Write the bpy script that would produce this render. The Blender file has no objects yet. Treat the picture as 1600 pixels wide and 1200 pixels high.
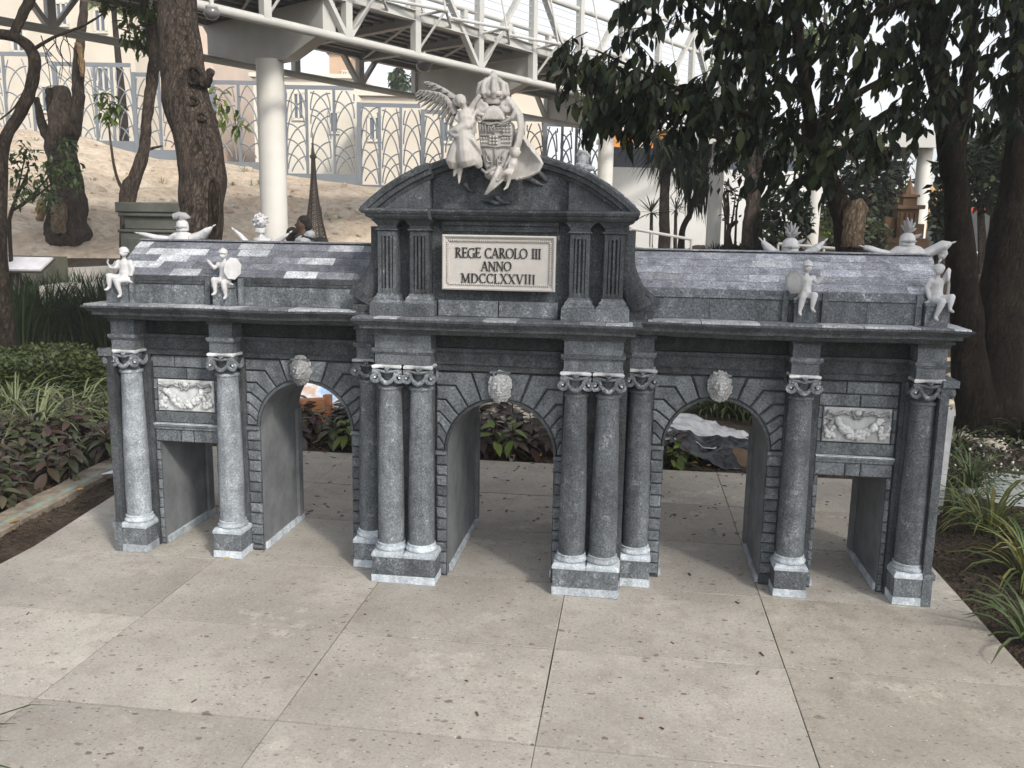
import bpy, math, random
from mathutils import Vector, Matrix, noise
random.seed(11)
sc = bpy.context.scene
COL = sc.collection
PI = math.pi

# ------------------------------------------------------------------ camera
CAM = Vector((0.5534, -3.7566, 1.55))
YAW, PITCH, ROLL, FPX = -0.1334, 0.1704, 0.0174, 1367.7
FW = Vector((math.sin(YAW)*math.cos(PITCH), math.cos(YAW)*math.cos(PITCH), -math.sin(PITCH)))
_r = Vector((math.cos(YAW), -math.sin(YAW), 0)); _u = _r.cross(FW)
RT = _r*math.cos(ROLL) + _u*math.sin(ROLL)
UP = _u*math.cos(ROLL) - _r*math.sin(ROLL)
cam_data = bpy.data.cameras.new('camera'); cam = bpy.data.objects.new('camera', cam_data); COL.objects.link(cam)
m = Matrix((RT, UP, -FW)).transposed().to_4x4(); m.translation = CAM
cam.matrix_world = m
cam_data.sensor_width = 36; cam_data.lens = 36*FPX/1600
cam_data.clip_start = 0.05; cam_data.clip_end = 600
sc.camera = cam

def ray(u, v): return FW + RT*((u-800)/FPX) - UP*((v-600)/FPX)
def at(u, v, D): return CAM + ray(u, v)*D                    # point seen at photo pixel u,v at depth D
def atz(u, v, z=0.0):
    d = ray(u, v); return CAM + d*((z-CAM.z)/d.z)
def aty(u, v, y):
    d = ray(u, v); return CAM + d*((y-CAM.y)/d.y)

# ------------------------------------------------------------------ light
SUN_EL, SUN_AZ = math.radians(37), math.radians(43)          # azimuth to the right of the gate's front normal
sv = Vector((math.sin(SUN_AZ)*math.cos(SUN_EL), -math.cos(SUN_AZ)*math.cos(SUN_EL), math.sin(SUN_EL)))
w = bpy.data.worlds.new('World'); sc.world = w; w.use_nodes = True
nt = w.node_tree; nt.nodes.clear()
sky = nt.nodes.new('ShaderNodeTexSky'); sky.sky_type = 'NISHITA'; sky.sun_disc = False
sky.sun_elevation = SUN_EL; sky.sun_rotation = math.atan2(sv.x, sv.y)
sky.altitude = 0; sky.air_density = 1.0; sky.dust_density = 2.0; sky.ozone_density = 1.0
hs = nt.nodes.new('ShaderNodeHueSaturation'); hs.inputs['Saturation'].default_value = 0.22
bg = nt.nodes.new('ShaderNodeBackground'); bg.inputs[1].default_value = 0.15
wo = nt.nodes.new('ShaderNodeOutputWorld')
nt.links.new(sky.outputs[0], hs.inputs['Color']); nt.links.new(hs.outputs[0], bg.inputs[0]); nt.links.new(bg.outputs[0], wo.inputs[0])
sd = bpy.data.lights.new('sun', 'SUN'); sd.energy = 1.75; sd.angle = math.radians(6); sd.color = (1.0, 0.93, 0.82)
so = bpy.data.objects.new('sun', sd); COL.objects.link(so)
so.rotation_euler = sv.to_track_quat('Z', 'Y').to_euler(); so.location = (6, -6, 8)
vs = sc.view_settings; vs.view_transform = 'Standard'; vs.look = 'None'; vs.gamma = 1.0; vs.exposure = 0.77
vs.use_curve_mapping = False
sc.render.engine = 'CYCLES'
sc.cycles.max_bounces = 6; sc.cycles.transparent_max_bounces = 8

# ------------------------------------------------------------------ helpers
def tag(o, label=None, cat=None, group=None, kind=None):
    if label: o['label'] = label
    if cat: o['category'] = cat
    if group: o['group'] = group
    if kind: o['kind'] = kind
    return o
def empty(name, loc, label=None, cat=None, group=None):
    o = bpy.data.objects.new(name, None); COL.objects.link(o); o.location = loc; o.empty_display_size = .1
    return tag(o, label, cat, group)
def wloc(o):
    p = Vector((0, 0, 0))
    while o is not None: p += o.location; o = o.parent
    return p
KIDS = {}
def link(o, parent=None):
    COL.objects.link(o)
    if parent is not None:
        o.parent = parent; KIDS.setdefault(parent.name, []).append(o)
    return o
def copy_tree(o, parent=None):
    c = o.copy(); link(c, parent)
    for ch in KIDS.get(o.name, []): copy_tree(ch, c)
    return c

class MB:
    def __init__(s): s.v = []; s.f = []; s.mi = []; s.cur = 0
    def add(s, vs, fs):
        b = len(s.v); s.v += [tuple(p) for p in vs]; s.f += [tuple(b+i for i in f) for f in fs]; s.mi += [s.cur]*len(fs); return s
    def box(s, x0, x1, y0, y1, z0, z1, j=0):
        r = lambda: random.uniform(-j, j)
        vs = [(x+r(), y+r(), z+r()) for z in (z0, z1) for y in (y0, y1) for x in (x0, x1)]
        return s.add(vs, [(0,2,3,1),(4,5,7,6),(0,1,5,4),(2,6,7,3),(0,4,6,2),(1,3,7,5)])
    def obox(s, c, ax, ay, az, hx, hy, hz):      # oriented box
        c, ax, ay, az = Vector(c), Vector(ax), Vector(ay), Vector(az)
        vs = [c+ax*(hx*i)+ay*(hy*j)+az*(hz*k) for k in (-1,1) for j in (-1,1) for i in (-1,1)]
        return s.add(vs, [(0,2,3,1),(4,5,7,6),(0,1,5,4),(2,6,7,3),(0,4,6,2),(1,3,7,5)])
    def bar(s, a, b, w, h, up=(0,0,1)):           # rectangular bar from a to b
        a, b = Vector(a), Vector(b); d = (b-a); L = d.length; d.normalize()
        x = d.cross(Vector(up))
        if x.length < 1e-4: x = d.cross(Vector((1,0,0)))
        x.normalize(); z = x.cross(d)
        return s.obox((a+b)/2, x, d, z, w/2, L/2, h/2)
    def cbox(s, x0, x1, y0, y1, z0, z1, c=.004, j=0):   # box whose front (y0) is chamfered
        return s.pprism([(x0,z0),(x1,z0),(x1,z1),(x0,z1)], y1, y0, c, j)
    def pprism(s, poly, yb, yf, c=.004, j=0):
        r = lambda: random.uniform(-j, j)
        n = len(poly)
        A = sum(poly[i][0]*poly[(i+1)%n][1]-poly[(i+1)%n][0]*poly[i][1] for i in range(n))
        if A < 0: poly = poly[::-1]
        pts = []
        for i in range(n):                          # inset along the bisector
            p0, p, p1 = (Vector(poly[i-1]), Vector(poly[i]), Vector(poly[(i+1)%n]))
            e0, e1 = (p-p0), (p1-p)
            if e0.length < 1e-6: e0 = e1
            if e1.length < 1e-6: e1 = e0
            n0 = Vector((-e0.y, e0.x)).normalized(); n1 = Vector((-e1.y, e1.x)).normalized()
            bv = n0+n1
            k = c/max(.35, bv.length/2 if bv.length else 1)
            bv = bv.normalized() if bv.length > 1e-6 else n0
            pts.append(p+bv*k)
        vs = [(x, yb, z) for x, z in poly]+[(x, yf+c, z) for x, z in poly]+[(p.x+r(), yf+r(), p.y+r()) for p in pts]
        fs = [tuple(range(2*n, 3*n)), tuple(range(n-1, -1, -1))]
        for i in range(n):
            k = (i+1) % n
            fs += [(i, k, n+k, n+i), (n+i, n+k, 2*n+k, 2*n+i)]
        return s.add(vs, fs)
    def lathe(s, prof, c=(0,0,0), n=24, a0=0, a1=2*PI, sx=1, sy=1):
        full = abs(a1-a0-2*PI) < 1e-6; m_ = n if full else n+1
        vs = []
        for r, z in prof:
            for i in range(m_):
                a = a0+(a1-a0)*i/n; vs.append((c[0]+r*math.cos(a)*sx, c[1]+r*math.sin(a)*sy, c[2]+z))
        fs = []
        for k in range(len(prof)-1):
            for i in range(n):
                i2 = (i+1) % m_; fs.append((k*m_+i, k*m_+i2, (k+1)*m_+i2, (k+1)*m_+i))
        if full:
            fs += [tuple(range(m_-1, -1, -1)), tuple((len(prof)-1)*m_+i for i in range(m_))]
        return s.add(vs, fs)
    def tube(s, pts, rad, n=8, cap=True, flat=1.0, nz=0, seed=0):
        pts = [Vector(p) for p in pts]
        if not hasattr(rad, '__len__'): rad = [rad]*len(pts)
        vs = []; ref = None
        for i, p in enumerate(pts):
            d = (pts[min(i+1, len(pts)-1)]-pts[max(i-1, 0)])
            d = d.normalized() if d.length > 1e-9 else Vector((0,0,1))
            if ref is None:
                ref = Vector((0,0,1)) if abs(d.z) < .9 else Vector((1,0,0))
            x = d.cross(ref)
            if x.length < 1e-5: x = d.cross(Vector((0,1,0.01)))
            x.normalize(); ref = x.cross(d).normalized()
            for k in range(n):
                a = 2*PI*k/n
                q = p + x*(rad[i]*math.cos(a)) + ref*(rad[i]*flat*math.sin(a))
                if nz:
                    q = p+(q-p)*(1+nz*noise.noise(q*(1.2/max(rad[0],.02))+Vector((seed,0,0))))
                vs.append(q)
        fs = [(i*n+k, i*n+(k+1)%n, (i+1)*n+(k+1)%n, (i+1)*n+k) for i in range(len(pts)-1) for k in range(n)]
        if cap: fs += [tuple(range(n-1, -1, -1)), tuple((len(pts)-1)*n+k for k in range(n))]
        return s.add(vs, fs)
    def ell(s, c, r, n=10, m_=7, rot=None):
        c = Vector(c); r = r if hasattr(r, '__len__') else (r, r, r)
        vs = [Vector((0,0,-r[2]))]
        for j in range(1, m_):
            t = -PI/2+PI*j/m_
            for i in range(n):
                a = 2*PI*i/n; vs.append(Vector((r[0]*math.cos(t)*math.cos(a), r[1]*math.cos(t)*math.sin(a), r[2]*math.sin(t))))
        vs.append(Vector((0,0,r[2])))
        if rot is not None: vs = [rot @ q for q in vs]
        fs = [(0, 1+(i+1)%n, 1+i) for i in range(n)]
        for j in range(m_-2):
            for i in range(n):
                a, b = 1+j*n+i, 1+j*n+(i+1)%n; fs.append((a, b, b+n, a+n))
        t = len(vs)-1; b = 1+(m_-2)*n
        fs += [(b+i, b+(i+1)%n, t) for i in range(n)]
        return s.add([q+c for q in vs], fs)
    def mesh(s, name, mats, origin=(0,0,0), smooth=False, ang=35):
        me = bpy.data.meshes.new(name); o = Vector(origin)
        me.from_pydata([tuple(Vector(p)-o) for p in s.v], [], s.f)
        for m_ in (mats if isinstance(mats, (list, tuple)) else [mats]): me.materials.append(m_)
        if any(s.mi): me.polygons.foreach_set('material_index', s.mi)
        if smooth:
            me.polygons.foreach_set('use_smooth', [True]*len(me.polygons))
            if ang < 180: me.set_sharp_from_angle(angle=math.radians(ang))
        me.update(); return me
    def build(s, name, mats, parent=None, origin=None, smooth=False, ang=35, **kw):
        org = wloc(parent) if parent is not None else Vector((0,0,0))
        if origin is not None: org = Vector(origin)
        me = s.mesh(name, mats, org, smooth, ang)
        o = bpy.data.objects.new(name, me); link(o, parent)
        o.location = org-(wloc(parent) if parent is not None else Vector((0,0,0)))
        return tag(o, **kw)

def remesh(mb, voxel, smooth_it=4, sub=0):
    """fuse overlapping solids of an MB into one continuous skin"""
    me = mb.mesh('tmp', [], (0,0,0)); o = bpy.data.objects.new('tmp', me); COL.objects.link(o)
    r = o.modifiers.new('r', 'REMESH'); r.mode = 'VOXEL'; r.voxel_size = voxel; r.use_smooth_shade = True
    if smooth_it:
        q = o.modifiers.new('s', 'SMOOTH'); q.factor = .5; q.iterations = smooth_it
    dg = bpy.context.evaluated_depsgraph_get(); dg.update()
    e = o.evaluated_get(dg); nm = bpy.data.meshes.new_from_object(e)
    out = MB(); out.v = [tuple(v.co) for v in nm.vertices]; out.f = [tuple(p.vertices) for p in nm.polygons]; out.mi = [0]*len(out.f)
    bpy.data.objects.remove(o); bpy.data.meshes.remove(me); bpy.data.meshes.remove(nm)
    return out

def smooth01(a, b, x):
    t = max(0, min(1, (x-a)/(b-a))); return t*t*(3-2*t)
def lerp(a, b, t): return a+(b-a)*t

# ------------------------------------------------------------------ materials
class NT:
    def __init__(s, name, rough=.8, spec=.3, metal=0):
        s.m = bpy.data.materials.new(name); s.m.use_nodes = True; s.t = s.m.node_tree
        s.b = s.t.nodes['Principled BSDF']; s.b.inputs['Roughness'].default_value = rough
        s.b.inputs['Specular IOR Level'].default_value = spec; s.b.inputs['Metallic'].default_value = metal
        tc = s.t.nodes.new('ShaderNodeTexCoord'); oi = s.t.nodes.new('ShaderNodeObjectInfo')
        mul = s.t.nodes.new('ShaderNodeMath'); mul.operation = 'MULTIPLY'; mul.inputs[1].default_value = 37.0
        s.t.links.new(oi.outputs['Random'], mul.inputs[0])
        add = s.t.nodes.new('ShaderNodeVectorMath'); add.operation = 'ADD'
        s.t.links.new(tc.outputs['Object'], add.inputs[0]); s.t.links.new(mul.outputs[0], add.inputs[1])
        s.co = add.outputs[0]; s.rnd = oi.outputs['Random']; s.raw = tc.outputs['Object']
    def new(s, t): return s.t.nodes.new(t)
    def ln(s, a, b): s.t.links.new(a, b)
    def noise(s, scale, det=3, rough=.55, vec=None, dist=0):
        n = s.new('ShaderNodeTexNoise'); n.inputs['Scale'].default_value = scale; n.inputs['Detail'].default_value = det
        n.inputs['Roughness'].default_value = rough; n.inputs['Distortion'].default_value = dist
        s.ln(vec or s.co, n.inputs['Vector']); return n.outputs[0]
    def voro(s, scale, out='Distance', vec=None, rand=1):
        n = s.new('ShaderNodeTexVoronoi'); n.inputs['Scale'].default_value = scale; n.inputs['Randomness'].default_value = rand
        s.ln(vec or s.co, n.inputs['Vector']); return n.outputs[out]
    def ramp(s, f, stops, interp='LINEAR'):
        n = s.new('ShaderNodeValToRGB'); cr = n.color_ramp; cr.interpolation = interp
        while len(cr.elements) < len(stops): cr.elements.new(.5)
        for e, (p, c) in zip(cr.elements, stops):
            e.position = p; e.color = (c, c, c, 1) if not hasattr(c, '__len__') else (*c, 1)
        s.ln(f, n.inputs[0]); return n.outputs[0]
    def mix(s, f, a, b, mode='MIX'):
        n = s.new('ShaderNodeMix'); n.data_type = 'RGBA'; n.blend_type = mode
        for sock, v in ((n.inputs[0], f), (n.inputs[6], a), (n.inputs[7], b)):
            if hasattr(v, 'is_linked'): s.ln(v, sock)
            elif hasattr(v, '__len__'): sock.default_value = (*v, 1)
            else:
                sock.default_value = v if sock == n.inputs[0] else (v, v, v, 1)
        return n.outputs[2]
    def math(s, op, a, b=0.5):
        n = s.new('ShaderNodeMath'); n.operation = op
        for sock, v in ((n.inputs[0], a), (n.inputs[1], b)):
            if hasattr(v, 'is_linked'): s.ln(v, sock)
            else: sock.default_value = v
        return n.outputs[0]
    def point(s):
        return s.new('ShaderNodeNewGeometry').outputs['Pointiness']
    def island(s):
        return s.new('ShaderNodeNewGeometry').outputs['Random Per Island']
    def scaled(s, v3, vec=None):
        n = s.new('ShaderNodeMapping'); n.inputs['Scale'].default_value = v3; s.ln(vec or s.co, n.inputs[0]); return n.outputs[0]
    def bump(s, h, strength=.3, dist=.01):
        n = s.new('ShaderNodeBump'); n.inputs['Strength'].default_value = strength; n.inputs['Distance'].default_value = dist
        s.ln(h, n.inputs['Height']); s.ln(n.outputs[0], s.b.inputs['Normal']); return n
    def done(s, col, rough=None):
        if hasattr(col, 'is_linked'): s.ln(col, s.b.inputs['Base Color'])
        else: s.b.inputs['Base Color'].default_value = (*col, 1)
        if rough is not None: s.ln(rough, s.b.inputs['Roughness'])
        return s.m

def paint_stone(name, dark, light, tint=(.90, 1.0, 1.10), sc_=125, edge=.0, drybrush=0.0, white=.55, soft=0):
    k = NT(name, .78, .25)
    st = k.noise(sc_, 4, .75); big = k.noise(5, 4, .6); mid = k.noise(22, 4, .65)
    f = k.math('ADD', k.math('MULTIPLY', big, .5), k.math('MULTIPLY', mid, .5))
    base = k.mix(k.ramp(f, [(.33, 0.0), (.68, 1.0)]), [dark*c for c in tint], [light*c for c in tint])
    q_ = 1-soft
    sp = k.ramp(st, [(.34, 1-.62*q_), (.46, 1-.15*q_), (.56, 1+.1*q_), (.69, 1+.85*q_)])
    c = k.mix(1.0, base, sp, 'MULTIPLY')
    if drybrush:
        db = k.ramp(k.math('ADD', k.math('MULTIPLY', st, .45), k.math('MULTIPLY', mid, .55)), [(.60-drybrush*.35, 0), (.72-drybrush*.3, 1)])
        c = k.mix(db, c, [white*q for q in (.97, 1, 1.03)])
    if edge:
        pe = k.ramp(k.point(), [(.50, 0), (.56, edge)])
        c = k.mix(pe, c, [white*q for q in (.97, 1, 1.02)])
    c = k.mix(1.0, c, k.ramp(k.noise(16, 4, .6, k.scaled((1, 1, .14))), [(.32, .74), (.5, 1.0), (.7, 1.3)]), 'MULTIPLY')
    rn = k.ramp(k.rnd, [(0, .74), (1, 1.26)])
    c = k.mix(1.0, c, rn, 'MULTIPLY')
    k.bump(k.math('ADD', st, k.math('MULTIPLY', mid, 1.6)), .55, .004)
    return k.done(c)

def plain(name, col, rough=.6, spec=.4, var=.12, sc_=8, metal=0, bump=0, bsc=60):
    k = NT(name, rough, spec, metal)
    n = k.noise(sc_, 4, .6)
    c = k.mix(k.ramp(n, [(.3, 0), (.7, 1)]), [q*(1-var) for q in col], [q*(1+var) for q in col])
    if bump: k.bump(k.noise(bsc, 4, .6), bump, .01)
    return k.done(c)

M = {}
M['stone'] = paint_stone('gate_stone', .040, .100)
M['block'] = paint_stone('gate_block', .088, .18)
M['frieze'] = paint_stone('gate_frieze', .024, .058, tint=(.88, 1.02, 1.04))
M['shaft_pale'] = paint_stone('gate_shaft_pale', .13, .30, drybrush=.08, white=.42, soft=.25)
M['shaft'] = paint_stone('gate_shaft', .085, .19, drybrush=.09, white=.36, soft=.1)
M['attic'] = paint_stone('gate_attic', .042, .102, drybrush=.05, white=.26)
M['pale'] = paint_stone('gate_pale', .34, .56, sc_=110, drybrush=.2, white=.6, soft=.5)
M['pedestal'] = paint_stone('gate_pedestal', .085, .17, drybrush=.09, white=.4)
M['capital'] = paint_stone('gate_capital', .08, .26, edge=1.0, drybrush=.14, white=.62)
jk = NT('gate_jamb', .7, .3); jn = jk.noise(6, 5, .65, jk.raw); jm = jk.noise(60, 3, .6, jk.raw)
jc = jk.mix(jk.ramp(jn, [(.35, 0), (.65, 1)]), (.11, .118, .126), (.19, .20, .212)); jk.bump(jm, .12, .003); M['jamb'] = jk.done(jc)
M['roof'] = paint_stone('gate_roof', .13, .20, tint=(.93, .98, 1.12), drybrush=.03, white=.4)
M['roof_pale'] = paint_stone('gate_roof_pale', .30, .46, tint=(.96, .99, 1.06), drybrush=.2, white=.55)
M['roof_right'] = paint_stone('gate_roof_right', .24, .38, tint=(.94, .98, 1.1), drybrush=.2, white=.55)
M['relief'] = paint_stone('gate_relief', .20, .34, tint=(.98, 1, 1.02), sc_=120, edge=.8, white=.5)
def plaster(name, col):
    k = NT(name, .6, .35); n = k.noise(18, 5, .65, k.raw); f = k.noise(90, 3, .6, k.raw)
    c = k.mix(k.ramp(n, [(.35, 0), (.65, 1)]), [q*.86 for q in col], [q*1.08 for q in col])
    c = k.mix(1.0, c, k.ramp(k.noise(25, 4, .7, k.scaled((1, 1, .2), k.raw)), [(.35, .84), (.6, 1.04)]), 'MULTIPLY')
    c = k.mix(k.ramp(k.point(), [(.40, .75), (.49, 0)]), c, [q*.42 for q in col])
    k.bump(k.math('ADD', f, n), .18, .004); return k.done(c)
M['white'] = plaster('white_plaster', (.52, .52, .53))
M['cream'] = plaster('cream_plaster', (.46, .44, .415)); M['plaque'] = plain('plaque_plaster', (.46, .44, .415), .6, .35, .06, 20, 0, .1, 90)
M['letter'] = plain('letter_paint', (.025, .023, .022), .6, .3)
# ------------------------------------------------------------------ the gate
gate = empty('gate_model', (0, .375, 0), 'dark grey model of a monumental gate with arches, columns and a white Latin plaque', 'gate model')

def bay(mb, x0, x1, z1, cx, hw, zs, yf, yb, arch=True, n=18, z0=0.0):
    """wall with an opening; front at yf, back at yb"""
    rv = MB()
    if arch: pts = [(cx-hw, z0)] + [(cx-hw*math.cos(PI*i/n), zs+hw*math.sin(PI*i/n)) for i in range(n+1)] + [(cx+hw, z0)]
    else: pts = [(cx-hw, z0), (cx-hw, zs), (cx+hw, zs), (cx+hw, z0)]
    for y, fl in ((yf, 0), (yb, 1)):
        q = lambda vs: mb.add([(x, y, z) for x, z in (vs[::-1] if fl else vs)], [(0,1,2,3)])
        q([(x0,z0),(cx-hw,z0),(cx-hw,z1),(x0,z1)]); q([(cx+hw,z0),(x1,z0),(x1,z1),(cx+hw,z1)])
        for (xa,za),(xb,zb) in zip(pts[1:-1], pts[2:-1]):
            if abs(xb-xa) > 1e-6: q([(xa,za),(xb,zb),(xb,z1),(xa,z1)])
    for (xa,za),(xb,zb) in zip(pts[:-1], pts[1:]):
        rv.add([(xa,yf,za),(xa,yb,za),(xb,yb,zb),(xb,yf,zb)], [(0,1,2,3)])
    for x, fl in ((x0, 0), (x1, 1)):
        vs = [(x,yf,z0),(x,yf,z1),(x,yb,z1),(x,yb,z0)]
        mb.add(vs, [(0,1,2,3) if fl else (3,2,1,0)])
    mb.add([(x0,yf,z1),(x1,yf,z1),(x1,yb,z1),(x0,yb,z1)], [(0,1,2,3)])
    return rv

AXS = .950; AHW = .225; AZS = .62
DCX = 1.543; DHW = .143; DZ = .525
wall = MB()
YB = .62
def joined(r): r.build('passage_lining', M['jamb'], gate, smooth=True, ang=40)
for s in (-1, 1):
    joined(bay(wall, *sorted((s*.551, s*1.285)), 1.13, s*AXS, AHW, AZS, .13, YB))
    joined(bay(wall, *sorted((s*1.285, s*1.835)), 1.13, s*DCX, DHW, DZ, .13, YB, arch=False))
joined(bay(wall, -.551, .551, 1.13, 0.005, .238, .585, -.02, .77))
wall.build('wall', M['stone'], gate)
# plinth strips in the passages
for s in (-1, 1):
    for c, hw, y0, y1 in ((s*AXS, AHW, .115, .635), (s*DCX, DHW, .115, .635)):
        for q in (-1, 1):
            xa = c+q*hw; pl = MB(); pl.box(*sorted((xa-q*.012, xa+q*.0)), y0+.03, y1, 0.002, .035, .002); pl.build('plinth', M['pale'], gate)
for q in (-1, 1):
    xa = .005+q*.238; pl = MB(); pl.box(*sorted((xa-q*.012, xa)), .03, .76, .002, .035, .002); pl.build('plinth', M['pale'], gate)
# vertical ribs inside the passages (the back pilaster of every jamb)
for c, hw, y in ((-AXS, AHW, .56), (AXS, AHW, .56), (-DCX, DHW, .56), (DCX, DHW, .56), (.005, .238, .69)):
    top = {AHW: .62, DHW: .5, .238: .585}[hw]
    for q in (-1, 1): rb = MB(); rb.box(*sorted((c+q*hw, c+q*(hw-.016))), y, y+.055, .036, top); rb.build('jamb_rib', M['jamb'], gate)

# ---- rusticated stones
def arch_stones(cx, hw, zs, xl, xr, ztop, yw, mat):
    r0 = hw+.016
    sz = [z for z in (.892, .834, .785, .736, .679, .627)]
    sz = [zs+.007+(z-.627)*(ztop-zs-.0)/(.953-.62) for z in sz]
    th = [70, 55, 42, 30, 18, 6.5]
    g = .0035
    for s, xe in ((-1, xl), (1, xr)):
        ex = abs(xe-cx)-.004
        J = []
        for k, (a, z) in enumerate(zip(th, [ztop-.006]+sz[:-1])):
            J.append((math.radians(a), z))
        J.append((math.radians(1.5), sz[-1]))
        for k in range(len(J)-1):
            (a0, z0), (a1, z1) = J[k], J[k+1]
            a0 -= g/r0; a1 += g/r0
            arc = [(r0*math.cos(a1+(a0-a1)*i/4), zs+r0*math.sin(a1+(a0-a1)*i/4)) for i in range(5)]
            def knee(a, z, sh):
                # radial line from the arch at angle a meets height z (or the edge)
                zz = z+sh
                if math.sin(a)*r0+zs >= zz-.004: return None
                R = (zz-zs)/math.sin(a); x = R*math.cos(a)
                x = min(x, ex-.012); lim = .052
                if k > 0 or sh > 0:
                    xm = r0*math.cos(a)+lim*1.1
                    if x > xm: x = xm
                return (x, zz)
            poly = arc[:]
            kn0 = knee(a0, z0, -g); kn1 = knee(a1, z1, g)
            if k == 0:
                R = (z0-g-zs)/math.sin(a0); kn0 = (R*math.cos(a0), z0-g)
            if kn0: poly.append(kn0)
            poly.append((ex, z0-g)); poly.append((ex, z1+g))
            if kn1: poly.append(kn1)
            P = [(cx+s*x, z) for x, z in poly]
            mb = MB(); mb.pprism(P, yw+.002, yw-.016, .0045, .0008); mb.build('voussoir', mat, gate)
    # keystone
    a = math.radians(70)+g/r0
    R = (ztop-.006-zs)/math.sin(a)
    P = [(cx-r0*math.cos(a), zs+r0*math.sin(a)), (cx, zs+r0), (cx+r0*math.cos(a), zs+r0*math.sin(a)), (cx+R*math.cos(a), ztop-.006), (cx-R*math.cos(a), ztop-.006)]
    mb = MB(); mb.pprism(P, yw+.002, yw-.018, .004, .0008); mb.build('keystone', mat, gate)
    # archivolt ring
    rg = MB(); n = 26
    pr = [(hw-.0005, yw-.006), (hw-.0005, yw-.014), (hw+.011, yw-.014), (hw+.015, yw-.002)]
    vs = [(cx+r*math.cos(PI*i/n), y, zs+r*math.sin(PI*i/n)) for i in range(n+1) for r, y in pr]
    fs = [(i*4+k, (i+1)*4+k, (i+1)*4+k+1, i*4+k+1) for i in range(n) for k in range(3)]
    rg.add(vs, fs); rg.build('archivolt', M['stone'], gate, smooth=True)
    # jamb stones
    for s, xe in ((-1, xl), (1, xr)):
        z = zs+.004; k = 0
        while z > .03:
            h = random.uniform(.046, .058); z0 = max(z-h, .006)
            xa, xb = sorted((cx+s*(hw+.001+random.uniform(0, .004)), xe-s*.003))
            if k == 0:
                mb = MB(); mb.box(xa-.003, xb+.003, yw-.024, yw+.002, z-.016, z-.001); mb.build('impost', mat, gate); z -= .018; k = 1; continue
            mb = MB(); mb.cbox(xa, xb, yw-random.uniform(.012, .017), yw+.002, z0+.0025, z-.0025, .006, .0032); mb.build('jamb_stone', mat, gate)
            z = z0; k += 1

for s in (-1, 1):
    xl, xr = sorted((s*(AXS-.285), s*(AXS+.29)))
    arch_stones(s*AXS, AHW, AZS, xl, xr, .953, .13, M['block'])
arch_stones(.005, .238, .585, -.285, .285, .953, -.02, M['block'])

# ---- door bays: jamb stones, lintel, string course, ashlar and relief
def garland(cx, yw):
    """white relief panel: swag of fruit, tassels, ribbons and a central cartouche"""
    x0, x1, z0, z1 = cx-.142, cx+.142, .680, .832
    p = MB(); p.pprism([(x0,z0),(x1,z0),(x1,z1),(x0,z1)], yw+.002, yw-.012, .004)
    pan = p.build('relief_panel', M['relief'], gate)
    g = MB(); yy = yw-.017
    rnd = random.Random(int((cx+5)*100))
    for i in range(52):
        t = i/51; x = cx-.088+.176*t; z = .782-.066*math.sin(PI*t)**.8
        for k in range(2):
            r = rnd.uniform(.008, .0150)
            g.ell((x+rnd.uniform(-.008,.008), yy-rnd.uniform(0,.008), z+rnd.uniform(-.017,.017)*math.sin(PI*t)**.5), (r, r, r), 7, 5)
    for s in (-1, 1):
        for i in range(24):
            g.ell((cx+s*(.112+rnd.uniform(-.018,.018)), yy, .722+rnd.uniform(-.02,.03)), rnd.uniform(.008,.014), 6, 5)
        g.tube([(cx+s*.10, yy, .775), (cx+s*.12, yy-.004, .752), (cx+s*.112, yy, .73)], [.008, .014, .01], 7)
        g.tube([(cx+s*.03, yy, .80), (cx+s*.06, yy-.004, .815), (cx+s*.09, yy-.003, .80), (cx+s*.125, yy-.003, .815), (cx+s*.134, yy, .795)], [.006,.009,.008,.009,.005], 6)
        g.tube([(cx+s*.09, yy, .795), (cx+s*.105, yy-.003, .78), (cx+s*.132, yy, .785)], [.006,.008,.004], 6)
    g.tube([(cx-.026, yy, .822), (cx-.02, yy-.003, .80), (cx-.012, yy-.003, .786), (cx, yy-.002, .792), (cx+.012, yy-.003, .786), (cx+.02, yy-.003, .80), (cx+.026, yy, .822)], [.006]*7, 6)
    g.ell((cx, yy, .812), (.016, .008, .014), 8, 6)
    g.build('garland', M['relief'], pan, smooth=True, ang=60)

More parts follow.
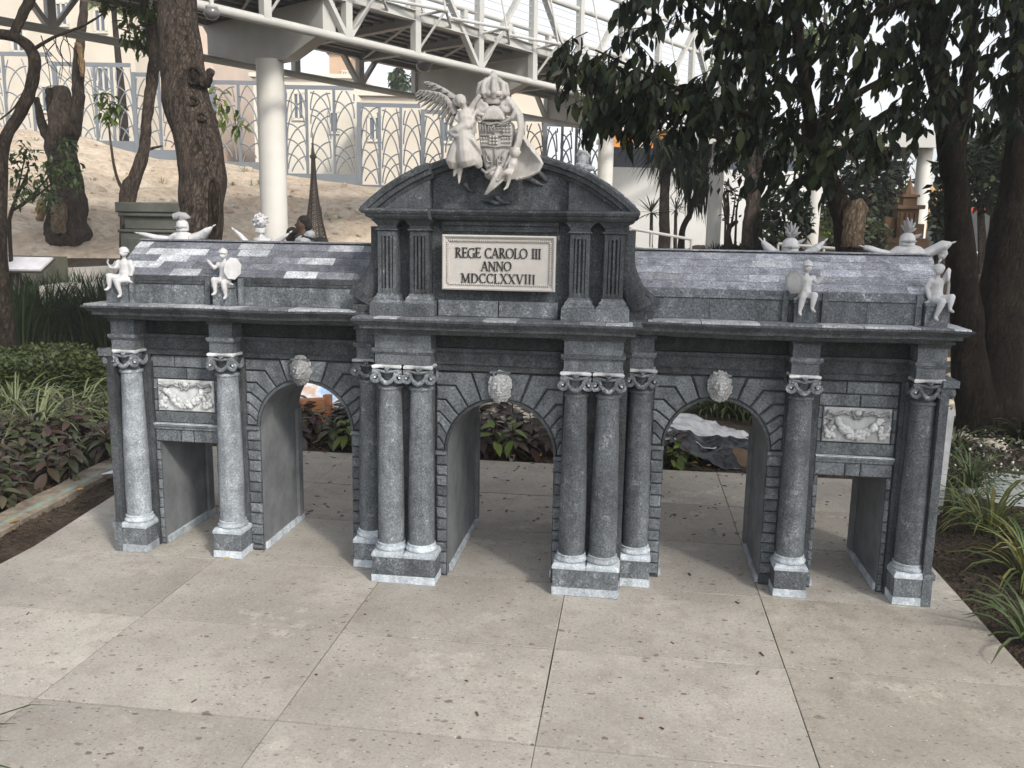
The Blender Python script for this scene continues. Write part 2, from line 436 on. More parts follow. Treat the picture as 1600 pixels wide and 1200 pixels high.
for s in (-1, 1):
    cx = s*DCX; yw = .13
    xi, xo = s*1.378, s*1.708
    for q, xe in ((-1, min(xi, xo)), (1, max(xi, xo))):
        z = DZ
        while z > .03:
            h = random.uniform(.044, .054); z0 = max(z-h, .006)
            xa, xb = sorted((cx+q*(DHW+.002), xe-q*.001))
            mb = MB(); mb.cbox(xa, xb, yw-random.uniform(.008,.013), yw+.002, z0+.002, z-.002, .004, .0015); mb.build('jamb_stone', M['block'], gate); z = z0
    # flat lintel of three stones
    e = [min(xi, xo), cx-.035, cx+.03, max(xi, xo)]
    for a, b in zip(e[:-1], e[1:]):
        mb = MB(); mb.cbox(a+.002, b-.002, yw-.012, yw+.002, DZ+.003, .588, .004, .001); mb.build('lintel_stone', M['block'], gate)
    st = MB(); st.box(min(xi,xo)+.001, max(xi,xo)-.001, yw-.020, yw+.002, .591, .606); st.box(min(xi,xo)+.001, max(xi,xo)-.001, yw-.028, yw+.002, .6065, .616)
    st.build('string_course', M['block'], gate); st = MB(); st.box(min(xi,xo)+.001, max(xi,xo)-.001, yw-.030, yw+.002, .6163, .6195); st.build('string_edge', M['pale'], gate)
    for zz0, zz1, cuts in ((.620, .676, (0, 1)), (.836, .890, (0, .52, 1)), (.892, .948, (0, .34, 1))):
        for a, b in zip(cuts[:-1], cuts[1:]):
            mb = MB(); mb.cbox(lerp(min(xi,xo), max(xi,xo), a)+.002, lerp(min(xi,xo), max(xi,xo), b)-.002, yw-.008, yw+.002, zz0+.002, zz1-.002, .003, .001); mb.build('ashlar_stone', M['block'], gate)
    for k in range(3):
        zz0 = .678+k*.052
        for q in (-1, 1):
            xa, xb = sorted((cx+q*.146, (min(xi,xo) if q < 0 else max(xi,xo))))
            mb = MB(); mb.cbox(xa+.001, xb-.001, yw-.008, yw+.002, zz0+.001, zz0+.050, .003, .001); mb.build('ashlar_stone', M['block'], gate)
    garland(cx, yw)
    # side face stones of the end wall
    for k in range(14):
        z0 = .02+k*.066
        xo_ = s*1.835
        mb = MB(); mb.box(*sorted((xo_-s*.004, xo_+s*.008)), .15+random.uniform(0,.02), .6, z0+.002, z0+.063, .0015); mb.build('ashlar_stone', M['block'], gate)

# ---- columns
def column(cx, yc, mats, z0p=.0, front=None, side=False):
    shaft_m, = mats
    rb_, rt = .058, .0475
    sh = MB(); prof = [(rb_, .176), (rb_+.001, .3)]
    for i in range(1, 9):
        t = i/8; prof.append((lerp(rb_+.001, rt, t**1.4), lerp(.3, .872, t)))
    prof += [(rt+.006, .874), (rt+.008, .880), (rt+.005, .886), (rt, .888)]
    sh.lathe(prof, (cx, yc, 0), 28)
    col = sh.build('column', shaft_m, gate, origin=(cx, yc, 0), smooth=True, ang=50)
    b = MB(); b.lathe([(.068, .146), (.071, .151), (.071, .157), (.064, .163), (.062, .167), (.064, .171), (.064, .175), (.058, .178)], (cx, yc, 0), 26)
    b.build('column_base', M['pale'], col, smooth=True, ang=60)
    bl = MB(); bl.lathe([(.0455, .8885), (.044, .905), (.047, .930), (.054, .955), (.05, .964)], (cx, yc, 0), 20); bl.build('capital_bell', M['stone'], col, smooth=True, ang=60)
    cp = MB()
    # bell, abacus with hollow sides, volutes and festoon
    n = 6; ring = []
    for k in range(4):
        for i in range(n):
            t = i/n; a = -PI/4*3+PI/2*k
            p0 = Vector((math.cos(a), math.sin(a)))*.093; p1 = Vector((math.cos(a+PI/2), math.sin(a+PI/2)))*.093
            p = p0.lerp(p1, t); p *= (1-.16*math.sin(PI*t)); ring.append(p)
    N = len(ring); lv = [(.90, .968), (.97, .9705), (1.0, .976), (1.0, .981), (.9, .9845)]
    vs = [(cx+p.x*k, yc+p.y*k, z+random.uniform(-.0018,.0018)) for k, z in lv for p in ring]
    fs = [(j*N+i, j*N+(i+1)%N, (j+1)*N+(i+1)%N, (j+1)*N+i) for j in range(len(lv)-1) for i in range(N)]
    fs += [tuple(range(N-1,-1,-1)), tuple((len(lv)-1)*N+i for i in range(N))]
    cp.add(vs, fs)
    for sx in (-1, 1):
        for sy in (-1, 1):
            vx, vy = cx+sx*.055, yc+sy*.055
            pts = []
            for i in range(22):
                a = i/21*2.1*PI*1.15; r = .027*(1-.72*i/21)
                pts.append(Vector((vx+sx*(r*math.cos(a+1.2))*1.0, vy+sy*(.004+.0025*i/21*0), .929+r*math.sin(a+1.2))))
            cp.tube(pts, [.0068*(1-.35*i/21) for i in range(22)], 6, flat=1.5)
            cp.ell((vx, vy, .929), (.006, .012, .006), 8, 6)
        # festoon hanging between the volutes on the front and back
    for sy in (-1, 1):
        pts = [(cx-.045+.09*i/10, yc+sy*(.058+.008*math.sin(PI*i/10)), .952-.046*math.sin(PI*i/10)) for i in range(11)]
        cp.tube(pts, [.004+.0065*math.sin(PI*i/10) for i in range(11)], 7)
        cp.tube([(cx-.012, yc+sy*.058, .972), (cx, yc+sy*.066, .962), (cx+.012, yc+sy*.058, .972)], [.004, .008, .004], 6)
        pts = [(cx-.055+.11*i/8, yc+sy*.06, .957+.004*math.cos(PI*(i/4))) for i in range(9)]
        cp.tube(pts, .006, 6)
    for sx in (-1, 1):
        pts = [(cx+sx*(.058+.006*math.sin(PI*i/8)), yc-.045+.09*i/8, .952-.034*math.sin(PI*i/8)) for i in range(9)]
        cp.tube(pts, [.005+.006*math.sin(PI*i/8) for i in range(9)], 6)
    cp.build('capital', M['capital'], col, smooth=True, ang=50)
    return col

def pedestal(x0, x1, y0, y1, col, split=None):
    p = MB()
    p.box(x0, x1, y0, y1, .036, .118, .001)
    ped = p.build('pedestal', M['pedestal'], col)
    q = MB(); q.box(x0-.003, x1+.003, y0-.003, y1+.003, .001, .0365, .0015); q.build('plinth', M['pale'], col)
    q = MB()
    cs = [(x0, x1)] if not split else [(x0, split-.0025), (split+.0025, x1)]
    for a, b in cs:
        vs = []
        for (d, z) in ((0, .1175), (.004, .121), (.004, .132), (-.004, .1462)):
            vs += [(a-d, y0-d, z), (b+d, y0-d, z), (b+d, y1+d, z), (a-d, y1+d, z)]
        fs = [(4*i+k, 4*i+(k+1)%4, 4*i+4+(k+1)%4, 4*i+4+k) for i in range(3) for k in range(4)]+[(12,13,14,15)]
        q.add(vs, fs)
    q.build('pedestal_cap', M['pale'], col)

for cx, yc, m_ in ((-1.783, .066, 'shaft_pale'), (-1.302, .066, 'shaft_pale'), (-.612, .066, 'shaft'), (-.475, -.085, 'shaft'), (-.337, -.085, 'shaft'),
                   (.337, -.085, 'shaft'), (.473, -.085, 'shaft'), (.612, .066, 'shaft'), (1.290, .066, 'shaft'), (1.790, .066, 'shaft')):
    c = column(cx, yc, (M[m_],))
    if abs(cx) in (.475, .473): continue
    if abs(cx) == .337:
        s = 1 if cx > 0 else -1
        pedestal(*sorted((s*.262, s*.546)), -.153, -.022, c, s*.404)
    else: pedestal(cx-.068, cx+.068, 0, .132, c)
# strips of wall behind the columns (pilaster responds)
def one(name, mat, *boxes):
    b = MB()
    for q in boxes: b.box(*q)
    return b.build(name, mat, gate)
for s in (-1, 1):
    for a, b in ((1.236, 1.376), (1.71, 1.85)):
        x0, x1 = sorted((s*a, s*b)); one('pilaster', M['stone'], (x0, x1, .108, .131, .001, .982), (x0+.018, x1-.018, .098, .1085, .03, .94))
    one('pilaster', M['stone'], (*sorted((s*.290, s*.552)), -.042, -.019, .001, .982))
    one('pilaster', M['stone'], (*sorted((s*.553, s*.668)), .098, .131, .001, .982))
    for y in (0, .56):
        one('pilaster', M['stone'], (*sorted((s*1.834, s*1.868)), y, y+.14, .147, .975))
        one('pilaster_plinth', M['pedestal'], (*sorted((s*1.836, s*1.876)), y-.004, y+.144, .001, .1205), (*sorted((s*1.836, s*1.884)), y-.008, y+.148, .121, .146))
        c = MB(); c.box(*sorted((s*1.836, s*1.90)), y-.01, y+.15, .955, .984)
        for k in range(3): c.ell((s*1.876, y+.02+.05*k, .93), (.022, .03, .026), 8, 6)
        c.build('pilaster_capital', M['pedestal'], gate, smooth=True, ang=50)
    for a, b, yb in ((1.236, 1.376, YB), (1.71, 1.833, YB), (.30, .55, .77)):
        one('pilaster', M['stone'], (*sorted((s*a, s*b)), yb-.001, yb+.06, .001, .98))
# ---- entablature
en = MB()
for s in (-1, 1):
    xi, xo = .60, 1.845
    en.box(*sorted((s*xi, s*xo)), .104, .64, .956, .984); en.box(*sorted((s*xi, s*xo)), .094, .65, .985, 1.040, .001)
    en.box(*sorted((s*xi, s*(xo+.008))), .080, .664, 1.041, 1.056, .001); one('frieze', M['frieze'], (*sorted((s*xi, s*xo)), .118, .63, 1.0562, 1.131))
en.box(-.56, .56, -.046, .80, .956, .984); en.box(-.56, .56, -.056, .81, .985, 1.040); en.box(-.566, .566, -.070, .82, 1.041, 1.056); one('frieze', M['frieze'], (-.56, .56, -.032, .79, 1.0562, 1.131))
en.build('architrave', M['stone'], gate)
for x0, x1, y0, y1 in [(-1.841,-1.727,.012,.12), (-1.358,-1.246,.012,.12), (1.234,1.346,.012,.12), (1.733,1.847,.012,.12), (-.66,-.553,.012,.12), (.553,.66,.012,.12), (-.53,-.285,-.138,-.03), (.285,.53,-.138,-.03)]:
    b = MB(); b.box(x0, x1, y0, y1, .9855, 1.131, .001); eb = b.build('entablature_block', M['block'], gate)
    b = MB(); b.box(x0-.011, x1+.011, y0-.012, y1, 1.041, 1.057, .001); b.box(x0-.006, x1+.006, y0-.006, y1, 1.034, 1.0405); b.build('moulding', M['block'], eb)
    b = MB(); b.box(x0-.008, x1+.008, y0-.010, y1, 1.116, 1.1315); b.box(x0-.02, x1+.02, y0-.022, y1, 1.132, 1.142); b.build('moulding', M['stone'], eb)

def ring_loft(x0, x1, y0, y1, prof, nx=22, wob=.003, openx=None):
    """rectangular stack of mouldings; prof = (outward offset, z); openx = side that is not offset"""
    mb = MB(); vs = []; n = None
    ph = random.uniform(0, 9)
    for d, z in prof:
        xa = x0-(0 if openx == 'l' else d); xb = x1+(0 if openx == 'r' else d)
        row = []
        for i in range(nx): row.append((lerp(xa, xb, i/nx), y0-d))
        for i in range(4): row.append((xb, lerp(y0-d, y1+d, i/4)))
        for i in range(4): row.append((lerp(xb, xa, i/4), y1+d))
        for i in range(4): row.append((xa, lerp(y1+d, y0-d, i/4)))
        n = len(row)
        for i, (x, y) in enumerate(row):
            k = noise.noise(Vector((x*3.1+ph, y*3, z*2)))
            k2 = noise.noise(Vector((x*9+ph, y*5, z*6)))
            vs.append((x, y+(k*.6+k2*.4)*wob*(1 if d > .02 else .3), z+(k+.5*k2)*wob))
    fs = [(j*n+i, j*n+(i+1)%n, (j+1)*n+(i+1)%n, (j+1)*n+i) for j in range(len(prof)-1) for i in range(n)]
    fs += [tuple(range(n-1,-1,-1)), tuple((len(prof)-1)*n+i for i in range(n))]
    return mb.add(vs, fs)
CPROF = [(.0, 1.131), (.012, 1.136), (.022, 1.146), (.024, 1.150), (.052, 1.154), (.066, 1.157), (.068, 1.172), (.078, 1.174), (.086, 1.182), (.098, 1.190), (.100, 1.198), (.092, 1.2005)]
for s in (-1, 1):
    x0, x1 = sorted((s*.56, s*1.800))
    ring_loft(x0, x1, -.02, .77, CPROF, 30, .0045, 'r' if s < 0 else 'l').build('cornice', M['stone'], gate, smooth=True, ang=25)
ring_loft(-.518, .518, -.142, .89, [(d*.88, z-.011) for d, z in CPROF], 20, .0035).build('cornice', M['stone'], gate, smooth=True, ang=25)
# coping slabs lying on the cornice
random.seed(5)
for s in (-1, 1):
    x = .625
    while x < 1.875:
        wd = random.uniform(.11, .24); xb = min(x+wd, 1.886)
        if xb-x > .03:
            b = MB(); b.box(*sorted((s*(x+.0015), s*(xb-.0015))), -.116, .0, 1.198, 1.2075, .0012); b.build('coping_slab', M['roof_pale'] if random.random() < .75 else M['roof'], gate)
        x = xb
    b = MB(); b.box(*sorted((s*1.80, s*1.888)), .003, .84, 1.198, 1.207, .001); b.build('coping_slab', M['roof_pale'], gate)
x = -.600
k = 0
while x < .598:
    wd = random.uniform(.075, .15); xb = min(x+wd, .600)
    b = MB(); b.box(x+.001, xb-.001, -.224, -.05, 1.187, 1.1965, .001); b.build('coping_slab', M['roof_pale'] if random.random() < .4 else M['roof'], gate)
    x = xb

# ---- wing attics and roofs
PALE = [(330,378,365,382), (446,379,484,386), (212,380,257,393), (378,386,420,398), (535,387,572,400), (228,394,310,407), (473,401,511,413), (205,405,238,416), (372,411,409,422), (255,418,330,429), (460,425,498,435)]  # the pale slabs seen on the left roof
random.seed(8)
for s in (-1, 1):
    rm = 'roof' if s < 0 else 'roof_right'
    aw = MB(); aw.box(*sorted((s*.53, s*1.782)), .014, .74, 1.1985, 1.332)
    aw.build('attic_wall', M['stone'], gate)
    x = .60
    while x < 1.78:
        xb = min(x+random.uniform(.18, .34), 1.788)
        b = MB(); b.cbox(*sorted((s*(x+.0003), s*(xb-.0003))), 0, .016, 1.2085, 1.296, .0012, .0012); b.build('attic_stone', M['pedestal'], gate)
        x = xb
    b = MB(); b.box(*sorted((s*.535, s*1.792)), -.006, .755, 1.298, 1.310, .001); b.box(*sorted((s*.535, s*1.788)), .0, .75, 1.3105, 1.334, .001); b.build('attic_moulding', M['attic'] if s < 0 else M['pedestal'], gate)
    # roof body: mansard with a flat top
    yz = [(.004, 1.334), (.305, 1.478), (.345, 1.489), (.41, 1.489), (.45, 1.478), (.746, 1.334)]
    r = MB(); n = len(yz)
    xs = (s*.545, s*1.80)
    vs = [(xs[0], y, z) for y, z in yz]+[(xs[1]+s*.05*(z-1.334)/.155, y, z) for y, z in yz]
    fs = [(i, n+i, n+i+1, i+1) for i in range(n-1)]+[tuple(range(n)), tuple(range(2*n-1, n-1, -1)), (0, n-1, 2*n-1, n)]
    rf = r.add(vs, fs).build('roof', M[rm], gate)
    rows = 5
    P0, P1 = Vector((0, .004, 1.334)), Vector((0, .305, 1.478)); dy = (P1-P0); nn = Vector((0, -dy.z, dy.y)).normalized()
    for k in range(rows):
        a, c = k/rows, (k+1)/rows
        x = .545 - (k % 2)*.05
        xend = 1.80+.05*(a+.0)*.93
        while x < xend-.01:
            xb = x+random.uniform(.115, .17)
            if xb > xend-.05: xb = xend
            xl_ = max(x, .55)
            q = P0.lerp(P1, (a+c)/2)-CAM+Vector((s*(x+xb)/2, 0, 0)); z_ = q.dot(FW); uu = 800+FPX*q.dot(RT)/z_; vv_ = 600-FPX*q.dot(UP)/z_
            pale = any(r0 < uu < r2 and r1-1 < vv_ < r3+1 for r0, r1, r2, r3 in PALE) if s < 0 else random.random() < .16
            mm = M['roof_pale'] if pale else M[rm]
            h0, h1 = (.0026, .0014) if not pale else (.0034, .002)
            sk = .006
            q0, q1 = P0.lerp(P1, a+.0015), P0.lerp(P1, c-.0015)
            vs = []
            for h in (-.002, 1):
                for q, hh, dx in ((q0, h0, 0), (q1, h1, sk)):
                    for xx in (xl_+.0004, xb-.0004):
                        p = q + nn*(hh if h == 1 else -.002)
                        vs.append((s*(xx+(dx if xx > .56 and xb < xend else 0)), p.y+random.uniform(-.0006,.0006), p.z))
            b = MB(); b.add(vs, [(0,1,3,2),(4,6,7,5),(0,4,5,1),(2,3,7,6),(0,2,6,4),(1,5,7,3)])
            b.build('roof_slab', mm, rf)
            x = xb
    rc = MB(); rc.box(*sorted((s*.55, s*1.845)), .306, .45, 1.487, 1.4925, .001); rc.build('ridge_cap', M[rm], rf)
    # little pedestals the seated figures use
    for cx, wd, yf in ((1.262, .086, -.040), (1.775, .088, -.040)):
        b = MB(); b.box(s*cx-wd/2, s*cx+wd/2, yf, .0, 1.2078, 1.288, .001); b.box(s*cx-wd/2-.005, s*cx+wd/2+.005, yf-.006, .0, 1.2885, 1.302, .001)
        b.build('figure_pedestal', M['pedestal'], gate)
    for q in (1.70, 1.332, 1.175): b = MB(); b.box(*sorted((s*q, s*(q+.022))), -.016, .0, 1.2078, 1.33, .001); b.build('attic_strip', M['pedestal'], gate)

# ---- central attic
at_ = MB()
at_.box(-.53, .53, -.05, .80, 1.1975, 1.60); at_.build('attic_wall', M['attic'], gate)
for a, b_ in ((-.262, -.004), (.0, .25)):
    b = MB(); b.cbox(a, b_, -.098, -.049, 1.198, 1.266, .003, .001); b.build('attic_stone', M['pedestal'], gate)
b = MB(); b.box(-.25, .245, -.07, -.049, 1.556, 1.58); b.box(-.25, .245, -.082, -.049, 1.581, 1.598); b.build('attic_moulding', M['attic'], gate)
for s in (-1, 1):
    b = MB(); b.box(*sorted((s*.268, s*.548)), -.148, -.049, 1.1978, 1.248, .001)
    bl = b.build('attic_plinth', M['pedestal'], gate)
    for cx in (.337, .477):
        x = s*cx; w_ = .041
        b = MB(); vs = []
        for d, z in ((.026, 1.2485), (.026, 1.254), (.016, 1.262), (.016, 1.270), (.004, 1.284), (.004, 1.29)):
            vs += [(x-w_-d, -.122-d*.8, z), (x+w_+d, -.122-d*.8, z), (x+w_+d, -.049, z), (x-w_-d, -.049, z)]
        fs = [(4*i+k, 4*i+(k+1)%4, 4*i+4+(k+1)%4, 4*i+4+k) for i in range(5) for k in range(4)]+[(20,21,22,23)]
        b.add(vs, fs); b.build('pilaster_base', M['pedestal'], gate)
        # fluted shaft: section with three grooves, worn away at the top
        b = MB()
        b.box(x-w_, x+w_, -.106, -.049, 1.2905, 1.553)
        for k in range(5):
            xx = x-w_+.0082*2*k+.0082
            if k in (0, 4): b.box(xx-.0075, xx+.0075, -.122, -.1055, 1.2905, 1.552, .0008)
            else: b.box(xx-.0042, xx+.0042, -.1215, -.1055, 1.2905, 1.530, .0008)
        b.box(x-w_+.015, x+w_-.015, -.121, -.1055, 1.531, 1.552, .001); b.box(x-w_+.015, x+w_-.015, -.1195, -.1055, 1.2905, 1.31, .001)
        b.build('fluted_pilaster', M['attic'], gate)
        b = MB(); vs = []
        for d, z in ((.006, 1.5535), (.009, 1.556), (.006, 1.561), (0, 1.563), (0, 1.574), (.012, 1.588), (.024, 1.599)):
            vs += [(x-w_-d, -.122-d, z), (x+w_+d, -.122-d, z), (x+w_+d, -.049, z), (x-w_-d, -.049, z)]
        fs = [(4*i+k, 4*i+(k+1)%4, 4*i+4+(k+1)%4, 4*i+4+k) for i in range(6) for k in range(4)]+[(24,25,26,27), (3,2,1,0)]
        b.add(vs, fs); b.build('pilaster_capital', M['attic'], gate)
    # volute bracket against the end of the attic
    b = MB()
    pts = [(s*(.528+.065*max(0, (1.46-z)/.2)**1.7), -.07, z) for z in [1.25+.02*i for i in range(17)]]
    b.tube(pts, [.017+.014*max(0, (1.42-p[2])/.2) for p in pts], 8, flat=2.0)
    for i in range(20):
        a = i/19*3.6*PI; r = .042*(1-.75*i/19)
        if i == 0: vp = []
        vp.append((s*(.60+r*math.cos(a)), -.075, 1.275+r*math.sin(a)))
    b.tube(vp, [.013*(1-.4*i/19) for i in range(20)], 6, flat=1.6)
    b.ell((s*.60, -.05, 1.275), (.04, .03, .04), 10, 7)
    b.box(*sorted((s*.55, s*.645)), -.09, .3, 1.1975, 1.236)
    # wing of the bracket running back
    pts = [(s*(.532+.085*(max(0, 1.47-z)/.23)**1.6), .0, z) for z in [1.24+.03*i for i in range(12)]]
    for a, c in zip(pts[:-1], pts[1:]):
        b.add([(s*.525, -.035, a[2]), (a[0], -.035, a[2]), (c[0], -.035, c[2]), (s*.525, -.035, c[2]), (s*.525, .5, a[2]), (a[0], .5, a[2]), (c[0], .5, c[2]), (s*.525, .5, c[2])], [(0,1,2,3),(1,5,6,2),(4,7,6,5)])
    b.build('volute_bracket', M['attic'], gate, smooth=True, ang=40)

# ---- pediment
PCZ, PR = 1.0616, .819
def hcorn(x0, x1, yf, name='pediment_cornice'):
    b = MB(); vs = []
    for d, z in ((.0, 1.5995), (.016, 1.606), (.026, 1.614), (.026, 1.620), (.038, 1.624), (.046, 1.634), (.046, 1.641), (.036, 1.644)):
        vs += [(x0-(d if x0 < -.3 else .0)-(.006 if x0 > -.3 and x0 < .2 else 0), yf-d, z), (x1+(d if x1 > .3 else .0), yf-d, z), (x1+(d if x1 > .3 else 0), .80+d, z), (x0-(d if x0 < -.3 else 0), .80+d, z)]
    fs = [(4*i+k, 4*i+(k+1)%4, 4*i+4+(k+1)%4, 4*i+4+k) for i in range(7) for k in range(4)]+[(28,29,30,31), (3,2,1,0)]
    b.add(vs, fs); b.build(name, M['attic'], gate)
hcorn(-.530, -.285, -.150); hcorn(.285, .530, -.150); hcorn(-.284, .284, -.098)
def seg(a0, a1, prof, mat, name, n=14, wob=.0015, smooth=True):
    """sweep a closed (radius, y) profile along the segmental arch between x angles"""
    b = MB(); vs = []; m_ = len(prof)
    for i in range(n+1):
        a = a0+(a1-a0)*i/n
        for r, y in prof:
            k = noise.noise(Vector((a*14, y*9, r*9)))*wob
            vs.append(((r+k)*math.cos(a), y+k, PCZ+(r+k)*math.sin(a)))
    fs = [(i*m_+k, i*m_+(k+1)%m_, (i+1)*m_+(k+1)%m_, (i+1)*m_+k) for i in range(n) for k in range(m_)]
    fs += [tuple(range(m_)), tuple(n*m_+k for k in range(m_-1, -1, -1))]
    b.add(vs, fs); return b.build(name, mat, gate, smooth=smooth, ang=30)
aL = math.acos(-.574/PR); aR = math.acos(.574/PR); aML = math.acos(-.292/PR); aMR = math.acos(.292/PR)
rake = lambda yf: [(PR-.062, .0), (PR-.062, yf+.034), (PR-.050, yf+.026), (PR-.046, yf+.012), (PR-.030, yf+.008), (PR-.026, yf-.004), (PR-.008, yf-.008), (PR-.004, yf-.002), (PR, yf), (PR, .0)]
seg(aL, aML, rake(-.188), M['attic'], 'raking_cornice'); seg(aMR, aR, rake(-.188), M['attic'], 'raking_cornice')
seg(aML, aMR, rake(-.132), M['stone'], 'raking_cornice')
# vaulted cover behind the raking cornice
seg(aL, aR, [(PR-.06, .0), (PR-.004, .0), (PR-.004, .84), (PR-.06, .84)], M['attic'], 'vault', 26)
for k in range(9):                                 # slabs along the vault's right edge
    a = lerp(aR+.03, aMR-.06, k/8.0); d = .034
    seg(a, a+d, [(PR-.003, -.16), (PR+.004, -.16), (PR+.004, .3), (PR-.003, .3)], M['roof_right'] if k % 3 else M['roof_pale'], 'vault_slab', 2, 0, False)
for s in (-1, 1):
    # triangular end of the tympanum
    P = [(s*.286, 1.645), (s*.50, 1.645)]
    n = 8
    for i in range(n+1):
        x = lerp(.50, .286, i/n); z = PCZ+math.sqrt((PR-.06)**2-x*x)
        if z > 1.65: P.append((s*x, z))
    b = MB(); b.pprism(P, .0, -.150, .002); b.build('tympanum_panel', M['attic'], gate)
P = [(-.285, 1.645), (.285, 1.645)]+[(x, PCZ+math.sqrt((PR-.06)**2-x*x)) for x in [.285-.57*i/12 for i in range(13)]]
b = MB(); b.pprism(P, .02, -.098, .002)
b.build('tympanum', M['stone'], gate)
# carved drapery tails under the sculpture
for u0, v0, u1, v1, u2, v2 in ((752, 312, 775, 318, 800, 313), (770, 305, 785, 316, 800, 318), (830, 262, 850, 278, 856, 284), (820, 280, 835, 284, 850, 290), (722, 285, 733, 296, 742, 300)):
    b = MB(); b.tube([aty(u0, v0, -.108), aty((u0+u1)/2, (v0+v1)/2-2, -.112), aty(u1, v1, -.108), aty(u2, v2, -.102)], [.004, .012, .010, .003], 7); b.build('carved_drapery', M['stone'], gate, smooth=True, ang=60)

# ---- inscription plaque
px0, px1, pz0, pz1, py = -.238, .238, 1.313, 1.541, -.128
b = MB(); b.box(px0+.01, px1-.01, py+.014, -.049, pz0+.01, pz1-.01); plq = b.build('plaque', M['plaque'], gate)
fr = MB(); vs = []
for d, y in ((0, py+.03), (0, py), (.006, py-.003), (.011, py+.001), (.014, py+.009), (.03, py+.0135)):
    vs += [(px0+d, y, pz0+d), (px1-d, y, pz0+d), (px1-d, y, pz1-d), (px0+d, y, pz1-d)]
fs = [(4*i+k, 4*i+(k+1)%4, 4*i+4+(k+1)%4, 4*i+4+k) for i in range(5) for k in range(4)]
fr.add(vs, fs); fr.build('plaque_frame', M['plaque'], plq)
bd = MB()
for i in range(52):
    t = (i+.5)/52; x = lerp(px0+.024, px1-.024, t)
    for z in (pz0+.023, pz1-.023): bd.ell((x, py+.009, z), (.0040, .006, .0056), 7, 5)
for i in range(22):
    t = (i+.5)/22; z = lerp(pz0+.028, pz1-.028, t)
    for x in (px0+.022, px1-.022): bd.ell((x, py+.009, z), (.0056, .006, .0042), 7, 5)
bd.build('beading', M['plaque'], plq, smooth=True)

GL = {
 'R': (.72, [('l',.17,0,.17,1,.14), ('a',.24,.74,.26,.235,100,-95,.11), ('l',.17,.97,.27,.97,.06), ('l',.17,.5,.27,.5,.06), ('l',.33,.5,.62,.0,.14)], [(.17,0),(.17,1,-1),(.66,0)]),
 'E': (.62, [('l',.17,0,.17,1,.14), ('l',.17,.97,.56,.97,.06), ('l',.17,.5,.44,.5,.06), ('l',.17,.03,.6,.03,.06), ('l',.55,1,.55,.82,.05), ('l',.44,.6,.44,.4,.05), ('l',.6,0,.6,.2,.05)], [(.17,0,-1),(.17,1,-1)]),
 'G': (.82, [('a',.46,.5,.36,.47,50,310,.12), ('l',.7,.42,.7,.06,.13), ('l',.68,.98,.68,.76,.05)], [(.7,.44)]),
 'C': (.74, [('a',.45,.5,.35,.47,48,312,.12), ('l',.67,.98,.67,.76,.05), ('l',.67,.02,.67,.2,.05)], []),
 'A': (.80, [('l',.1,0,.4,1,.065), ('l',.4,1,.69,0,.14), ('l',.22,.34,.58,.34,.06)], [(.1,0),(.69,0)]),
 'O': (.86, [('a',.43,.5,.35,.47,0,360,.12)], []),
 'L': (.60, [('l',.17,0,.17,1,.14), ('l',.17,.03,.56,.03,.06), ('l',.56,0,.56,.22,.05)], [(.17,1),(.17,0,-1)]),
 'I': (.36, [('l',.18,0,.18,1,.14)], [(.18,0),(.18,1)]),
 'N': (.84, [('l',.14,0,.14,1,.065), ('l',.14,1,.7,0,.14), ('l',.7,0,.7,1,.065)], [(.14,0),(.14,1,-1),(.7,1)]),
 'M': (.98, [('l',.12,0,.16,1,.065), ('l',.16,1,.48,.05,.14), ('l',.48,.05,.8,1,.065), ('l',.8,1,.85,0,.14)], [(.12,0),(.85,0),(.14,1,-1),(.82,1,1)]),
 'D': (.82, [('l',.17,0,.17,1,.14), ('a',.3,.5,.44,.47,90,-90,.12), ('l',.17,.97,.32,.97,.06), ('l',.17,.03,.32,.03,.06)], [(.17,0,-1),(.17,1,-1)]),
 'X': (.80, [('l',.12,1,.68,0,.14), ('l',.66,1,.12,0,.065)], [(.12,1),(.66,1),(.12,0),(.68,0)]),
 'V': (.80, [('l',.1,1,.4,0,.14), ('l',.4,0,.69,1,.065)], [(.1,1),(.69,1)]),
}
def letter(ch, x, z, h):
    b = MB(); dep = [0]
    def stroke(x0, z0, x1, z1, w_):
        d = Vector((x1-x0, z1-z0)); n_ = Vector((-d.y, d.x)).normalized()*(w_/2)
        if abs(d.y) > abs(d.x)*.3: n_ = Vector((w_/2, 0)) if abs(d.y) > .3 else n_
        dep[0] += .00012
        P = [(x0-n_.x, z0-n_.y), (x1-n_.x, z1-n_.y), (x1+n_.x, z1+n_.y), (x0+n_.x, z0+n_.y)]
        P = [(x+p*h, z+q*h) for p, q in P]
        b.pprism(P, py+.0155, py+.0085-dep[0], .0004)
    wd, st, sf = GL[ch]
    for q in st:
        if q[0] == 'l': stroke(*q[1:])
        else:
            _, cx, cz, rx, rz, a0, a1, w_ = q; n = 16
            dep[0] += .00012; vs = []; yf = py+.0085-dep[0]
            for i in range(n+1):
                a = math.radians(lerp(a0, a1, i/n))
                ww = w_*(.55+.55*abs(math.cos(a)))/2
                for r, y in ((-ww, py+.0155), (-ww, yf), (ww, yf), (ww, py+.0155)):
                    vs.append((x+(cx+(rx+r)*math.cos(a))*h, y, z+(cz+(rz+r*.9)*math.sin(a))*h))
            fs = [(i*4+k, i*4+k+1, (i+1)*4+k+1, (i+1)*4+k) for i in range(n) for k in range(3)]+[(0,1,2,3), (n*4+3, n*4+2, n*4+1, n*4)]
            b.add(vs, fs)
    for q in sf:
        sx, sz = q[0], q[1]; side = q[2] if len(q) > 2 else 0
        zz = sz+(.022 if sz < .5 else -.022)
        stroke(sx-(.14 if side <= 0 else 0), zz, sx+(.14 if side >= 0 else 0), zz, .045)
    b.build('letter', M['letter'], plq)
    return wd*h
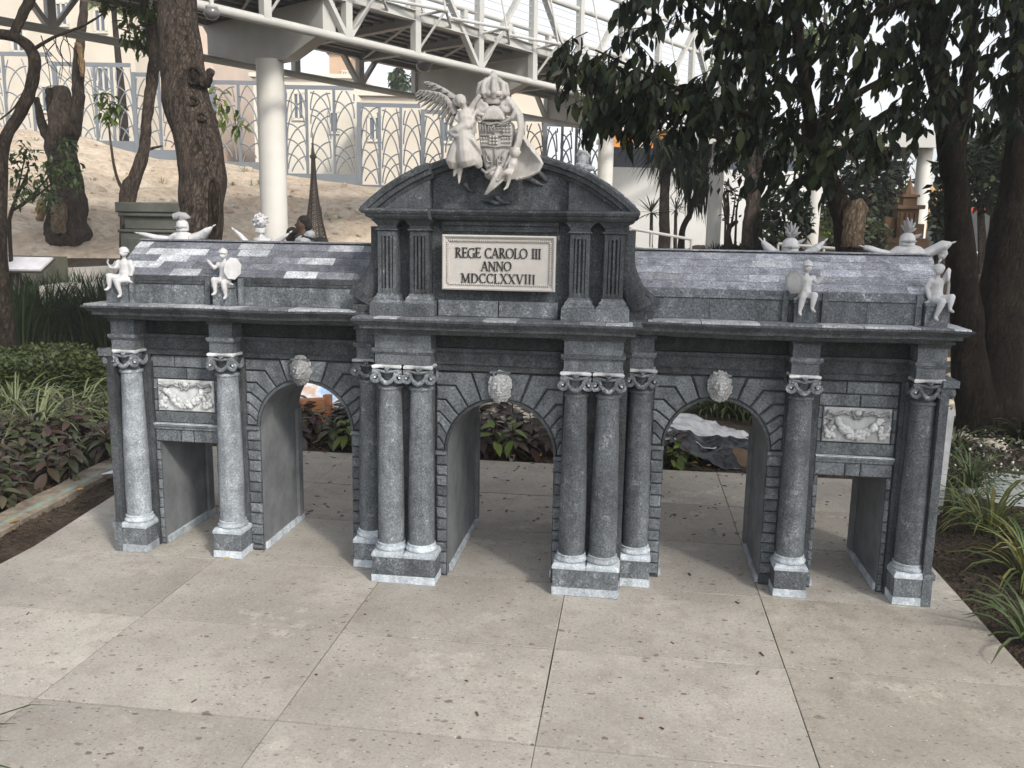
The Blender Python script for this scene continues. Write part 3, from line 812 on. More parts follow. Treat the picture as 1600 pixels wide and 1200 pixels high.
def line(txt, xc, z, h, width, tilt=0):
    tot = sum(GL[c][0]*h if c != ' ' else .42*h for c in txt); k = (width-tot)/max(1, len(txt)-1); x = xc-width/2
    for i, c in enumerate(txt):
        if c == ' ': x += .42*h+k; continue
        x += letter(c, x, z+random.uniform(-.0012, .0012), h)+k
line('REGE CAROLO III', -.004, 1.447, .0415, .364)
line('ANNO', -.010, 1.394, .0395, .130)
line('MDCCLXXVIII', -.002, 1.342, .0405, .315)

# ---- lion heads on the keystones
def lion(cx, cz, yw):
    b = MB(); rnd = random.Random(int(cx*100)+7)
    y = yw-.035
    b.ell((cx, y, cz), (.044, .036, .058), 14, 10)
    b.ell((cx, y-.022, cz+.004), (.027, .02, .036), 10, 8)
    b.ell((cx, y-.038, cz-.012), (.011, .014, .016), 8, 6)
    b.tube([(cx, y-.034, cz+.020), (cx, y-.046, cz-.002), (cx, y-.050, cz-.010)], [.008, .0075, .009], 8)
    b.ell((cx, y-.034, cz-.029), (.015, .012, .007), 8, 6)
    for s in (-1, 1):
        b.ell((cx+s*.016, y-.033, cz+.018), (.010, .008, .006), 7, 5)
        b.ell((cx+s*.020, y-.026, cz+.0), (.012, .012, .012), 7, 5)
        b.ell((cx+s*.008, y-.042, cz-.018), (.008, .008, .006), 7, 5)
    for i in range(200):
        a = rnd.uniform(0, 2*PI); r = rnd.uniform(.6, 1.06)
        dy = (1-r)*.05+.004
        p = Vector((cx+.047*r*math.cos(a), y-dy+.004, cz+.064*r*math.sin(a)))
        if r < .82 and abs(math.cos(a)) < .8 and math.sin(a) < .75 and rnd.random() < .75: continue
        b.ell(p, (rnd.uniform(.005,.009), .007, rnd.uniform(.006,.011)), 6, 5)
    r = remesh(b, .0026, 1); r.build('lion_head', M['relief'], gate, smooth=True, ang=180)
    b = MB(); b.box(cx-.045, cx+.045, yw-.052, yw-.016, .9535, .9615); b.build('keystone_cap', M['block'], gate)
for cx, yw, cz in ((-.955, .13, .905), (.005, -.02, .893), (.952, .13, .908)): lion(cx, cz, yw)
# ------------------------------------------------------------------ sculptures
random.seed(21)
def SP(u, v, d=0.0): return aty(u, v, -.205+d)               # point on the sculpture's plane, d = further back
# -- coat of arms with winged figure
arms = empty('coat_of_arms', (0, -.12, 1.70), 'cream sculpture of a crowned coat of arms with a winged figure on the pediment', 'sculpture')
AO = arms.location
# shield
P = [(746,193),(757,189),(772,191),(786,188),(800,190),(803,205),(800,228),(795,248),(789,262),(775,267),(766,268),(757,262),(753,245),(749,222)]
P2 = [(p.x, p.z) for p in (SP(u, v) for u, v in P)]
b = MB(); b.pprism(P2, -.12, -.208, .008)
b.ell(SP(775, 272, .03), (.05, .05, .03), 10, 7)
b = remesh(b, .004, 3)
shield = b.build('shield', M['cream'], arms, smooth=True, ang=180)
b = MB()
def ln(pts, r=.0028, d=-.006): b.tube([SP(u, v, d-.004) for u, v in pts], r, 6)
for v in (191, 211, 228): ln([(748+(v-191)*.08, v+1), (762, v), (775, v+2), (787, v), (800-(v-191)*.05, v+1)], .0034)
for u in (750, 754, 758): ln([(u, 194), (u, 208)], .003)
for u in (763, 772, 784): ln([(u, 192), (u, 210)], .003)
ln([(764, 196), (771, 208)], .003); ln([(771, 196), (764, 208)], .003)
for v in (196, 200, 204): ln([(774, v), (783, v)], .0025)
for k in range(9):
    u, v = 787+(k % 3)*5, 195+(k//3)*5; b.ell(SP(u, v, -.008), .0045, 6, 5)
for k in range(9):
    u, v = 766+(k % 3)*5, 214+(k//3)*5; b.ell(SP(u, v, -.010), .0058, 6, 5)
for k in range(8):
    for u0 in (752, 785): b.ell(SP(u0+(k % 4)*4, 216+(k//4)*6, -.007), .0042, 6, 5)
for cu, sg in ((764, 1), (782, -1)):
    ln([(cu+sg*6*math.cos(a)*(1-a/9), 246+9*math.sin(a)*(1-a/9)) for a in [i*.42 for i in range(16)]], .0034)
    ln([(cu-sg*6, 233), (cu-sg*2, 242), (cu+sg*5, 252), (cu+sg*4, 260), (cu-sg*2, 261)], .0032)
ln([(773, 232), (774, 245), (773, 258)], .004)
ln([(752, 264), (760, 271), (768, 268), (774, 264), (781, 268), (788, 270), (794, 260)], .006)
ln([(752, 190), (764, 195), (776, 192), (788, 195), (798, 188)], .006)
b.build('charges', M['cream'], shield, smooth=True, ang=180)
# ribbed shell and mantle top over the shield
b = MB()
b.ell(SP(771, 179, .02), (.055, .045, .035), 12, 8)
for k in range(7):
    u = 754+k*5.6; b.tube([SP(771, 166, .0), SP((771+u)/2, 174, -.018), SP(u, 187, -.018)], [.006, .009, .008], 7)
b = remesh(b, .0035, 2); b.build('shell', M['cream'], arms, smooth=True, ang=180)
# crown
b = MB()
b.lathe([(.035, 0), (.040, .010), (.040, .026), (.044, .034), (.038, .036)], tuple(SP(770, 164, .03)), 18)
b.ell(SP(770, 143, .03), (.046, .044, .050), 12, 8)
c0 = SP(770, 160, .03)
for k in range(8):
    a = 2*PI*k/8+.2; ca, sa = math.cos(a), math.sin(a)
    b.tube([c0+Vector((ca*.040, sa*.040, .012)), c0+Vector((ca*.058, sa*.055, .036)), c0+Vector((ca*.052, sa*.05, .068)), c0+Vector((ca*.012, sa*.012, .092))], [.010, .011, .011, .008], 7)
    for t in range(4): b.ell(c0+Vector((ca*(.060-.012*t*.9), sa*(.057-.012*t*.9), .03+.019*t)), .0085, 6, 5)
    a += PI/8; b.ell(c0+Vector((math.cos(a)*.050, math.sin(a)*.048, .028)), .012, 7, 5)
b.ell(c0+Vector((0, 0, .094)), .019, 10, 7); b.ell(c0+Vector((0, 0, .112)), .010, 8, 6)
b = remesh(b, .0032, 1); b.build('crown', M['cream'], arms, smooth=True, ang=180)
# scrolls and mantle straps
b = MB()
def scroll(cu, cv, sg, r0=10, turns=1.5, d=-.002):
    n = 20; return [SP(cu+sg*r0*(1-.75*i/n)*math.cos(2*PI*turns*i/n+PI*.5), cv-r0*(1-.75*i/n)*math.sin(2*PI*turns*i/n+PI*.5), d) for i in range(n+1)]
b.tube(scroll(791, 165, -1, 10), [.011-.005*i/20 for i in range(21)], 7, flat=1.4)
b.tube(scroll(755, 167, 1, 8), [.011-.005*i/20 for i in range(21)], 7, flat=1.4)
b.tube([SP(793, 155, .01), SP(803, 166, -.004), SP(812, 180, -.008), SP(815, 200, -.010), SP(811, 222, -.012), SP(802, 242, -.012), SP(793, 258, -.008), SP(788, 268, 0)], [.014, .020, .022, .022, .020, .019, .017, .012], 9, flat=.55)
b.tube([SP(806, 172, -.016), SP(800, 184, -.018), SP(785, 192, -.01)], [.010, .010, .006], 7)
b.tube([SP(746, 170, .0), SP(744, 180, -.012), SP(752, 188, -.006)], [.010, .011, .008], 7)
b = remesh(b, .0035, 2); b.build('scrollwork', M['cream'], arms, smooth=True, ang=180)
# hanging mantle to the right and its tail
b = MB()
rows = []
for (ul, vl), (ur, vr) in (((803,205),(813,209)), ((803,222),(824,226)), ((801,238),(838,244)), ((797,252),(847,254)), ((793,264),(841,268)), ((789,276),(826,275)), ((787,284),(808,279))):
    rows.append([(lerp(ul, ur, i/6), lerp(vl, vr, i/6), .012+.028*math.sin(PI*i/6+.3)-.03*(i/6)) for i in range(7)])
for dd in (0, .016):
    for j in range(len(rows)-1):
        pass
vs = [SP(u, v, d) for r in rows for u, v, d in r]+[SP(u, v, d+.018) for r in rows for u, v, d in r]
nr, nc = len(rows), 7; N = nr*nc
fs = []
for j in range(nr-1):
    for i in range(nc-1):
        a = j*nc+i; fs += [(a, a+nc, a+nc+1, a+1), (N+a, N+a+1, N+a+nc+1, N+a+nc)]
edge = [i for i in range(nc)]+[j*nc+nc-1 for j in range(1, nr)]+[(nr-1)*nc+i for i in range(nc-2, -1, -1)]+[j*nc for j in range(nr-2, 0, -1)]
for a, c in zip(edge, edge[1:]+edge[:1]): fs.append((a, c, N+c, N+a))
b.add(vs, fs)
b.tube([SP(813, 207, .01), SP(828, 226, .0), SP(841, 244, -.01), SP(847, 256, -.012), SP(841, 268, -.012), SP(824, 276, -.008), SP(805, 280, 0)], .0075, 7)
b.tube([SP(782, 262, .0), SP(776, 276, -.008), SP(768, 290, -.010), SP(760, 302, -.006), SP(757, 305, -.004)], [.028, .030, .022, .013, .004], 9, flat=.5)
b.tube([SP(790, 268, .0), SP(784, 280, -.008), SP(772, 292, -.010), SP(762, 302, -.006)], [.02, .02, .015, .005], 8, flat=.5)
b = remesh(b, .004, 2); b.build('mantle', M['cream'], arms, smooth=True, ang=180)
# cherub on the mantle
b = MB()
b.ell(SP(805, 239, -.022), (.019, .019, .021), 10, 8)
for k in range(10):
    a = k*.63; b.ell(SP(805+7*math.cos(a), 238-7*abs(math.sin(a))**.5*(1 if a < PI else -.4), -.018), .007, 6, 5)
b.tube([SP(804, 246, -.012), SP(801, 256, -.02), SP(799, 264, -.018)], [.013, .020, .018], 9)
b.tube([SP(799, 264, -.022), SP(790, 270, -.036), SP(784, 274, -.03), SP(778, 283, -.022)], [.014, .011, .008, .006], 8)
b.tube([SP(778, 283, -.022), SP(774, 279, -.026)], [.006, .004], 6)
b.tube([SP(800, 264, -.022), SP(797, 272, -.034), SP(795, 283, -.026), SP(792, 293, -.022)], [.014, .012, .008, .006], 8)
b.tube([SP(793, 291, -.022), SP(787, 297, -.028)], [.007, .004], 6)
b.tube([SP(803, 248, -.02), SP(797, 256, -.032), SP(795, 262, -.036)], [.008, .006, .005], 7)
b = remesh(b, .003, 2); b.build('cherub', M['cream'], arms, smooth=True, ang=180)
# winged figure
b = MB()
b.ell(SP(721, 159, -.01), (.021, .024, .024), 12, 9)                              # head
b.ell(SP(719, 155, -.002), (.024, .026, .020), 12, 9)                             # hair
b.ell(SP(722, 161, -.034), (.005, .007, .006), 7, 5)
b.tube([SP(724, 165, -.004), SP(727, 172, 0)], [.012, .016], 8)
b.tube([SP(727, 174, .0), SP(731, 184, -.006), SP(730, 196, -.004), SP(729, 206, 0)], [.034, .044, .042, .048], 12, flat=.8)
b.tube([SP(734, 173, -.004), SP(740, 163, -.012), SP(746, 154, -.014), SP(750, 148, -.014)], [.014, .012, .010, .009], 8)
b.tube([SP(737, 176, -.01), SP(747, 177, -.02), SP(757, 180, -.016)], [.012, .009, .008], 8)
b.tube([SP(719, 176, .0), SP(713, 186, -.018), SP(722, 193, -.03)], [.012, .010, .008], 8)
# skirt
b.tube([SP(727, 200, 0), SP(728, 218, -.006), SP(730, 236, -.008), SP(732, 250, -.004), SP(734, 259, 0)], [.050, .062, .070, .074, .060], 14, flat=.62)
b.tube([SP(718, 215, -.01), SP(713, 235, -.02), SP(708, 252, -.016), SP(709, 263, -.01)], [.022, .028, .032, .018], 9)
b.tube([SP(735, 215, -.02), SP(740, 235, -.03), SP(747, 254, -.02), SP(750, 262, -.012)], [.020, .022, .020, .012], 9)
b.tube([SP(728, 214, -.03), SP(729, 236, -.036), SP(727, 252, -.028)], [.010, .014, .014], 8)
# flying cloak fold at the hip
b.tube([SP(740, 188, -.02), SP(730, 196, -.034), SP(716, 203, -.034), SP(699, 206, -.022)], [.016, .028, .026, .006], 9, flat=.7)
b.tube([SP(699, 206, -.022), SP(712, 213, -.034), SP(728, 213, -.044), SP(740, 220, -.044), SP(748, 232, -.036), SP(752, 242, -.024)], [.006, .018, .022, .020, .016, .008], 9, flat=.6)
b.tube([SP(744, 172, -.02), SP(738, 186, -.034), SP(736, 200, -.034)], [.006, .008, .008], 7)
# feet
b.tube([SP(720, 262, -.01), SP(718, 274, -.018), SP(717, 287, -.026)], [.011, .009, .004], 8)
b.tube([SP(713, 262, -.008), SP(711, 270, -.012), SP(709, 276, -.018)], [.010, .009, .004], 8)
b = remesh(b, .0036, 2)
fig = b.build('winged_figure', M['cream'], arms, smooth=True, ang=180)
def wing(arm, tips, d, d2, name):
    w_ = MB(); A = [SP(u, v, d+(d2-d)*i/(len(arm)-1)) for i, (u, v) in enumerate(arm)]
    def along(t):
        q = t*(len(A)-1); i = min(int(q), len(A)-2); return A[i].lerp(A[i+1], q-i)
    w_.tube(A, [lerp(.020, .008, i/(len(A)-1)) for i in range(len(A))], 9, flat=.8)
    n = len(tips)
    for i, (u, v) in enumerate(tips):
        t = i/(n-1); root = along(1-t*.95); e = SP(u, v, d2+(d-d2)*t)
        mid = root.lerp(e, .6)+Vector((0, -.004-.004*(i % 2), -.003))
        w_.tube([root, root.lerp(mid, .5), mid, e], [.008, .0135, .0145, .003], 7, flat=.42)
    for i, (u, v) in enumerate(tips[1:-1]):                     # covert feathers over the roots
        t = (i+.5)/(n-2); root = along(1-t*.9); e = root.lerp(SP(u, v, d2+(d-d2)*t), .5)
        w_.tube([root+Vector((0, -.012, .004)), root.lerp(e, .6)+Vector((0, -.016, 0)), e+Vector((0, -.010, 0))], [.008, .012, .004], 6, flat=.5)
    w_.build(name, M['cream'], fig, smooth=True, ang=60)
wing([(712, 180), (705, 166), (696, 154), (686, 148), (668, 144), (655, 143)], [(648, 149), (647, 153), (649, 158), (652, 163), (657, 168), (663, 173), (669, 177), (676, 181), (683, 185), (690, 189), (697, 193), (704, 197)], .01, .05, 'wing')
wing([(716, 168), (708, 152), (694, 142), (680, 134), (668, 129)], [(663, 128), (663, 131), (666, 135), (671, 139), (678, 144), (686, 149), (695, 156)], .06, .10, 'wing')

# -- seated putti
def putto(label, base, k, mx, pose, face=0.0):
    """k metres per unit; mx mirrors left-right; local x right, y back, z up from the seat"""
    o = empty('putto_statue', base, label, 'statue', None)
    F_ = Matrix.Rotation(face, 3, 'Z')
    def T(x, y, z): return Vector(base)+F_ @ (Vector((mx*x, y, z))*k)
    b = MB()
    tb = lambda pts, r, n=9: b.tube([T(*p) for p in pts], [q*k for q in r], n)
    el = lambda c, r: b.ell(T(*c), tuple(q*k for q in r), 12, 9)
    # hips, belly, chest, neck
    tb([(0, .14, .10), (0, .12, .30), (.0, .10, .55), (.0, .10, .80), (.0, .10, .98)], [.26, .27, .245, .26, .16], 12)
    el((0, .02, .42), (.22, .18, .2)); el((.13, .0, .82), (.12, .10, .10)); el((-.13, .0, .82), (.12, .10, .10))
    tb([(0, .08, .95), (.02, .06, 1.12)], [.10, .09])
    hx, hy, hz = pose['head']
    el((hx, hy, hz), (.175, .19, .205)); el((hx, hy-.10, hz-.08), (.13, .12, .12))
    el((hx+pose.get('look', 0)*.10, hy-.21, hz-.04), (.035, .045, .045)); el((hx-.17, hy, hz-.03), (.035, .05, .06)); el((hx+.17, hy, hz-.03), (.035, .05, .06))
    for s_, A in ((1, pose['armR']), (-1, pose['armL'])):
        sh = (s_*.27, .10, .90)
        tb([sh, A[0], A[1]], [.135, .105, .072]); el(sh, (.12, .11, .11)); el(A[1], (.07, .07, .075))
        h = A[1]; f = A[2]
        for q in range(4): tb([h, (h[0]+f[0]*.09+(q-1.5)*.028, h[1]+f[1]*.09, h[2]+f[2]*.09), (h[0]+f[0]*.12+(q-1.5)*.03, h[1]+f[1]*.12-.03, h[2]+f[2]*.12)], [.026, .022, .016], 6)
    for s_, A in ((1, pose['legR']), (-1, pose['legL'])):
        tb([(s_*.14, .05, .10), A[0]], [.20, .145]); tb([A[0], tuple(lerp(A[0][i], A[1][i], .4) for i in range(3)), A[1]], [.14, .13, .075])
        el(A[0], (.145, .145, .14))
        ft = A[1]; d = A[2]
        tb([ft, (ft[0]+d[0]*.12, ft[1]+d[1]*.12, ft[2]-.07), (ft[0]+d[0]*.24, ft[1]+d[1]*.24, ft[2]-.10)], [.075, .075, .045])
    tb([(-.30, .02, .04), (0, -.06, .14), (.30, .02, .04)], [.10, .13, .10])          # cloth over the lap
    tb([(.26, .02, .02), (.40, -.02, -.02), (.48, -.0, -.04)], [.09, .06, .03])
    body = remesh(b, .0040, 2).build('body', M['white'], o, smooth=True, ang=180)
    h = MB()
    if pose['hat'] == 'helmet':
        h.ell(T(hx, hy+.01, hz+.08), tuple(q*k for q in (.215, .225, .19)), 14, 9)
        h.tube([T(hx-.2, hy-.13, hz+.06), T(hx, hy-.27, hz+.075), T(hx+.2, hy-.13, hz+.06)], [.03*k, .05*k, .03*k], 7, flat=.6)
        h.tube([T(hx, hy-.18, hz+.2), T(hx, hy, hz+.29), T(hx, hy+.2, hz+.16)], [.02*k, .035*k, .02*k], 7)
        remesh(h, .003, 1).build('helmet', M['white'], o, smooth=True, ang=180)
    else:
        h.ell(T(hx-.02, hy+.03, hz+.07), tuple(q*k for q in (.225, .225, .185)), 14, 9)
        for i in range(16):
            a = i*.4; h.ell(T(hx+.19*math.cos(a), hy+.03+.19*math.sin(a), hz+.02), tuple(q*k for q in (.05, .05, .05)), 7, 5)
        remesh(h, .003, 2).build('hair', M['white'], o, smooth=True, ang=180)
    if pose.get('shield'):
        c, ax, ay, r1, r2 = pose['shield']
        sm = MB(); n = 8
        ax, ay = Vector(ax).normalized(), Vector(ay).normalized(); nz = ax.cross(ay)
        vs = []
        for dz, sc2 in ((-.03, 1.0), (.03, .98), (.055, .55)):
            for i in range(n):
                a = 2*PI*(i+.5)/n; p = Vector(c)+ax*(r1*math.cos(a)*sc2)+ay*(r2*math.sin(a)*sc2)+nz*dz; vs.append(T(*p))
        fs = [(j*n+i, j*n+(i+1)%n, (j+1)*n+(i+1)%n, (j+1)*n+i) for j in range(2) for i in range(n)]+[tuple(range(n-1,-1,-1)), tuple(2*n+i for i in range(n))]
        sm.add(vs, fs); sm.build('shield', M['white'], o)
    if pose.get('horn'):
        hm = MB(); pts, r = pose['horn']; hm.tube([T(*p) for p in pts], [q*k for q in r], 8); hm.build('horn', M['white'], o, smooth=True, ang=60)
    return o
shieldboy = dict(head=(-.02, .02, 1.34), look=-.6, hat='helmet', armL=[(-.44, -.02, .70), (-.66, -.14, 1.02), (-.5, -.1, .8)], armR=[(.46, .02, .62), (.50, -.18, .52), (.2, -.5, -.1)],
    legL=[(-.30, -.40, .20), (-.22, -.44, -.36), (-.5, -.8, 0)], legR=[(.16, -.42, .10), (.26, -.42, -.52), (-.15, -.9, -.2)], shield=((.52, -.22, .72), (.8, .45, -.1), (.12, .05, 1), .40, .52))
hornboy = dict(head=(.06, .0, 1.34), look=-.7, hat='hair', armL=[(-.30, -.20, .62), (-.42, -.40, .66), (-.2, -.4, .8)], armR=[(.40, .08, .56), (.34, .02, .24), (-.1, -.4, -.6)],
    legL=[(-.52, -.36, .26), (-.50, -.40, -.28), (-.7, -.7, 0)], legR=[(-.14, -.44, .06), (.06, -.42, -.58), (-.3, -.8, -.3)], horn=([(-.52, -.34, 1.02), (-.56, -.36, .86), (-.46, -.38, .72), (-.28, -.36, .74), (-.20, -.30, .94)], [.05, .04, .045, .04, .03]))
restboy = dict(head=(.02, .0, 1.34), look=-.5, hat='hair', armL=[(-.38, -.02, 1.36), (-.34, -.14, .98), (.2, -.2, -.9)], armR=[(.40, .06, .56), (.32, .0, .24), (-.1, -.4, -.6)],
    legL=[(-.46, -.36, .26), (-.40, -.42, -.22), (-.5, -.8, 0)], legR=[(-.10, -.44, .06), (.12, -.42, -.58), (-.3, -.8, -.3)], horn=([(-.36, -.12, .95), (-.40, -.08, .70), (-.42, -.02, .34), (-.36, 0, .1)], [.045, .055, .06, .06]))
K = .099
putto('white seated boy statue playing a small horn, above the leftmost column', (-1.745, -.012, 1.303), K, 1, hornboy, 0)
putto('white seated boy statue with helmet and shield on the left wing of the gate', (-1.262, -.012, 1.303), K, 1, shieldboy, 0)
putto('white seated boy statue with helmet and shield, on the right wing of the gate', (1.262, -.012, 1.303), K, -1, shieldboy, 0)
putto('white seated boy statue with one arm raised to his head, above the rightmost column', (1.775, -.012, 1.303), K, -1, restboy, 0)

# -- trophies of arms standing on the back edge of the roof
def trophy(label, kind, arms_, head, torso, plume=None):
    yb = .47; pxm = (aty(1, 380, yb)-aty(0, 380, yb)).length
    Q = lambda u, v, d=0.0: aty(u, v, yb+d)
    base = Q(torso[len(torso)//2][0], torso[0][1]+6); base.z = 1.44
    o = empty('trophy_statue', base, label, 'statue', 'trophies of arms along the back of the roof')
    b = MB()
    b.tube([Q(u, v) for u, v, r in torso], [r*pxm for u, v, r in torso], 12, flat=.85)
    c0 = Q(*torso[len(torso)//2][:2]); b.tube([c0, (c0.x, c0.y, 1.42)], [.045, .055], 12)
    hu, hv, rx, ry = head
    b.tube([Q(hu, hv+ry), Q(hu, hv+ry+8)], [rx*.72*pxm, rx*.75*pxm], 12)
    b = remesh(b, .0045, 2); b.build('torso', M['white'], o, smooth=True, ang=180)
    for A in arms_:
        f = MB(); n = len(A)
        pts = [Q(u, v, .006*math.sin(i*2.0)) for i, (u, v, r) in enumerate(A)]; rr = [r*pxm for u, v, r in A]
        f.tube(pts, rr, 9, flat=.8, nz=.25, seed=hu)
        e, d = pts[-1], (pts[-1]-pts[-2]).normalized()
        f.tube([e-d*.006, e+d*.004, e+d*.010, e+d*.032], [.004, .005, .0105, .001], 6, flat=.5)
        f = remesh(f, .0035, 1); f.build('flag', M['white'], o, smooth=True, ang=180)
    h = MB(); c = Q(hu, hv); R_ = rx*pxm; H_ = ry*pxm
    if kind != 'curls':
        h.lathe([(R_*.8, -H_), (R_*1.02, -H_*.9), (R_*1.05, -H_*.2), (R_*.95, H_*.5), (R_*.55, H_*.95), (R_*.1, H_*1.08)], tuple(c), 16)
        h.tube([c+Vector((-R_*1.05, -R_*.5, -H_*.3)), c+Vector((0, -R_*1.25, -H_*.3)), c+Vector((R_*1.05, -R_*.5, -H_*.3))], [.004, .007, .004], 6)
        if kind == 'vase': h.tube([c+Vector((R_*.6, 0, H_*.2)), c+Vector((R_*1.3, 0, H_*.55)), c+Vector((R_*1.75, 0, H_*.85))], [.010, .009, .002], 6)
    else: h.ell(c, (R_*.9, R_*.9, H_*.9), 12, 9)
    h.build('helmet', M['white'], o, smooth=True, ang=50)
    p = MB(); rnd = random.Random(int(hu))
    if kind == 'curls':
        for i in range(46):
            a = rnd.uniform(0, 6.28); e = rnd.uniform(-.7, 1.5); k = rnd.uniform(.9, 1.05)
            p.ell(c+Vector((R_*k*math.cos(a)*math.cos(e), R_*k*math.sin(a)*math.cos(e), H_*k*math.sin(e))), rnd.uniform(.005, .0085), 7, 5)
    elif kind == 'crest':
        p.tube([Q(272, 339), Q(280, 337), Q(290, 338), Q(297, 340)], [5*pxm, 5.5*pxm, 5*pxm, 1.5*pxm], 8); p.tube([Q(285, 346), Q(285, 338)], [6*pxm, 8*pxm], 8, flat=.6)
    else:
        for (u, v) in plume:
            e = Q(u, v, rnd.uniform(-.03, .03)); q = c+Vector((0, 0, H_*.8)); m1 = q.lerp(e, .6)+Vector((0, 0, .006))
            p.tube([q, q.lerp(m1, .5), m1, e], [.005, .012, .016, .005], 7, flat=.5)
    p.build('plume', M['white'], o, smooth=True, ang=70)
trophy('white armour trophy with flat crested helmet, leftmost behind the roof ridge', 'crest', [[(266, 374, 6), (244, 371, 5), (228, 367, 4), (217, 364.5, 2.5)], [(298, 374, 8), (316, 368, 8), (324, 360, 6), (331, 355, 2)]], (285, 352, 8, 8), [(262, 376, 5), (274, 370, 7), (285, 368, 8), (295, 370, 7), (303, 377, 5)])
trophy('white armour trophy with curly haired head, behind the left roof beside the shield boy', 'curls', [[(394, 387, 4), (382, 375, 5), (374, 366, 4), (367, 360, 2.5)], [(420, 387, 5), (436, 377, 5), (446, 369, 3), (451, 365, 1.5)]], (407, 346, 10.5, 10), [(403, 384, 8), (410, 372, 9), (416, 384, 8)])
trophy('white armour trophy with feather plume between two spread flags, behind the right shield boy', 'vase', [[(1222, 402, 6), (1208, 395, 8), (1199, 386, 7), (1191, 377, 3)], [(1250, 402, 6), (1266, 395, 7), (1277, 387, 6), (1287, 378, 2.5)]], (1235, 383, 10, 9), [(1228, 402, 8), (1236, 396, 9), (1243, 402, 8)], [(1230, 349), (1236, 346), (1243, 349), (1248, 354), (1251, 363), (1226, 354), (1233, 352), (1240, 353), (1246, 360), (1228, 362)])
trophy('white armour trophy with broad shoulders and feather plume, rightmost behind the roof ridge', 'vase', [[(1396, 400, 7), (1375, 394, 6), (1360, 389, 5), (1350, 386, 4)], [(1440, 398, 7), (1458, 390, 8), (1474, 384, 9), (1486, 380, 3)], [(1470, 388, 8), (1473, 397, 7), (1470, 404, 4)]], (1418, 374, 9, 8), [(1388, 401, 6), (1402, 394, 9), (1418, 391, 10), (1434, 394, 9), (1446, 401, 6)], [(1412, 345), (1418, 340), (1425, 342), (1430, 348), (1431, 357), (1408, 352), (1414, 349), (1421, 348), (1427, 353), (1412, 358)])
# small helmet on the back of the pediment
o = empty('helmet_ornament', (.335, .02, 1.80), 'small grey helmet ornament on the right slope of the pediment', 'ornament')
b = MB(); b.ell((.33, .02, 1.853), (.026, .032, .030), 12, 9); b.tube([(.305, -.005, 1.838), (.33, -.018, 1.830), (.362, -.005, 1.832)], [.008, .012, .006], 7); b.tube([(.30, .02, 1.872), (.315, .02, 1.892), (.34, .02, 1.888), (.36, .02, 1.87)], [.006, .010, .010, .005], 7)
b.tube([(.33, .02, 1.80), (.333, .02, 1.84)], [.03, .02], 9); b.ell((.355, .0, 1.822), (.03, .03, .012), 9, 6)
remesh(b, .0035, 1).build('helmet', M['relief'], o, smooth=True, ang=180)
# ------------------------------------------------------------------ setting
random.seed(31)
def soil_mat():
    k = NT('soil', .95, .1)
    a = k.noise(4, 5, .65, k.raw); b_ = k.noise(38, 4, .7, k.raw); v = k.voro(60, vec=k.raw)
    c = k.mix(k.ramp(a, [(.35, 0), (.65, 1)]), (.040, .030, .023), (.085, .066, .050))
    c = k.mix(1.0, c, k.ramp(b_, [(.3, .5), (.7, 1.5)]), 'MULTIPLY')
    k.bump(k.math('ADD', b_, k.math('MULTIPLY', v, .5)), .9, .03)
    return k.done(c)
def slab_mat(name, base, stain):
    k = NT(name, .72, .3)
    big = k.noise(1.6, 4, .6); mid = k.noise(9, 4, .65); fine = k.noise(90, 3, .7)
    c = k.mix(k.ramp(big, [(.35, 0), (.66, 1)]), [q*.80 for q in base], [q*1.10 for q in base])
    c = k.mix(k.ramp(mid, [(.48, 0), (.72, .75)]), c, stain)
    c = k.mix(k.ramp(k.noise(3.1, 4, .7), [(.58, 0), (.72, .55)]), c, [min(.62, q*1.5) for q in base])
    c = k.mix(k.ramp(k.noise(5, 5, .75, k.scaled((.5, 2.2, 1))), [(.66, 0), (.74, .5)]), c, (.60, .58, .54))
    c = k.mix(k.ramp(k.noise(30, 4, .7), [(.60, 0), (.74, .30)]), c, (.20, .165, .13))
    c = k.mix(1.0, c, k.ramp(fine, [(.3, .86), (.7, 1.12)]), 'MULTIPLY')
    # pumice clasts of the volcanic stone: sparse angular flecks, brown and grey, a few pale
    w_ = k.scaled((1, 1.5, 1))
    for sc_, thr, colr, seed in ((34, .19, (.13, .10, .08), 0), (15, .15, (.15, .12, .10), 3), (8.5, .085, (.17, .135, .11), 7), (60, .2, (.19, .16, .135), 5), (42, .11, (.68, .66, .62), 9), (90, .2, (.15, .12, .10), 13)):
        mp = k.new('ShaderNodeMapping'); mp.inputs['Location'].default_value = (seed, seed*.7, 0); k.ln(w_, mp.inputs[0])
        nz = k.noise(sc_*2.2, 2, .5, mp.outputs[0])
        vv = k.new('ShaderNodeTexVoronoi'); vv.inputs['Scale'].default_value = sc_; k.ln(mp.outputs[0], vv.inputs['Vector'])
        d = k.math('ADD', vv.outputs['Distance'], k.math('MULTIPLY', k.math('SUBTRACT', nz, .5), .55))
        sz = k.new('ShaderNodeSeparateColor'); k.ln(vv.outputs['Color'], sz.inputs[0])
        gate_ = k.math('GREATER_THAN', sz.outputs[0], .60)
        f = k.math('MULTIPLY', k.ramp(d, [(thr*.8, 1), (thr*1.15, 0)]), gate_)
        c = k.mix(k.math('MULTIPLY', f, k.ramp(sz.outputs[1], [(0, .35), (1, .95)])), c, colr)
    c = k.mix(1.0, c, k.ramp(k.rnd, [(0, .86), (.5, .98), (1, 1.07)]), 'MULTIPLY')
    k.bump(k.math('ADD', fine, k.math('MULTIPLY', mid, .7)), .25, .003)
    return k.done(c)
M['soil'] = soil_mat()
M['slab'] = slab_mat('slab_stone', (.405, .380, .342), (.315, .285, .25))
M['slab_dirty'] = slab_mat('slab_stone_dirty', (.375, .342, .295), (.26, .228, .19))
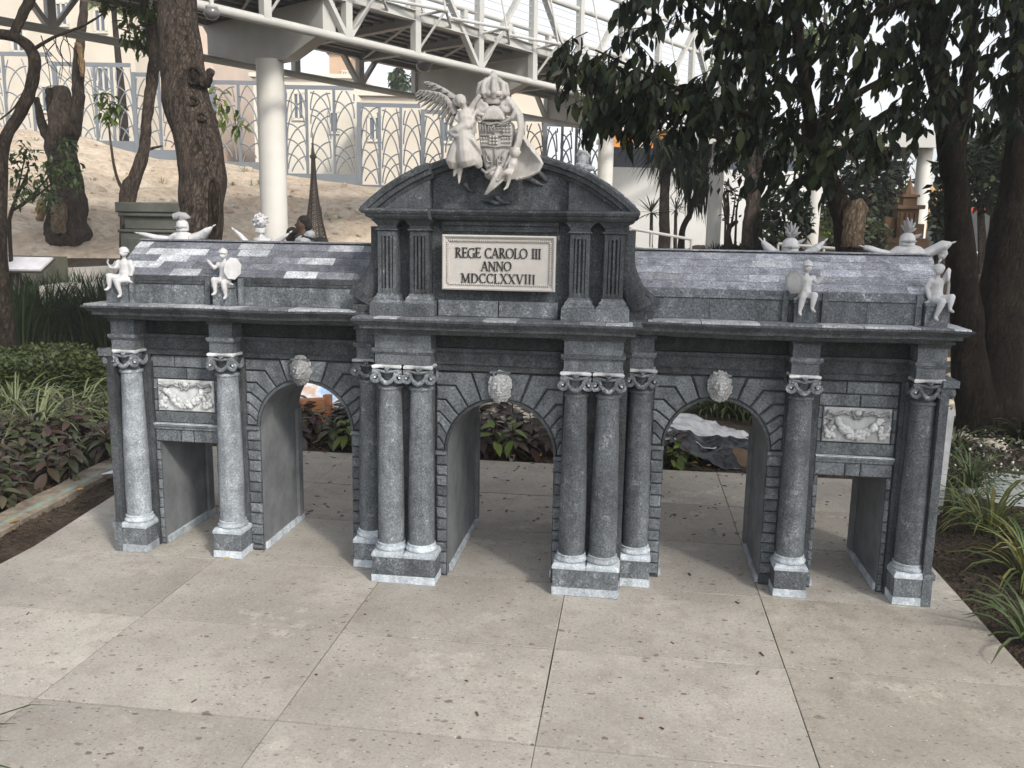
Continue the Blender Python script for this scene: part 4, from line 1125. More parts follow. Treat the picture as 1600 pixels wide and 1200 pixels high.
M['bridge'] = plain('bridge_paint', (.46, .455, .43), .45, .5, .08, 3, 0, .05, 40)
M['deck'] = plain('deck_metal', (.16, .17, .18), .5, .4, .1, 3)
M['fence'] = plain('fence_paint', (.165, .185, .21), .5, .4, .07, 2)
M['fence_dark'] = plain('fence_dark_paint', (.055, .065, .09), .5, .4, .1, 2)
M['wallwhite'] = plain('white_render', (.62, .615, .60), .85, .2, .06, 1.2, 0, .15, 30)
M['column'] = plain('column_paint', (.64, .625, .585), .5, .4, .08, 1.4, 0, .06, 20)

def terr(x, y):
    n = .022*noise.noise(Vector((x*2.2, y*2.2, 0)))+.014*noise.noise(Vector((x*7, y*7, 3)))
    h = -.02
    if -2.5 < x < 2.14 and -3.2 < y < 2.12: return -.055
    L = smooth01(-5.0, -6.6, x)*smooth01(7.3, 8.6, y)*1.0
    R = smooth01(.9, 2.2, x)*smooth01(8.2, 10.8, y)*1.30
    if x > 3.6: R *= smooth01(3.6, 4.6, x)*0+smooth01(9.2, 11.2, y)
    c = smooth01(9, 15, y)*1.2
    far = smooth01(25, 40, y)*1.6
    # small rise of the beds away from the paving
    bed = .05*smooth01(0, .5, max(-2.75-x, x-2.15, y-2.2))
    return h+n+max(L, R, c)+far+bed
def axis(a, b, fine0, fine1, df, dc):
    xs = []; x = a
    while x < b:
        xs.append(x); x += df if fine0 <= x < fine1 else dc
    xs.append(b); return xs
gx = [-110, -60, -30]+axis(-20, 20, -5.6, 4.6, .085, .5)+[30, 60, 110]
gy = [-40, -16]+axis(-8, 24, -2.4, 4.6, .085, .45)+[34, 50, 90, 130]
b = MB()
vs = [(x, y, terr(x, y)) for y in gy for x in gx]; n = len(gx)
b.add(vs, [(j*n+i, j*n+i+1, (j+1)*n+i+1, (j+1)*n+i) for j in range(len(gy)-1) for i in range(n-1)])
b.build('ground', M['soil'], kind='structure', smooth=True, ang=180)

# ---- paving
b = MB(); b.box(-2.46, 2.02, -2.6, 2.05, -.05, -.022)
plaza = b.build('plaza', M['soil'], kind='structure')
xs_ = [-1.355, -.52, .315, 1.165, 2.045]; ys_ = [-2.58, -1.94, -1.30, -.66, -.02, .64, 1.30, 2.055]
def left_edge(y): return -2.30-.125*(y+.0)/1.0 if y > -.1 else -2.28+.02*y
for j in range(len(ys_)-1):
    y0, y1 = ys_[j], ys_[j+1]
    xx = [None]+xs_
    for i in range(len(xx)-1):
        g_ = .0022; gy = .0042
        r = lambda: random.uniform(-.0015, .0015)
        x0a = left_edge(y0) if xx[i] is None else xx[i]+g_; x0b = left_edge(y1) if xx[i] is None else xx[i]+g_
        x1 = xx[i+1]-g_; zt = random.uniform(-.0022, .0)
        B = [(x0a, y0+gy), (x1, y0+gy), (x1, y1-gy), (x0b, y1-gy)]
        c = .0006
        I = [(x0a+c, y0+gy+c), (x1-c, y0+gy+c), (x1-c, y1-gy-c), (x0b+c, y1-gy-c)]
        mb = MB(); mb.add([(p[0], p[1], -.021) for p in B]+[(p[0]+r(), p[1]+r(), zt-.0012) for p in B]+[(p[0]+r(), p[1]+r(), zt) for p in I],
            [(0,1,5,4),(1,2,6,5),(2,3,7,6),(3,0,4,7),(4,5,9,8),(5,6,10,9),(6,7,11,10),(7,4,8,11),(8,9,10,11)])
        mb.build('paving_slab', M['slab_dirty'] if y0 > .5 or (i == 4 and y0 < -.5) else M['slab'], plaza, origin=((x0a+x1)/2, (y0+y1)/2, 0))
# kerb board on the left with a turquoise chalk line
km = NT('kerb_concrete', .85, .2)
nz = km.noise(14, 5, .7); f2 = km.noise(3, 3)
c_ = km.mix(km.ramp(nz, [(.35, 0), (.65, 1)]), (.13, .105, .082), (.27, .235, .19))
sepx = km.new('ShaderNodeSeparateXYZ'); km.ln(km.raw, sepx.inputs[0])
band = km.math('MULTIPLY', km.ramp(sepx.outputs[0], [(.012, 0), (.024, 1), (.045, 1), (.058, 0)]), km.ramp(km.noise(9, 5, .75, km.raw), [(.44, 0), (.60, .7)]))
c_ = km.mix(band, c_, (.18, .36, .32)); km.bump(nz, .5, .008); M['kerb'] = km.done(c_)
kb = MB(); N = 14
A, B = Vector((-2.565, -.9, 0)), Vector((-2.80, 1.62, 0)); d = (B-A); dn = Vector((d.y, -d.x, 0)).normalized()
rot = math.atan2(-(B-A).x, (B-A).y)
for i in range(N):
    pass
vs = []
for i in range(N+1):
    y = 2.53*i/N; w2 = .085+random.uniform(-.006, .006)
    vs += [(-w2, y, -.05), (-w2, y, .018+random.uniform(-.004, .004)), (w2*.8, y, .020+random.uniform(-.004, .004)), (w2, y, .010), (w2, y, -.05)]
kb.add(vs, [(5*i+k, 5*i+5+k, 5*i+6+k, 5*i+1+k) for i in range(N) for k in range(4)])
ko = kb.build('kerb', M['kerb'], kind='structure', smooth=True, ang=30); ko.location = A; ko.rotation_euler = (0, 0, rot)

# ---- rock slope under the fence
rk = NT('slope_rock', .9, .15)
n1 = rk.noise(1.3, 6, .68, rk.raw); n2 = rk.noise(7, 6, .72, rk.raw)
cc = rk.mix(rk.ramp(n1, [(.36, 0), (.62, 1)]), (.50, .395, .295), (.68, .58, .465))
cc = rk.mix(1.0, cc, rk.ramp(n2, [(.32, .62), (.5, 1.0), (.66, 1.14)]), 'MULTIPLY'); rk.bump(n2, .8, .12); M['rock'] = rk.done(cc)
def fence_line(x): return 19.2+.115*x
TOP = [(-800, 120, 22), (-200, 160, 22), (0, 196, 22), (120, 212, 22), (230, 246, 22), (330, 252, 22), (440, 272, 22), (560, 290, 22), (700, 300, 22.2), (960, 372, 22.6), (1100, 392, 23)]
BOT = [(-800, 425, 12.5), (-200, 418, 13), (0, 410, 13.6), (120, 411, 14), (230, 408, 14.3), (330, 408, 14.8), (440, 406, 15.5), (560, 404, 16), (700, 404, 17), (960, 405, 19), (1100, 396, 20)]
rows = 26; cols = 140; vs = []
def interp(T_, u):
    for a, c in zip(T_[:-1], T_[1:]):
        if u <= c[0]:
            t = (u-a[0])/(c[0]-a[0]); return at(u, lerp(a[1], c[1], t), lerp(a[2], c[2], t))
    return at(*T_[-1])
for j in range(rows+1):
    for i in range(cols+1):
        u = -800+1745*i/cols; t = j/rows
        p = interp(BOT, u).lerp(interp(TOP, u), t)
        bulge = math.sin(PI*t)*.5+.25*noise.noise(Vector((p.x*.5, p.y*.5, p.z)))
        k = noise.fractal(Vector((p.x*1.1, p.y*1.1, p.z*1.6)), 1.0, 2.1, 5)
        p = p+Vector((0, -.35*bulge, .55*bulge*(1-t)))+Vector((0, -.10*k, .16*k))*min(1, 4*t*(1-t)+.15)
        if j == rows: p.y += .5
        if j == 0: p.z -= .5
        vs.append(p)
b = MB(); n = cols+1
b.add(vs, [(j*n+i, j*n+i+1, (j+1)*n+i+1, (j+1)*n+i) for j in range(rows) for i in range(cols)])
b.build('rock_slope', M['rock'], kind='structure', smooth=True, ang=180)
SV = [Vector(p) for p in b.v]
b2 = MB(); rr_ = random.Random(4)
for i in range(900):
    p = SV[rr_.randrange(4*(cols+1), rows*(cols+1))]; p = p+Vector((rr_.uniform(-.1, .1), 0, 0)); r = rr_.uniform(.02, .07)*(2.2 if rr_.random() < .06 else 1)
    b2.ell(p+Vector((0, -.02, 0)), (r, r*.8, r*.6), 6, 4)
tag(b2.build('slope_stones', M['rock'], smooth=True, ang=180), kind='stuff')
from mathutils.bvhtree import BVHTree
SLOPE = BVHTree.FromPolygons([Vector(p) for p in b.v], b.f)
def slope_depth(u, v, d=14):
    h = SLOPE.ray_cast(CAM, ray(u, v).normalized())
    return (h[0]-CAM).dot(FW) if h[0] is not None else d
# path strips and lawn at the foot of the slope, left
M['path'] = plain('path_concrete', (.40, .385, .36), .8, .2, .12, 2, 0, .2, 30)
M['lawn'] = plain('lawn_green', (.085, .11, .03), .9, .1, .4, 6, 0, .9, 70)
def strip(name, mat, pts, w0, dz, **kw):
    b = MB(); vs = []
    for p in pts: vs += [Vector(p)+Vector((0, 0, dz)), Vector(p)+Vector((-.0, w0, dz+.02)), Vector(p)+Vector((0, w0, -.3)), Vector(p)+Vector((0, 0, -.3))]
    n = len(pts); b.add(vs, [(4*i+k, 4*i+4+k, 4*i+4+(k+1)%4, 4*i+(k+1)%4) for i in range(n-1) for k in range(4)]+[(0,1,2,3), (4*n-1, 4*n-2, 4*n-3, 4*n-4)]); return b.build(name, mat, **kw)
strip('lawn', M['lawn'], [at(u, v, D) for u, v, D in ((-150, 427, 12.2), (0, 424, 12.4), (100, 421, 12.8), (200, 416, 13.2), (300, 414, 13.6))], 1.6, 0, kind='structure')
strip('path_kerb', M['path'], [at(u, v, D) for u, v, D in ((-150, 431, 12.0), (0, 428, 12.2), (100, 424, 12.5), (200, 419, 12.9), (300, 417, 13.2))], .16, .03, kind='structure')
strip('path', M['path'], [at(u, v, D) for u, v, D in ((60, 447, 11.0), (150, 441, 11.3), (230, 438, 11.6), (320, 438, 11.9))], .35, .0, kind='structure')

# ------------------------------------------------------------------ fence on the slope
def fence(label, pts, tops, bases, mod, band, mat, name='metal_fence', group=None, seed=1):
    """pts: corner list (x,y); tops/bases z at the corners; perforated leaf tracery between flat bars"""
    rnd = random.Random(seed)
    o = empty(name, (pts[0][0], pts[0][1], bases[0]), label, 'fence', group)
    for (p0, p1, t0, t1, b0, b1) in zip(pts[:-1], pts[1:], tops[:-1], tops[1:], bases[:-1], bases[1:]):
        p0, p1 = Vector(p0), Vector(p1); L = (p1-p0).length; n = max(1, round(L/mod)); d = (p1-p0).normalized(); nn = Vector((d.y, -d.x))
        for i in range(n):
            a, c = p0.lerp(p1, i/n), p0.lerp(p1, (i+1)/n)
            za, zb = lerp(t0, t1, i/n), lerp(t0, t1, (i+1)/n); ba, bb = lerp(b0, b1, i/n), lerp(b0, b1, (i+1)/n)
            zt = (za+zb)/2; zb_ = min(ba, bb); w_ = (c-a).length
            P = lambda s, z, off=0.0: Vector((a.x+d.x*s+nn.x*off, a.y+d.y*s+nn.y*off, z))
            def plate(nm, s0, s1, z0, z1, off=0.0, th=.03, par=o):
                mb = MB(); mb.obox(P((s0+s1)/2, (z0+z1)/2, off), (d.x, d.y, 0), (nn.x, nn.y, 0), (0, 0, 1), (s1-s0)/2, th/2, (z1-z0)/2); return mb.build(nm, mat, par)
            h = zt-zb_
            pan = plate('panel', .004, w_-.004, zb_-.15, zb_+band, 0)
            plate('panel_rail', .06, w_-.06, zt-.10, zt, 0, .03, pan)
            plate('post', -.05, .055, zb_-.3, zt+.0, .03, .05)
            nb = rnd.choice((3, 3, 4))
            for q in range(1, nb):
                s = w_*q/nb+rnd.uniform(-.08, .08); plate('bar', s-.035, s+.035, zb_+band+.002, zt-.102, .0, .024, pan)
            lo, hi = zb_+band, zt-.1
            for q in range(nb):
                s0, s1 = w_*q/nb+.05, w_*(q+1)/nb-.05; sc2 = (s1-s0)
                mb = MB(); z = lo-rnd.uniform(.3, .6); hh = rnd.uniform(.75, 1.0)
                while z < hi:
                    for k in (0, 1):
                        # one rib springs from each bar and arches over to the other, so that they cross as leaf shapes
                        pts_ = []; zz0 = z+k*rnd.uniform(-.06, .06)
                        for t in range(11):
                            a_ = t/10*PI*.5; f_ = 1-math.cos(a_); s_ = s0+sc2*(f_ if k == 0 else 1-f_); zz = zz0+hh*math.sin(a_)
                            if lo < zz < hi: pts_.append(P(s_, zz, .004+.010*k))
                        if len(pts_) > 1: mb.tube(pts_, .018, 4)
                    z += hh*rnd.uniform(.46, .60); hh = rnd.uniform(.7, 1.05)
                if not mb.v: mb.tube([P(s0, lo, .004), P(s1, hi, .004)], .017, 4)
                mb.build('tracery', mat, pan)
    return o
fp = [Vector((q.x, q.y)) for q in (at(-700, 100, 22), at(-160, 100, 22), at(330, 100, 22), at(556, 100, 22))]
fence('tall grey metal fence with leaf tracery on top of the sandy slope, left section', fp, [6.9, 6.15, 5.27, 5.10], [4.7, 3.75, 2.95, 2.42], 2.15, .55, M['fence'], seed=3)
fp2 = [Vector((q.x, q.y)) for q in (at(560, 100, 22.03), at(760, 100, 22.2), at(946, 100, 22.4))]
fence('lower grey metal fence with leaf tracery behind the coat of arms', fp2, [4.82, 4.55, 4.33], [2.30, 2.5, 2.7], 2.0, .42, M['fence'], seed=8)
fp3 = [Vector((q.x, q.y)) for q in (at(955, 100, 22.6), at(1250, 100, 23))]
fence('dark blue metal fence with curved tracery on the white wall', fp3, [4.75, 4.7], [3.28, 3.28], 2.4, .55, M['fence_dark'], seed=5)
# white garden wall
q0, q1 = at(935, 300, 22.75), at(1270, 300, 23.2)
b = MB(); d = (q1-q0); d.z = 0; L = d.length; d.normalize(); nn = Vector((d.y, -d.x, 0))
b.obox(Vector(((q0.x+q1.x)/2, (q0.y+q1.y)/2, 2.1)), d, nn, (0,0,1), L/2, .12, 1.18)
tag(b.build('garden_wall', M['wallwhite'], origin=((q0.x+q1.x)/2, (q0.y+q1.y)/2, 1.0)), 'plain white garden wall below the dark blue fence', 'wall')
q0, q1 = at(1455, 300, 20), at(1640, 300, 20)
M['boards'] = plain('dark_boards', (.075, .08, .085), .8, .2, .2, 3, 0, .3, 20)
bw = empty('board_fence', ((q0.x+q1.x)/2, q0.y, 1.2), 'dark grey board fence beyond the two trunks on the right', 'fence')
for i in range(12):
    p = q0.lerp(q1, (i+.5)/12); mb = MB(); mb.box(p.x-.115, p.x+.115, p.y-.02+.01*(i % 2), p.y+.02, .9, 2.20+random.uniform(-.03,.03)); mb.build('board', M['boards'], bw)

# ------------------------------------------------------------------ footbridge
BO = Vector((-4.753, 6.629, 0)); BD = Vector((.523, .852, 0)).normalized(); BN = Vector((-BD.y, BD.x, 0))
def BP(t, off, z): return BO+BD*t+BN*off+Vector((0, 0, z))
bridge = empty('footbridge', BP(2.1, 1.4, 0), 'white steel truss footbridge on round columns crossing behind the gate', 'footbridge')
def bpart(nm, mb, mat='bridge', smooth=False): return mb.build(nm, M[mat], bridge, smooth=smooth, ang=40)
TN = [-4.5, -3.1, -1.7, -.3, 1.10, 2.45, 3.80, 5.25, 6.68, 8.1, 9.55, 11.0, 12.5, 14.0, 15.5]
ZB, ZD0, ZD1, ZT = 4.20, 4.69, 4.84, 6.12
for off, near in ((.1, 1), (3.05, 0)):
    mb = MB(); mb.tube([BP(t, off, ZB) for t in (TN[0]-1, 5, 10, TN[-1]+1)], .062 if near else .058, 14); bpart('bottom_chord', mb, smooth=True)
    mb = MB(); mb.tube([BP(t, off, ZT) for t in (TN[0]-1, 5, 10, TN[-1]+1)], .055, 12); bpart('top_chord', mb, smooth=True)
    mb = MB(); mb.tube([BP(t, off+.02, 5.70) for t in (TN[0]-1, 5, 10, TN[-1]+1)], .048, 10); bpart('handrail', mb, smooth=True)
    mb = MB(); mb.bar(BP(TN[0]-1, off, (ZD0+ZD1)/2), BP(TN[-1]+1, off, (ZD0+ZD1)/2), .03, ZD1-ZD0)
    for z in (ZD0+.004, ZD1-.004): mb.bar(BP(TN[0]-1, off, z), BP(TN[-1]+1, off, z), .12, .012)
    bpart('edge_beam', mb)
    for k in range(6):
        mb = MB(); mb.tube([BP(TN[0]-1, off, ZD1+.12+.13*k), BP(TN[-1]+1, off, ZD1+.12+.12*k)], .006, 5); bpart('rail_wire', mb)
    for i, t in enumerate(TN):
        V = i % 2 == 1
        mb = MB(); mb.bar(BP(t, off, ZB+.02), BP(t, off, ZT), .115, .115, (BD.x, BD.y, 0)); bpart('truss_post', mb)
        if V:
            for s in (-1, 1):
                if 0 <= i+s < len(TN):
                    mb = MB(); mb.bar(BP(t+s*.03, off, ZB+.03), BP(TN[i+s], off, ZT-.02),   .06, .11, (BN.x, BN.y, 0)); bpart('diagonal', mb)
        if near and not V or near:
            # outrigger bracket with a round node
            nd = BP(t+.30, off-.34, ZD1+.02)
            mb = MB()
            mb.tube([nd, BP(t, off-.02, ZD0+.08)], .022, 8); mb.tube([nd, BP(t+.05, off, ZB+.08)], .020, 8)
            mb.tube([nd, BP(t+.75, off-.02, ZD0+.05)], .022, 8); mb.tube([nd, BP(t-.75, off-.04, ZD1+.03)], .026, 8)
            mb.tube([nd, BP(t+.3, off-.02, ZT)], .016, 7)
            mb.ell(nd, .045, 10, 7); bpart('outrigger', mb, smooth=True)
# deck, ribs and cross beams
mb = MB(); mb.obox(BP((TN[0]+TN[-1])/2, 1.57, ZD1-.03), BD, BN, (0,0,1), (TN[-1]-TN[0])/2+1, 1.42, .02); bpart('deck', mb, 'deck')
for k in range(11):
    o_ = .35+.245*k; mb = MB(); mb.bar(BP(TN[0]-1, o_, ZD1-.075), BP(TN[-1]+1, o_, ZD1-.075), .10, .05); bpart('deck_rib', mb, 'deck')
for i, t in enumerate(TN):
    mb = MB(); mb.bar(BP(t, .16, ZD0+.02), BP(t, 3.0, ZD0+.02), .05, .14); mb.bar(BP(t, .16, ZD0-.055), BP(t, 3.0, ZD0-.055), .12, .012); bpart('cross_beam', mb)
    if i+1 < len(TN):
        mb = MB(); mb.tube([BP(t, .2, ZD0-.01), BP(TN[i+1], 2.95, ZD0-.01)], .022, 6); bpart('bracing', mb)
for t in (2.1, 6.7, 11.0):
    mb = MB()
    vs = [BP(t-.03, .15, ZD0), BP(t-.03, .15, ZB+.05), BP(t-.03, 1.0, ZB-.22), BP(t-.03, 1.8, ZB-.22), BP(t-.03, 3.0, ZB+.05), BP(t-.03, 3.0, ZD0)]
    vs += [p+BD*.22 for p in vs]
    mb.add(vs, [(0,1,2,3,4,5), (11,10,9,8,7,6)]+[(i, (i+1)%6+0, (i+1)%6+6, i+6) for i in range(6)]); bpart('girder_plate', mb)
    if t != 6.7:
        mb = MB(); r_ = .20 if t < 5 else .175
        p = BP(t-.02 if t < 5 else t+.08, 1.40, 0); mb.lathe([(r_, .0), (r_, 1.5), (r_, 3.0), (r_, ZB-.2)], (p.x, p.y, 0), 28); bpart('column', mb, 'column', True)
# round lamps hanging under the bridge
M['lamp'] = plain('lamp_dome', (.13, .13, .13), .15, .7, .05)
for i, (u, v, D) in enumerate(((331, 20, 10.4), (662, 102, 13.8), (1012, 150, 19.4))):
    p = at(u, v, D)
    o = empty('dome_lamp', p, ['round dome lamp under the bridge beside the big trunk', 'round dome lamp under the bridge above the winged figure', 'round dome lamp under the bridge left of the hanging leaves'][i], 'lamp', 'dome lamps under the bridge')
    mb = MB(); r_ = 12.5*D/FPX; mb.ell(p, (r_, r_, r_*.85), 16, 10); mb.build('globe', M['lamp'], o, smooth=True, ang=180)
    mb = MB(); mb.tube([p+Vector((0,0,r_*.8)), p+Vector((0,0,r_*.8+.10))], .03, 8); mb.lathe([(r_*.7, r_*.5), (r_*.75, r_*.75), (r_*.2, r_*.95)], tuple(p), 14); mb.build('bracket', M['bridge'], o, smooth=True, ang=50)

# ---- white canopy on three columns to the right
pc = [at(1118, 300, 15), at(1272, 300, 15), at(1440, 300, 15)]
canopy = empty('canopy', (pc[1].x, pc[1].y, 1.2), 'white flat canopy on three slender round columns behind the dark leaves', 'canopy')
for p in pc:
    mb = MB(); r_ = 11.3*15/FPX; mb.lathe([(r_, .4), (r_, 2), (r_, 3.12)], (p.x, p.y, 0), 24); mb.build('column', M['column'], canopy, smooth=True, ang=40)
e0, e1 = pc[0]+(pc[0]-pc[2])*.12, pc[2]+(pc[2]-pc[0])*.06
d = (e1-e0); d.z = 0; L = d.length; d.normalize(); nn = Vector((-d.y, d.x, 0))
mb = MB(); mb.obox(Vector(((e0.x+e1.x)/2, (e0.y+e1.y)/2, 3.20))+nn*1.2, d, nn, (0,0,1), L/2, 1.5, .08); mb.build('roof', M['bridge'], canopy)
mb = MB(); mb.obox(Vector(((e0.x+e1.x)/2, (e0.y+e1.y)/2, 3.21))-nn*.34, d, nn, (0,0,1), L/2+.05, .035, .14); mb.build('fascia', M['bridge'], canopy)

# ---- white railings
def railing(label, a, c, n, drop=.42):
    a, c = Vector(a), Vector(c); o = empty('railing', (a.x, a.y, a.z-.5), label, 'railing', 'white railings')
    for dz in (0, -drop*.55):
        mb = MB(); mb.tube([a+Vector((0,0,dz)), c+Vector((0,0,dz))], .022, 8); mb.build('rail', M['bridge'], o, smooth=True)
    for i in range(n):
        p = a.lerp(c, i/(n-1)); mb = MB(); mb.tube([p+Vector((0,0,.0)), p+Vector((0,0,-.7))], .018, 8); mb.build('post', M['bridge'], o, smooth=True)
railing('white tube railing sloping down beside the right end of the pediment', at(985, 357, 12.0), at(1080, 374, 12.6), 4)
railing('white tube railing behind the right shield boy', at(1216, 381, 12.5), at(1312, 389, 12.2), 5)
railing('white tube railing at the far right between the trunks', at(1520, 395, 13.5), at(1640, 399, 13.3), 4)

# ------------------------------------------------------------------ buildings beyond the fence
def bmat(n, c): M[n] = plain(n, c, .9, .15, .08, .8, 0, .1, 8)
bmat('cream_wall', (.62, .56, .47)); bmat('pink_wall', (.56, .46, .39)); bmat('brick_wall', (.50, .36, .26)); bmat('pale_wall', (.66, .62, .54)); bmat('orange_wall', (.62, .26, .06)); bmat('ochre_wall', (.55, .36, .17)); bmat('red_awning', (.45, .06, .04))
M['glass'] = plain('window_glass', (.10, .12, .15), .15, .6, .1)
def house(label, cat, u0, u1, vt, D, depth, mat, wins, roof=None, name='house', zb=1.0):
    a, c = at(u0, vt, D), at(u1, vt, D); zt = (a.z+c.z)/2
    d = (c-a); d.z = 0; w_ = d.length; d.normalize(); nn = Vector((-d.y, d.x, 0))
    o = empty(name, ((a.x+c.x)/2, (a.y+c.y)/2, zb), label, cat)
    X = lambda s, y, z: a*1+d*s+nn*y-Vector((0,0,a.z))+Vector((0,0,z))
    mb = MB(); mb.obox(X(w_/2, depth/2, (zb+zt)/2), d, nn, (0,0,1), w_/2, depth/2, (zt-zb)/2); mb.build('wall', M[mat], o)
    mb = MB(); mb.obox(X(w_/2, depth/2-.05, zt+.08), d, nn, (0,0,1), w_/2+.12, depth/2+.12, .08); mb.build('roof', M[roof or mat], o)
    for (u, v, pw, ph) in wins:
        s = (at(u, v, D)-a).dot(d); z = at(u, v, D).z; hw, hh = pw*D/FPX/2, ph*D/FPX/2
        mb = MB()
        for (ds, dz, bw_, bh) in ((0, hh, hw+.05, .05), (0, -hh, hw+.05, .05), (-hw, 0, .05, hh), (hw, 0, .05, hh), (0, 0, .03, hh)):
            mb.obox(X(s+ds, -.03, z+dz), d, nn, (0,0,1), bw_, .05, bh)
        wf = mb.build('window', M['pale_wall'], o)
        mb = MB(); mb.obox(X(s, -.008, z), d, nn, (0,0,1), hw-.01, .012, hh-.01); mb.build('pane', M['glass'], wf)
    return o
house('cream house with a tall window seen over the left fence', 'house', -60, 204, -40, 34, 8, 'cream_wall', [(92, 20, 18, 34), (20, 60, 20, 34), (60, 150, 22, 40), (150, 120, 20, 38), (152, 30, 18, 34)])
house('pinkish house with a brown eave behind the slim left tree', 'house', 206, 330, 20, 37, 7, 'pink_wall', [(290, 55, 14, 26), (232, 95, 16, 30), (275, 150, 16, 34)], 'brick_wall')
house('low pale house with two windows behind the bridge column', 'house', 395, 562, 122, 36, 6, 'pale_wall', [(465, 165, 16, 40), (520, 190, 14, 32)])
house('square brick tower rising behind the pale house', 'tower', 514, 548, 84, 44, 3, 'brick_wall', [(538, 115, 8, 8)], name='brick_tower')
house('cream building with one dark window behind the lower fence', 'house', 565, 790, 152, 33, 6, 'cream_wall', [(585, 200, 20, 36), (700, 205, 18, 32)], 'pale_wall')
house('orange topped kiosk behind the bridge right of the crown', 'kiosk', 690, 858, 140, 36, 5, 'cream_wall', [(760, 175, 22, 18)], 'orange_wall', 'kiosk')
house('orange building glowing behind the dark blue fence', 'building', 958, 1080, 205, 31, 5, 'orange_wall', [(1000, 228, 20, 8), (1040, 232, 20, 8)], 'pale_wall', 'building')
house('small ochre building right of the canopy column', 'house', 1444, 1492, 300, 26, 4, 'ochre_wall', [(1470, 318, 8, 8)])
house('red roofed shed seen between the right trunks', 'shed', 1512, 1578, 331, 25, 4, 'ochre_wall', [(1545, 345, 10, 8)], 'red_awning', 'shed', zb=.8)

# ------------------------------------------------------------------ miniature tower (lattice) behind the left wing
M['iron'] = plain('brown_iron', (.045, .036, .030), .6, .4, .2, 5)
TP = at(492, 375, 14); tz = 0.2; tx, ty = TP.x, TP.y
twr = empty('lattice_tower_model', (tx, ty, tz), 'small brown iron lattice tower model behind the left wing of the gate', 'tower model')
HT = at(490, 222, 14).z-tz
def half(h):                                        # half width of the outer profile at relative height
    t = h/HT; return .47*(1-t)**2.7+.055*(1-t)+.012
for sx in (-1, 1):
    for sy in (-1, 1):
        mb = MB(); P_ = []
        for i in range(15):
            h = HT*.93*i/14; w_ = half(h); P_.append((tx+sx*w_, ty+sy*w_, tz+h))
        th = [max(.010, .038*(1-i/15)) for i in range(15)]
        mb.tube(P_, th, 4); mb.build('leg', M['iron'], twr)
mb = MB(); nlev = 40
for i in range(nlev):
    h0, h1 = HT*.93*i/nlev, HT*.93*(i+1)/nlev; w0, w1 = half(h0), half(h1)
    for ax in range(4):
        q = [(1,0),(0,1),(-1,0),(0,-1)][ax]; px, py_ = -q[1], q[0]
        for sg in (-1, 1):
            a = (tx+q[0]*w0+px*w0*sg, ty+q[1]*w0+py_*w0*sg, tz+h0); c = (tx+q[0]*w1-px*w1*sg, ty+q[1]*w1-py_*w1*sg, tz+h1)
            mb.bar(a, c, .009, .009)
        mb.bar((tx+q[0]*w1-px*w1, ty+q[1]*w1-py_*w1, tz+h1), (tx+q[0]*w1+px*w1, ty+q[1]*w1+py_*w1, tz+h1), .010, .010)
mb.build('lattice', M['iron'], twr, kind='stuff')
for f, hh in ((.19, .07), (.40, .06), (.90, .05)):
    h = HT*f; w_ = half(h)+.022; mb = MB(); mb.box(tx-w_, tx+w_, ty-w_, ty+w_, tz+h, tz+h+hh); mb.build('platform', M['iron'], twr)
mb = MB(); mb.tube([(tx, ty, tz+HT*.92), (tx, ty, tz+HT*.96), (tx, ty, tz+HT+.12)], [.03, .015, .005], 6); mb.build('spire', M['iron'], twr)

# temple model at the right
M['temple'] = plain('temple_wood', (.13, .075, .04), .7, .3, .25, 8, 0, .3, 30)
p = at(1408, 390, 14); tm = empty('temple_model', (p.x, p.y, 1.2), 'small reddish brown stepped temple model with a spire beside the canopy column', 'temple model')
k = 14/FPX
for (uo, w_, h0, h1, nm) in ((0, 62, -14, 18, 'base'), (-22, 14, 18, 50, 'turret'), (22, 14, 18, 40, 'turret'), (2, 30, 18, 62, 'storey'), (4, 40, 62, 68, 'eave'), (4, 20, 68, 80, 'storey'), (4, 26, 80, 84, 'eave')):
    mb = MB(); mb.box(p.x+(uo-w_/2)*k, p.x+(uo+w_/2)*k, p.y-w_*k/2, p.y+w_*k/2, p.z+h0*k, p.z+h1*k-.002); mb.build(nm, M['temple'], tm)
mb = MB(); mb.lathe([(.11, 84*k), (.05, 96*k), (.02, 104*k), (.004, 114*k)], (p.x+4*k, p.y, p.z), 8); mb.build('spire', M['temple'], tm)
for q in range(4):
    mb = MB(); mb.box(p.x+(-10+q*7)*k, p.x+(-7+q*7)*k, p.y-17*k, p.y-15.2*k, p.z+22*k, p.z+56*k); mb.build('pillar', M['temple'], tm)

# stone block with mouldings at the left
M['darkstone'] = plain('dark_green_stone', (.10, .105, .09), .75, .3, .2, 5, 0, .3, 40)
a, c = at(188, 378, 10.5), at(284, 378, 10.5); z0 = a.z-.25; k = 10.5/FPX; yy = (a.y+c.y)/2; cx = (a.x+c.x)/2; hw = (c.x-a.x)/2
blk = empty('stone_pedestal', (cx, yy, z0), 'dark grey green stone pedestal with mouldings left of the big trunk', 'pedestal')
for nm, e, h0, h1 in (('base', .02, .0, .36), ('moulding', .04, .362, .40), ('block', -.02, .402, .55), ('moulding', .03, .552, .60), ('cap', .05, .602, .72)):
    mb = MB(); mb.cbox(cx-hw-e, cx+hw+e, yy-e, yy+.7+e, z0+h0, z0+h1, .012); mb.build(nm, M['darkstone'], blk)
mb = MB(); mb.cbox(cx-hw+.08, cx+hw-.08, yy-.035, yy-.015, z0+.05, z0+.30, .01); mb.build('panel', M['darkstone'], blk)

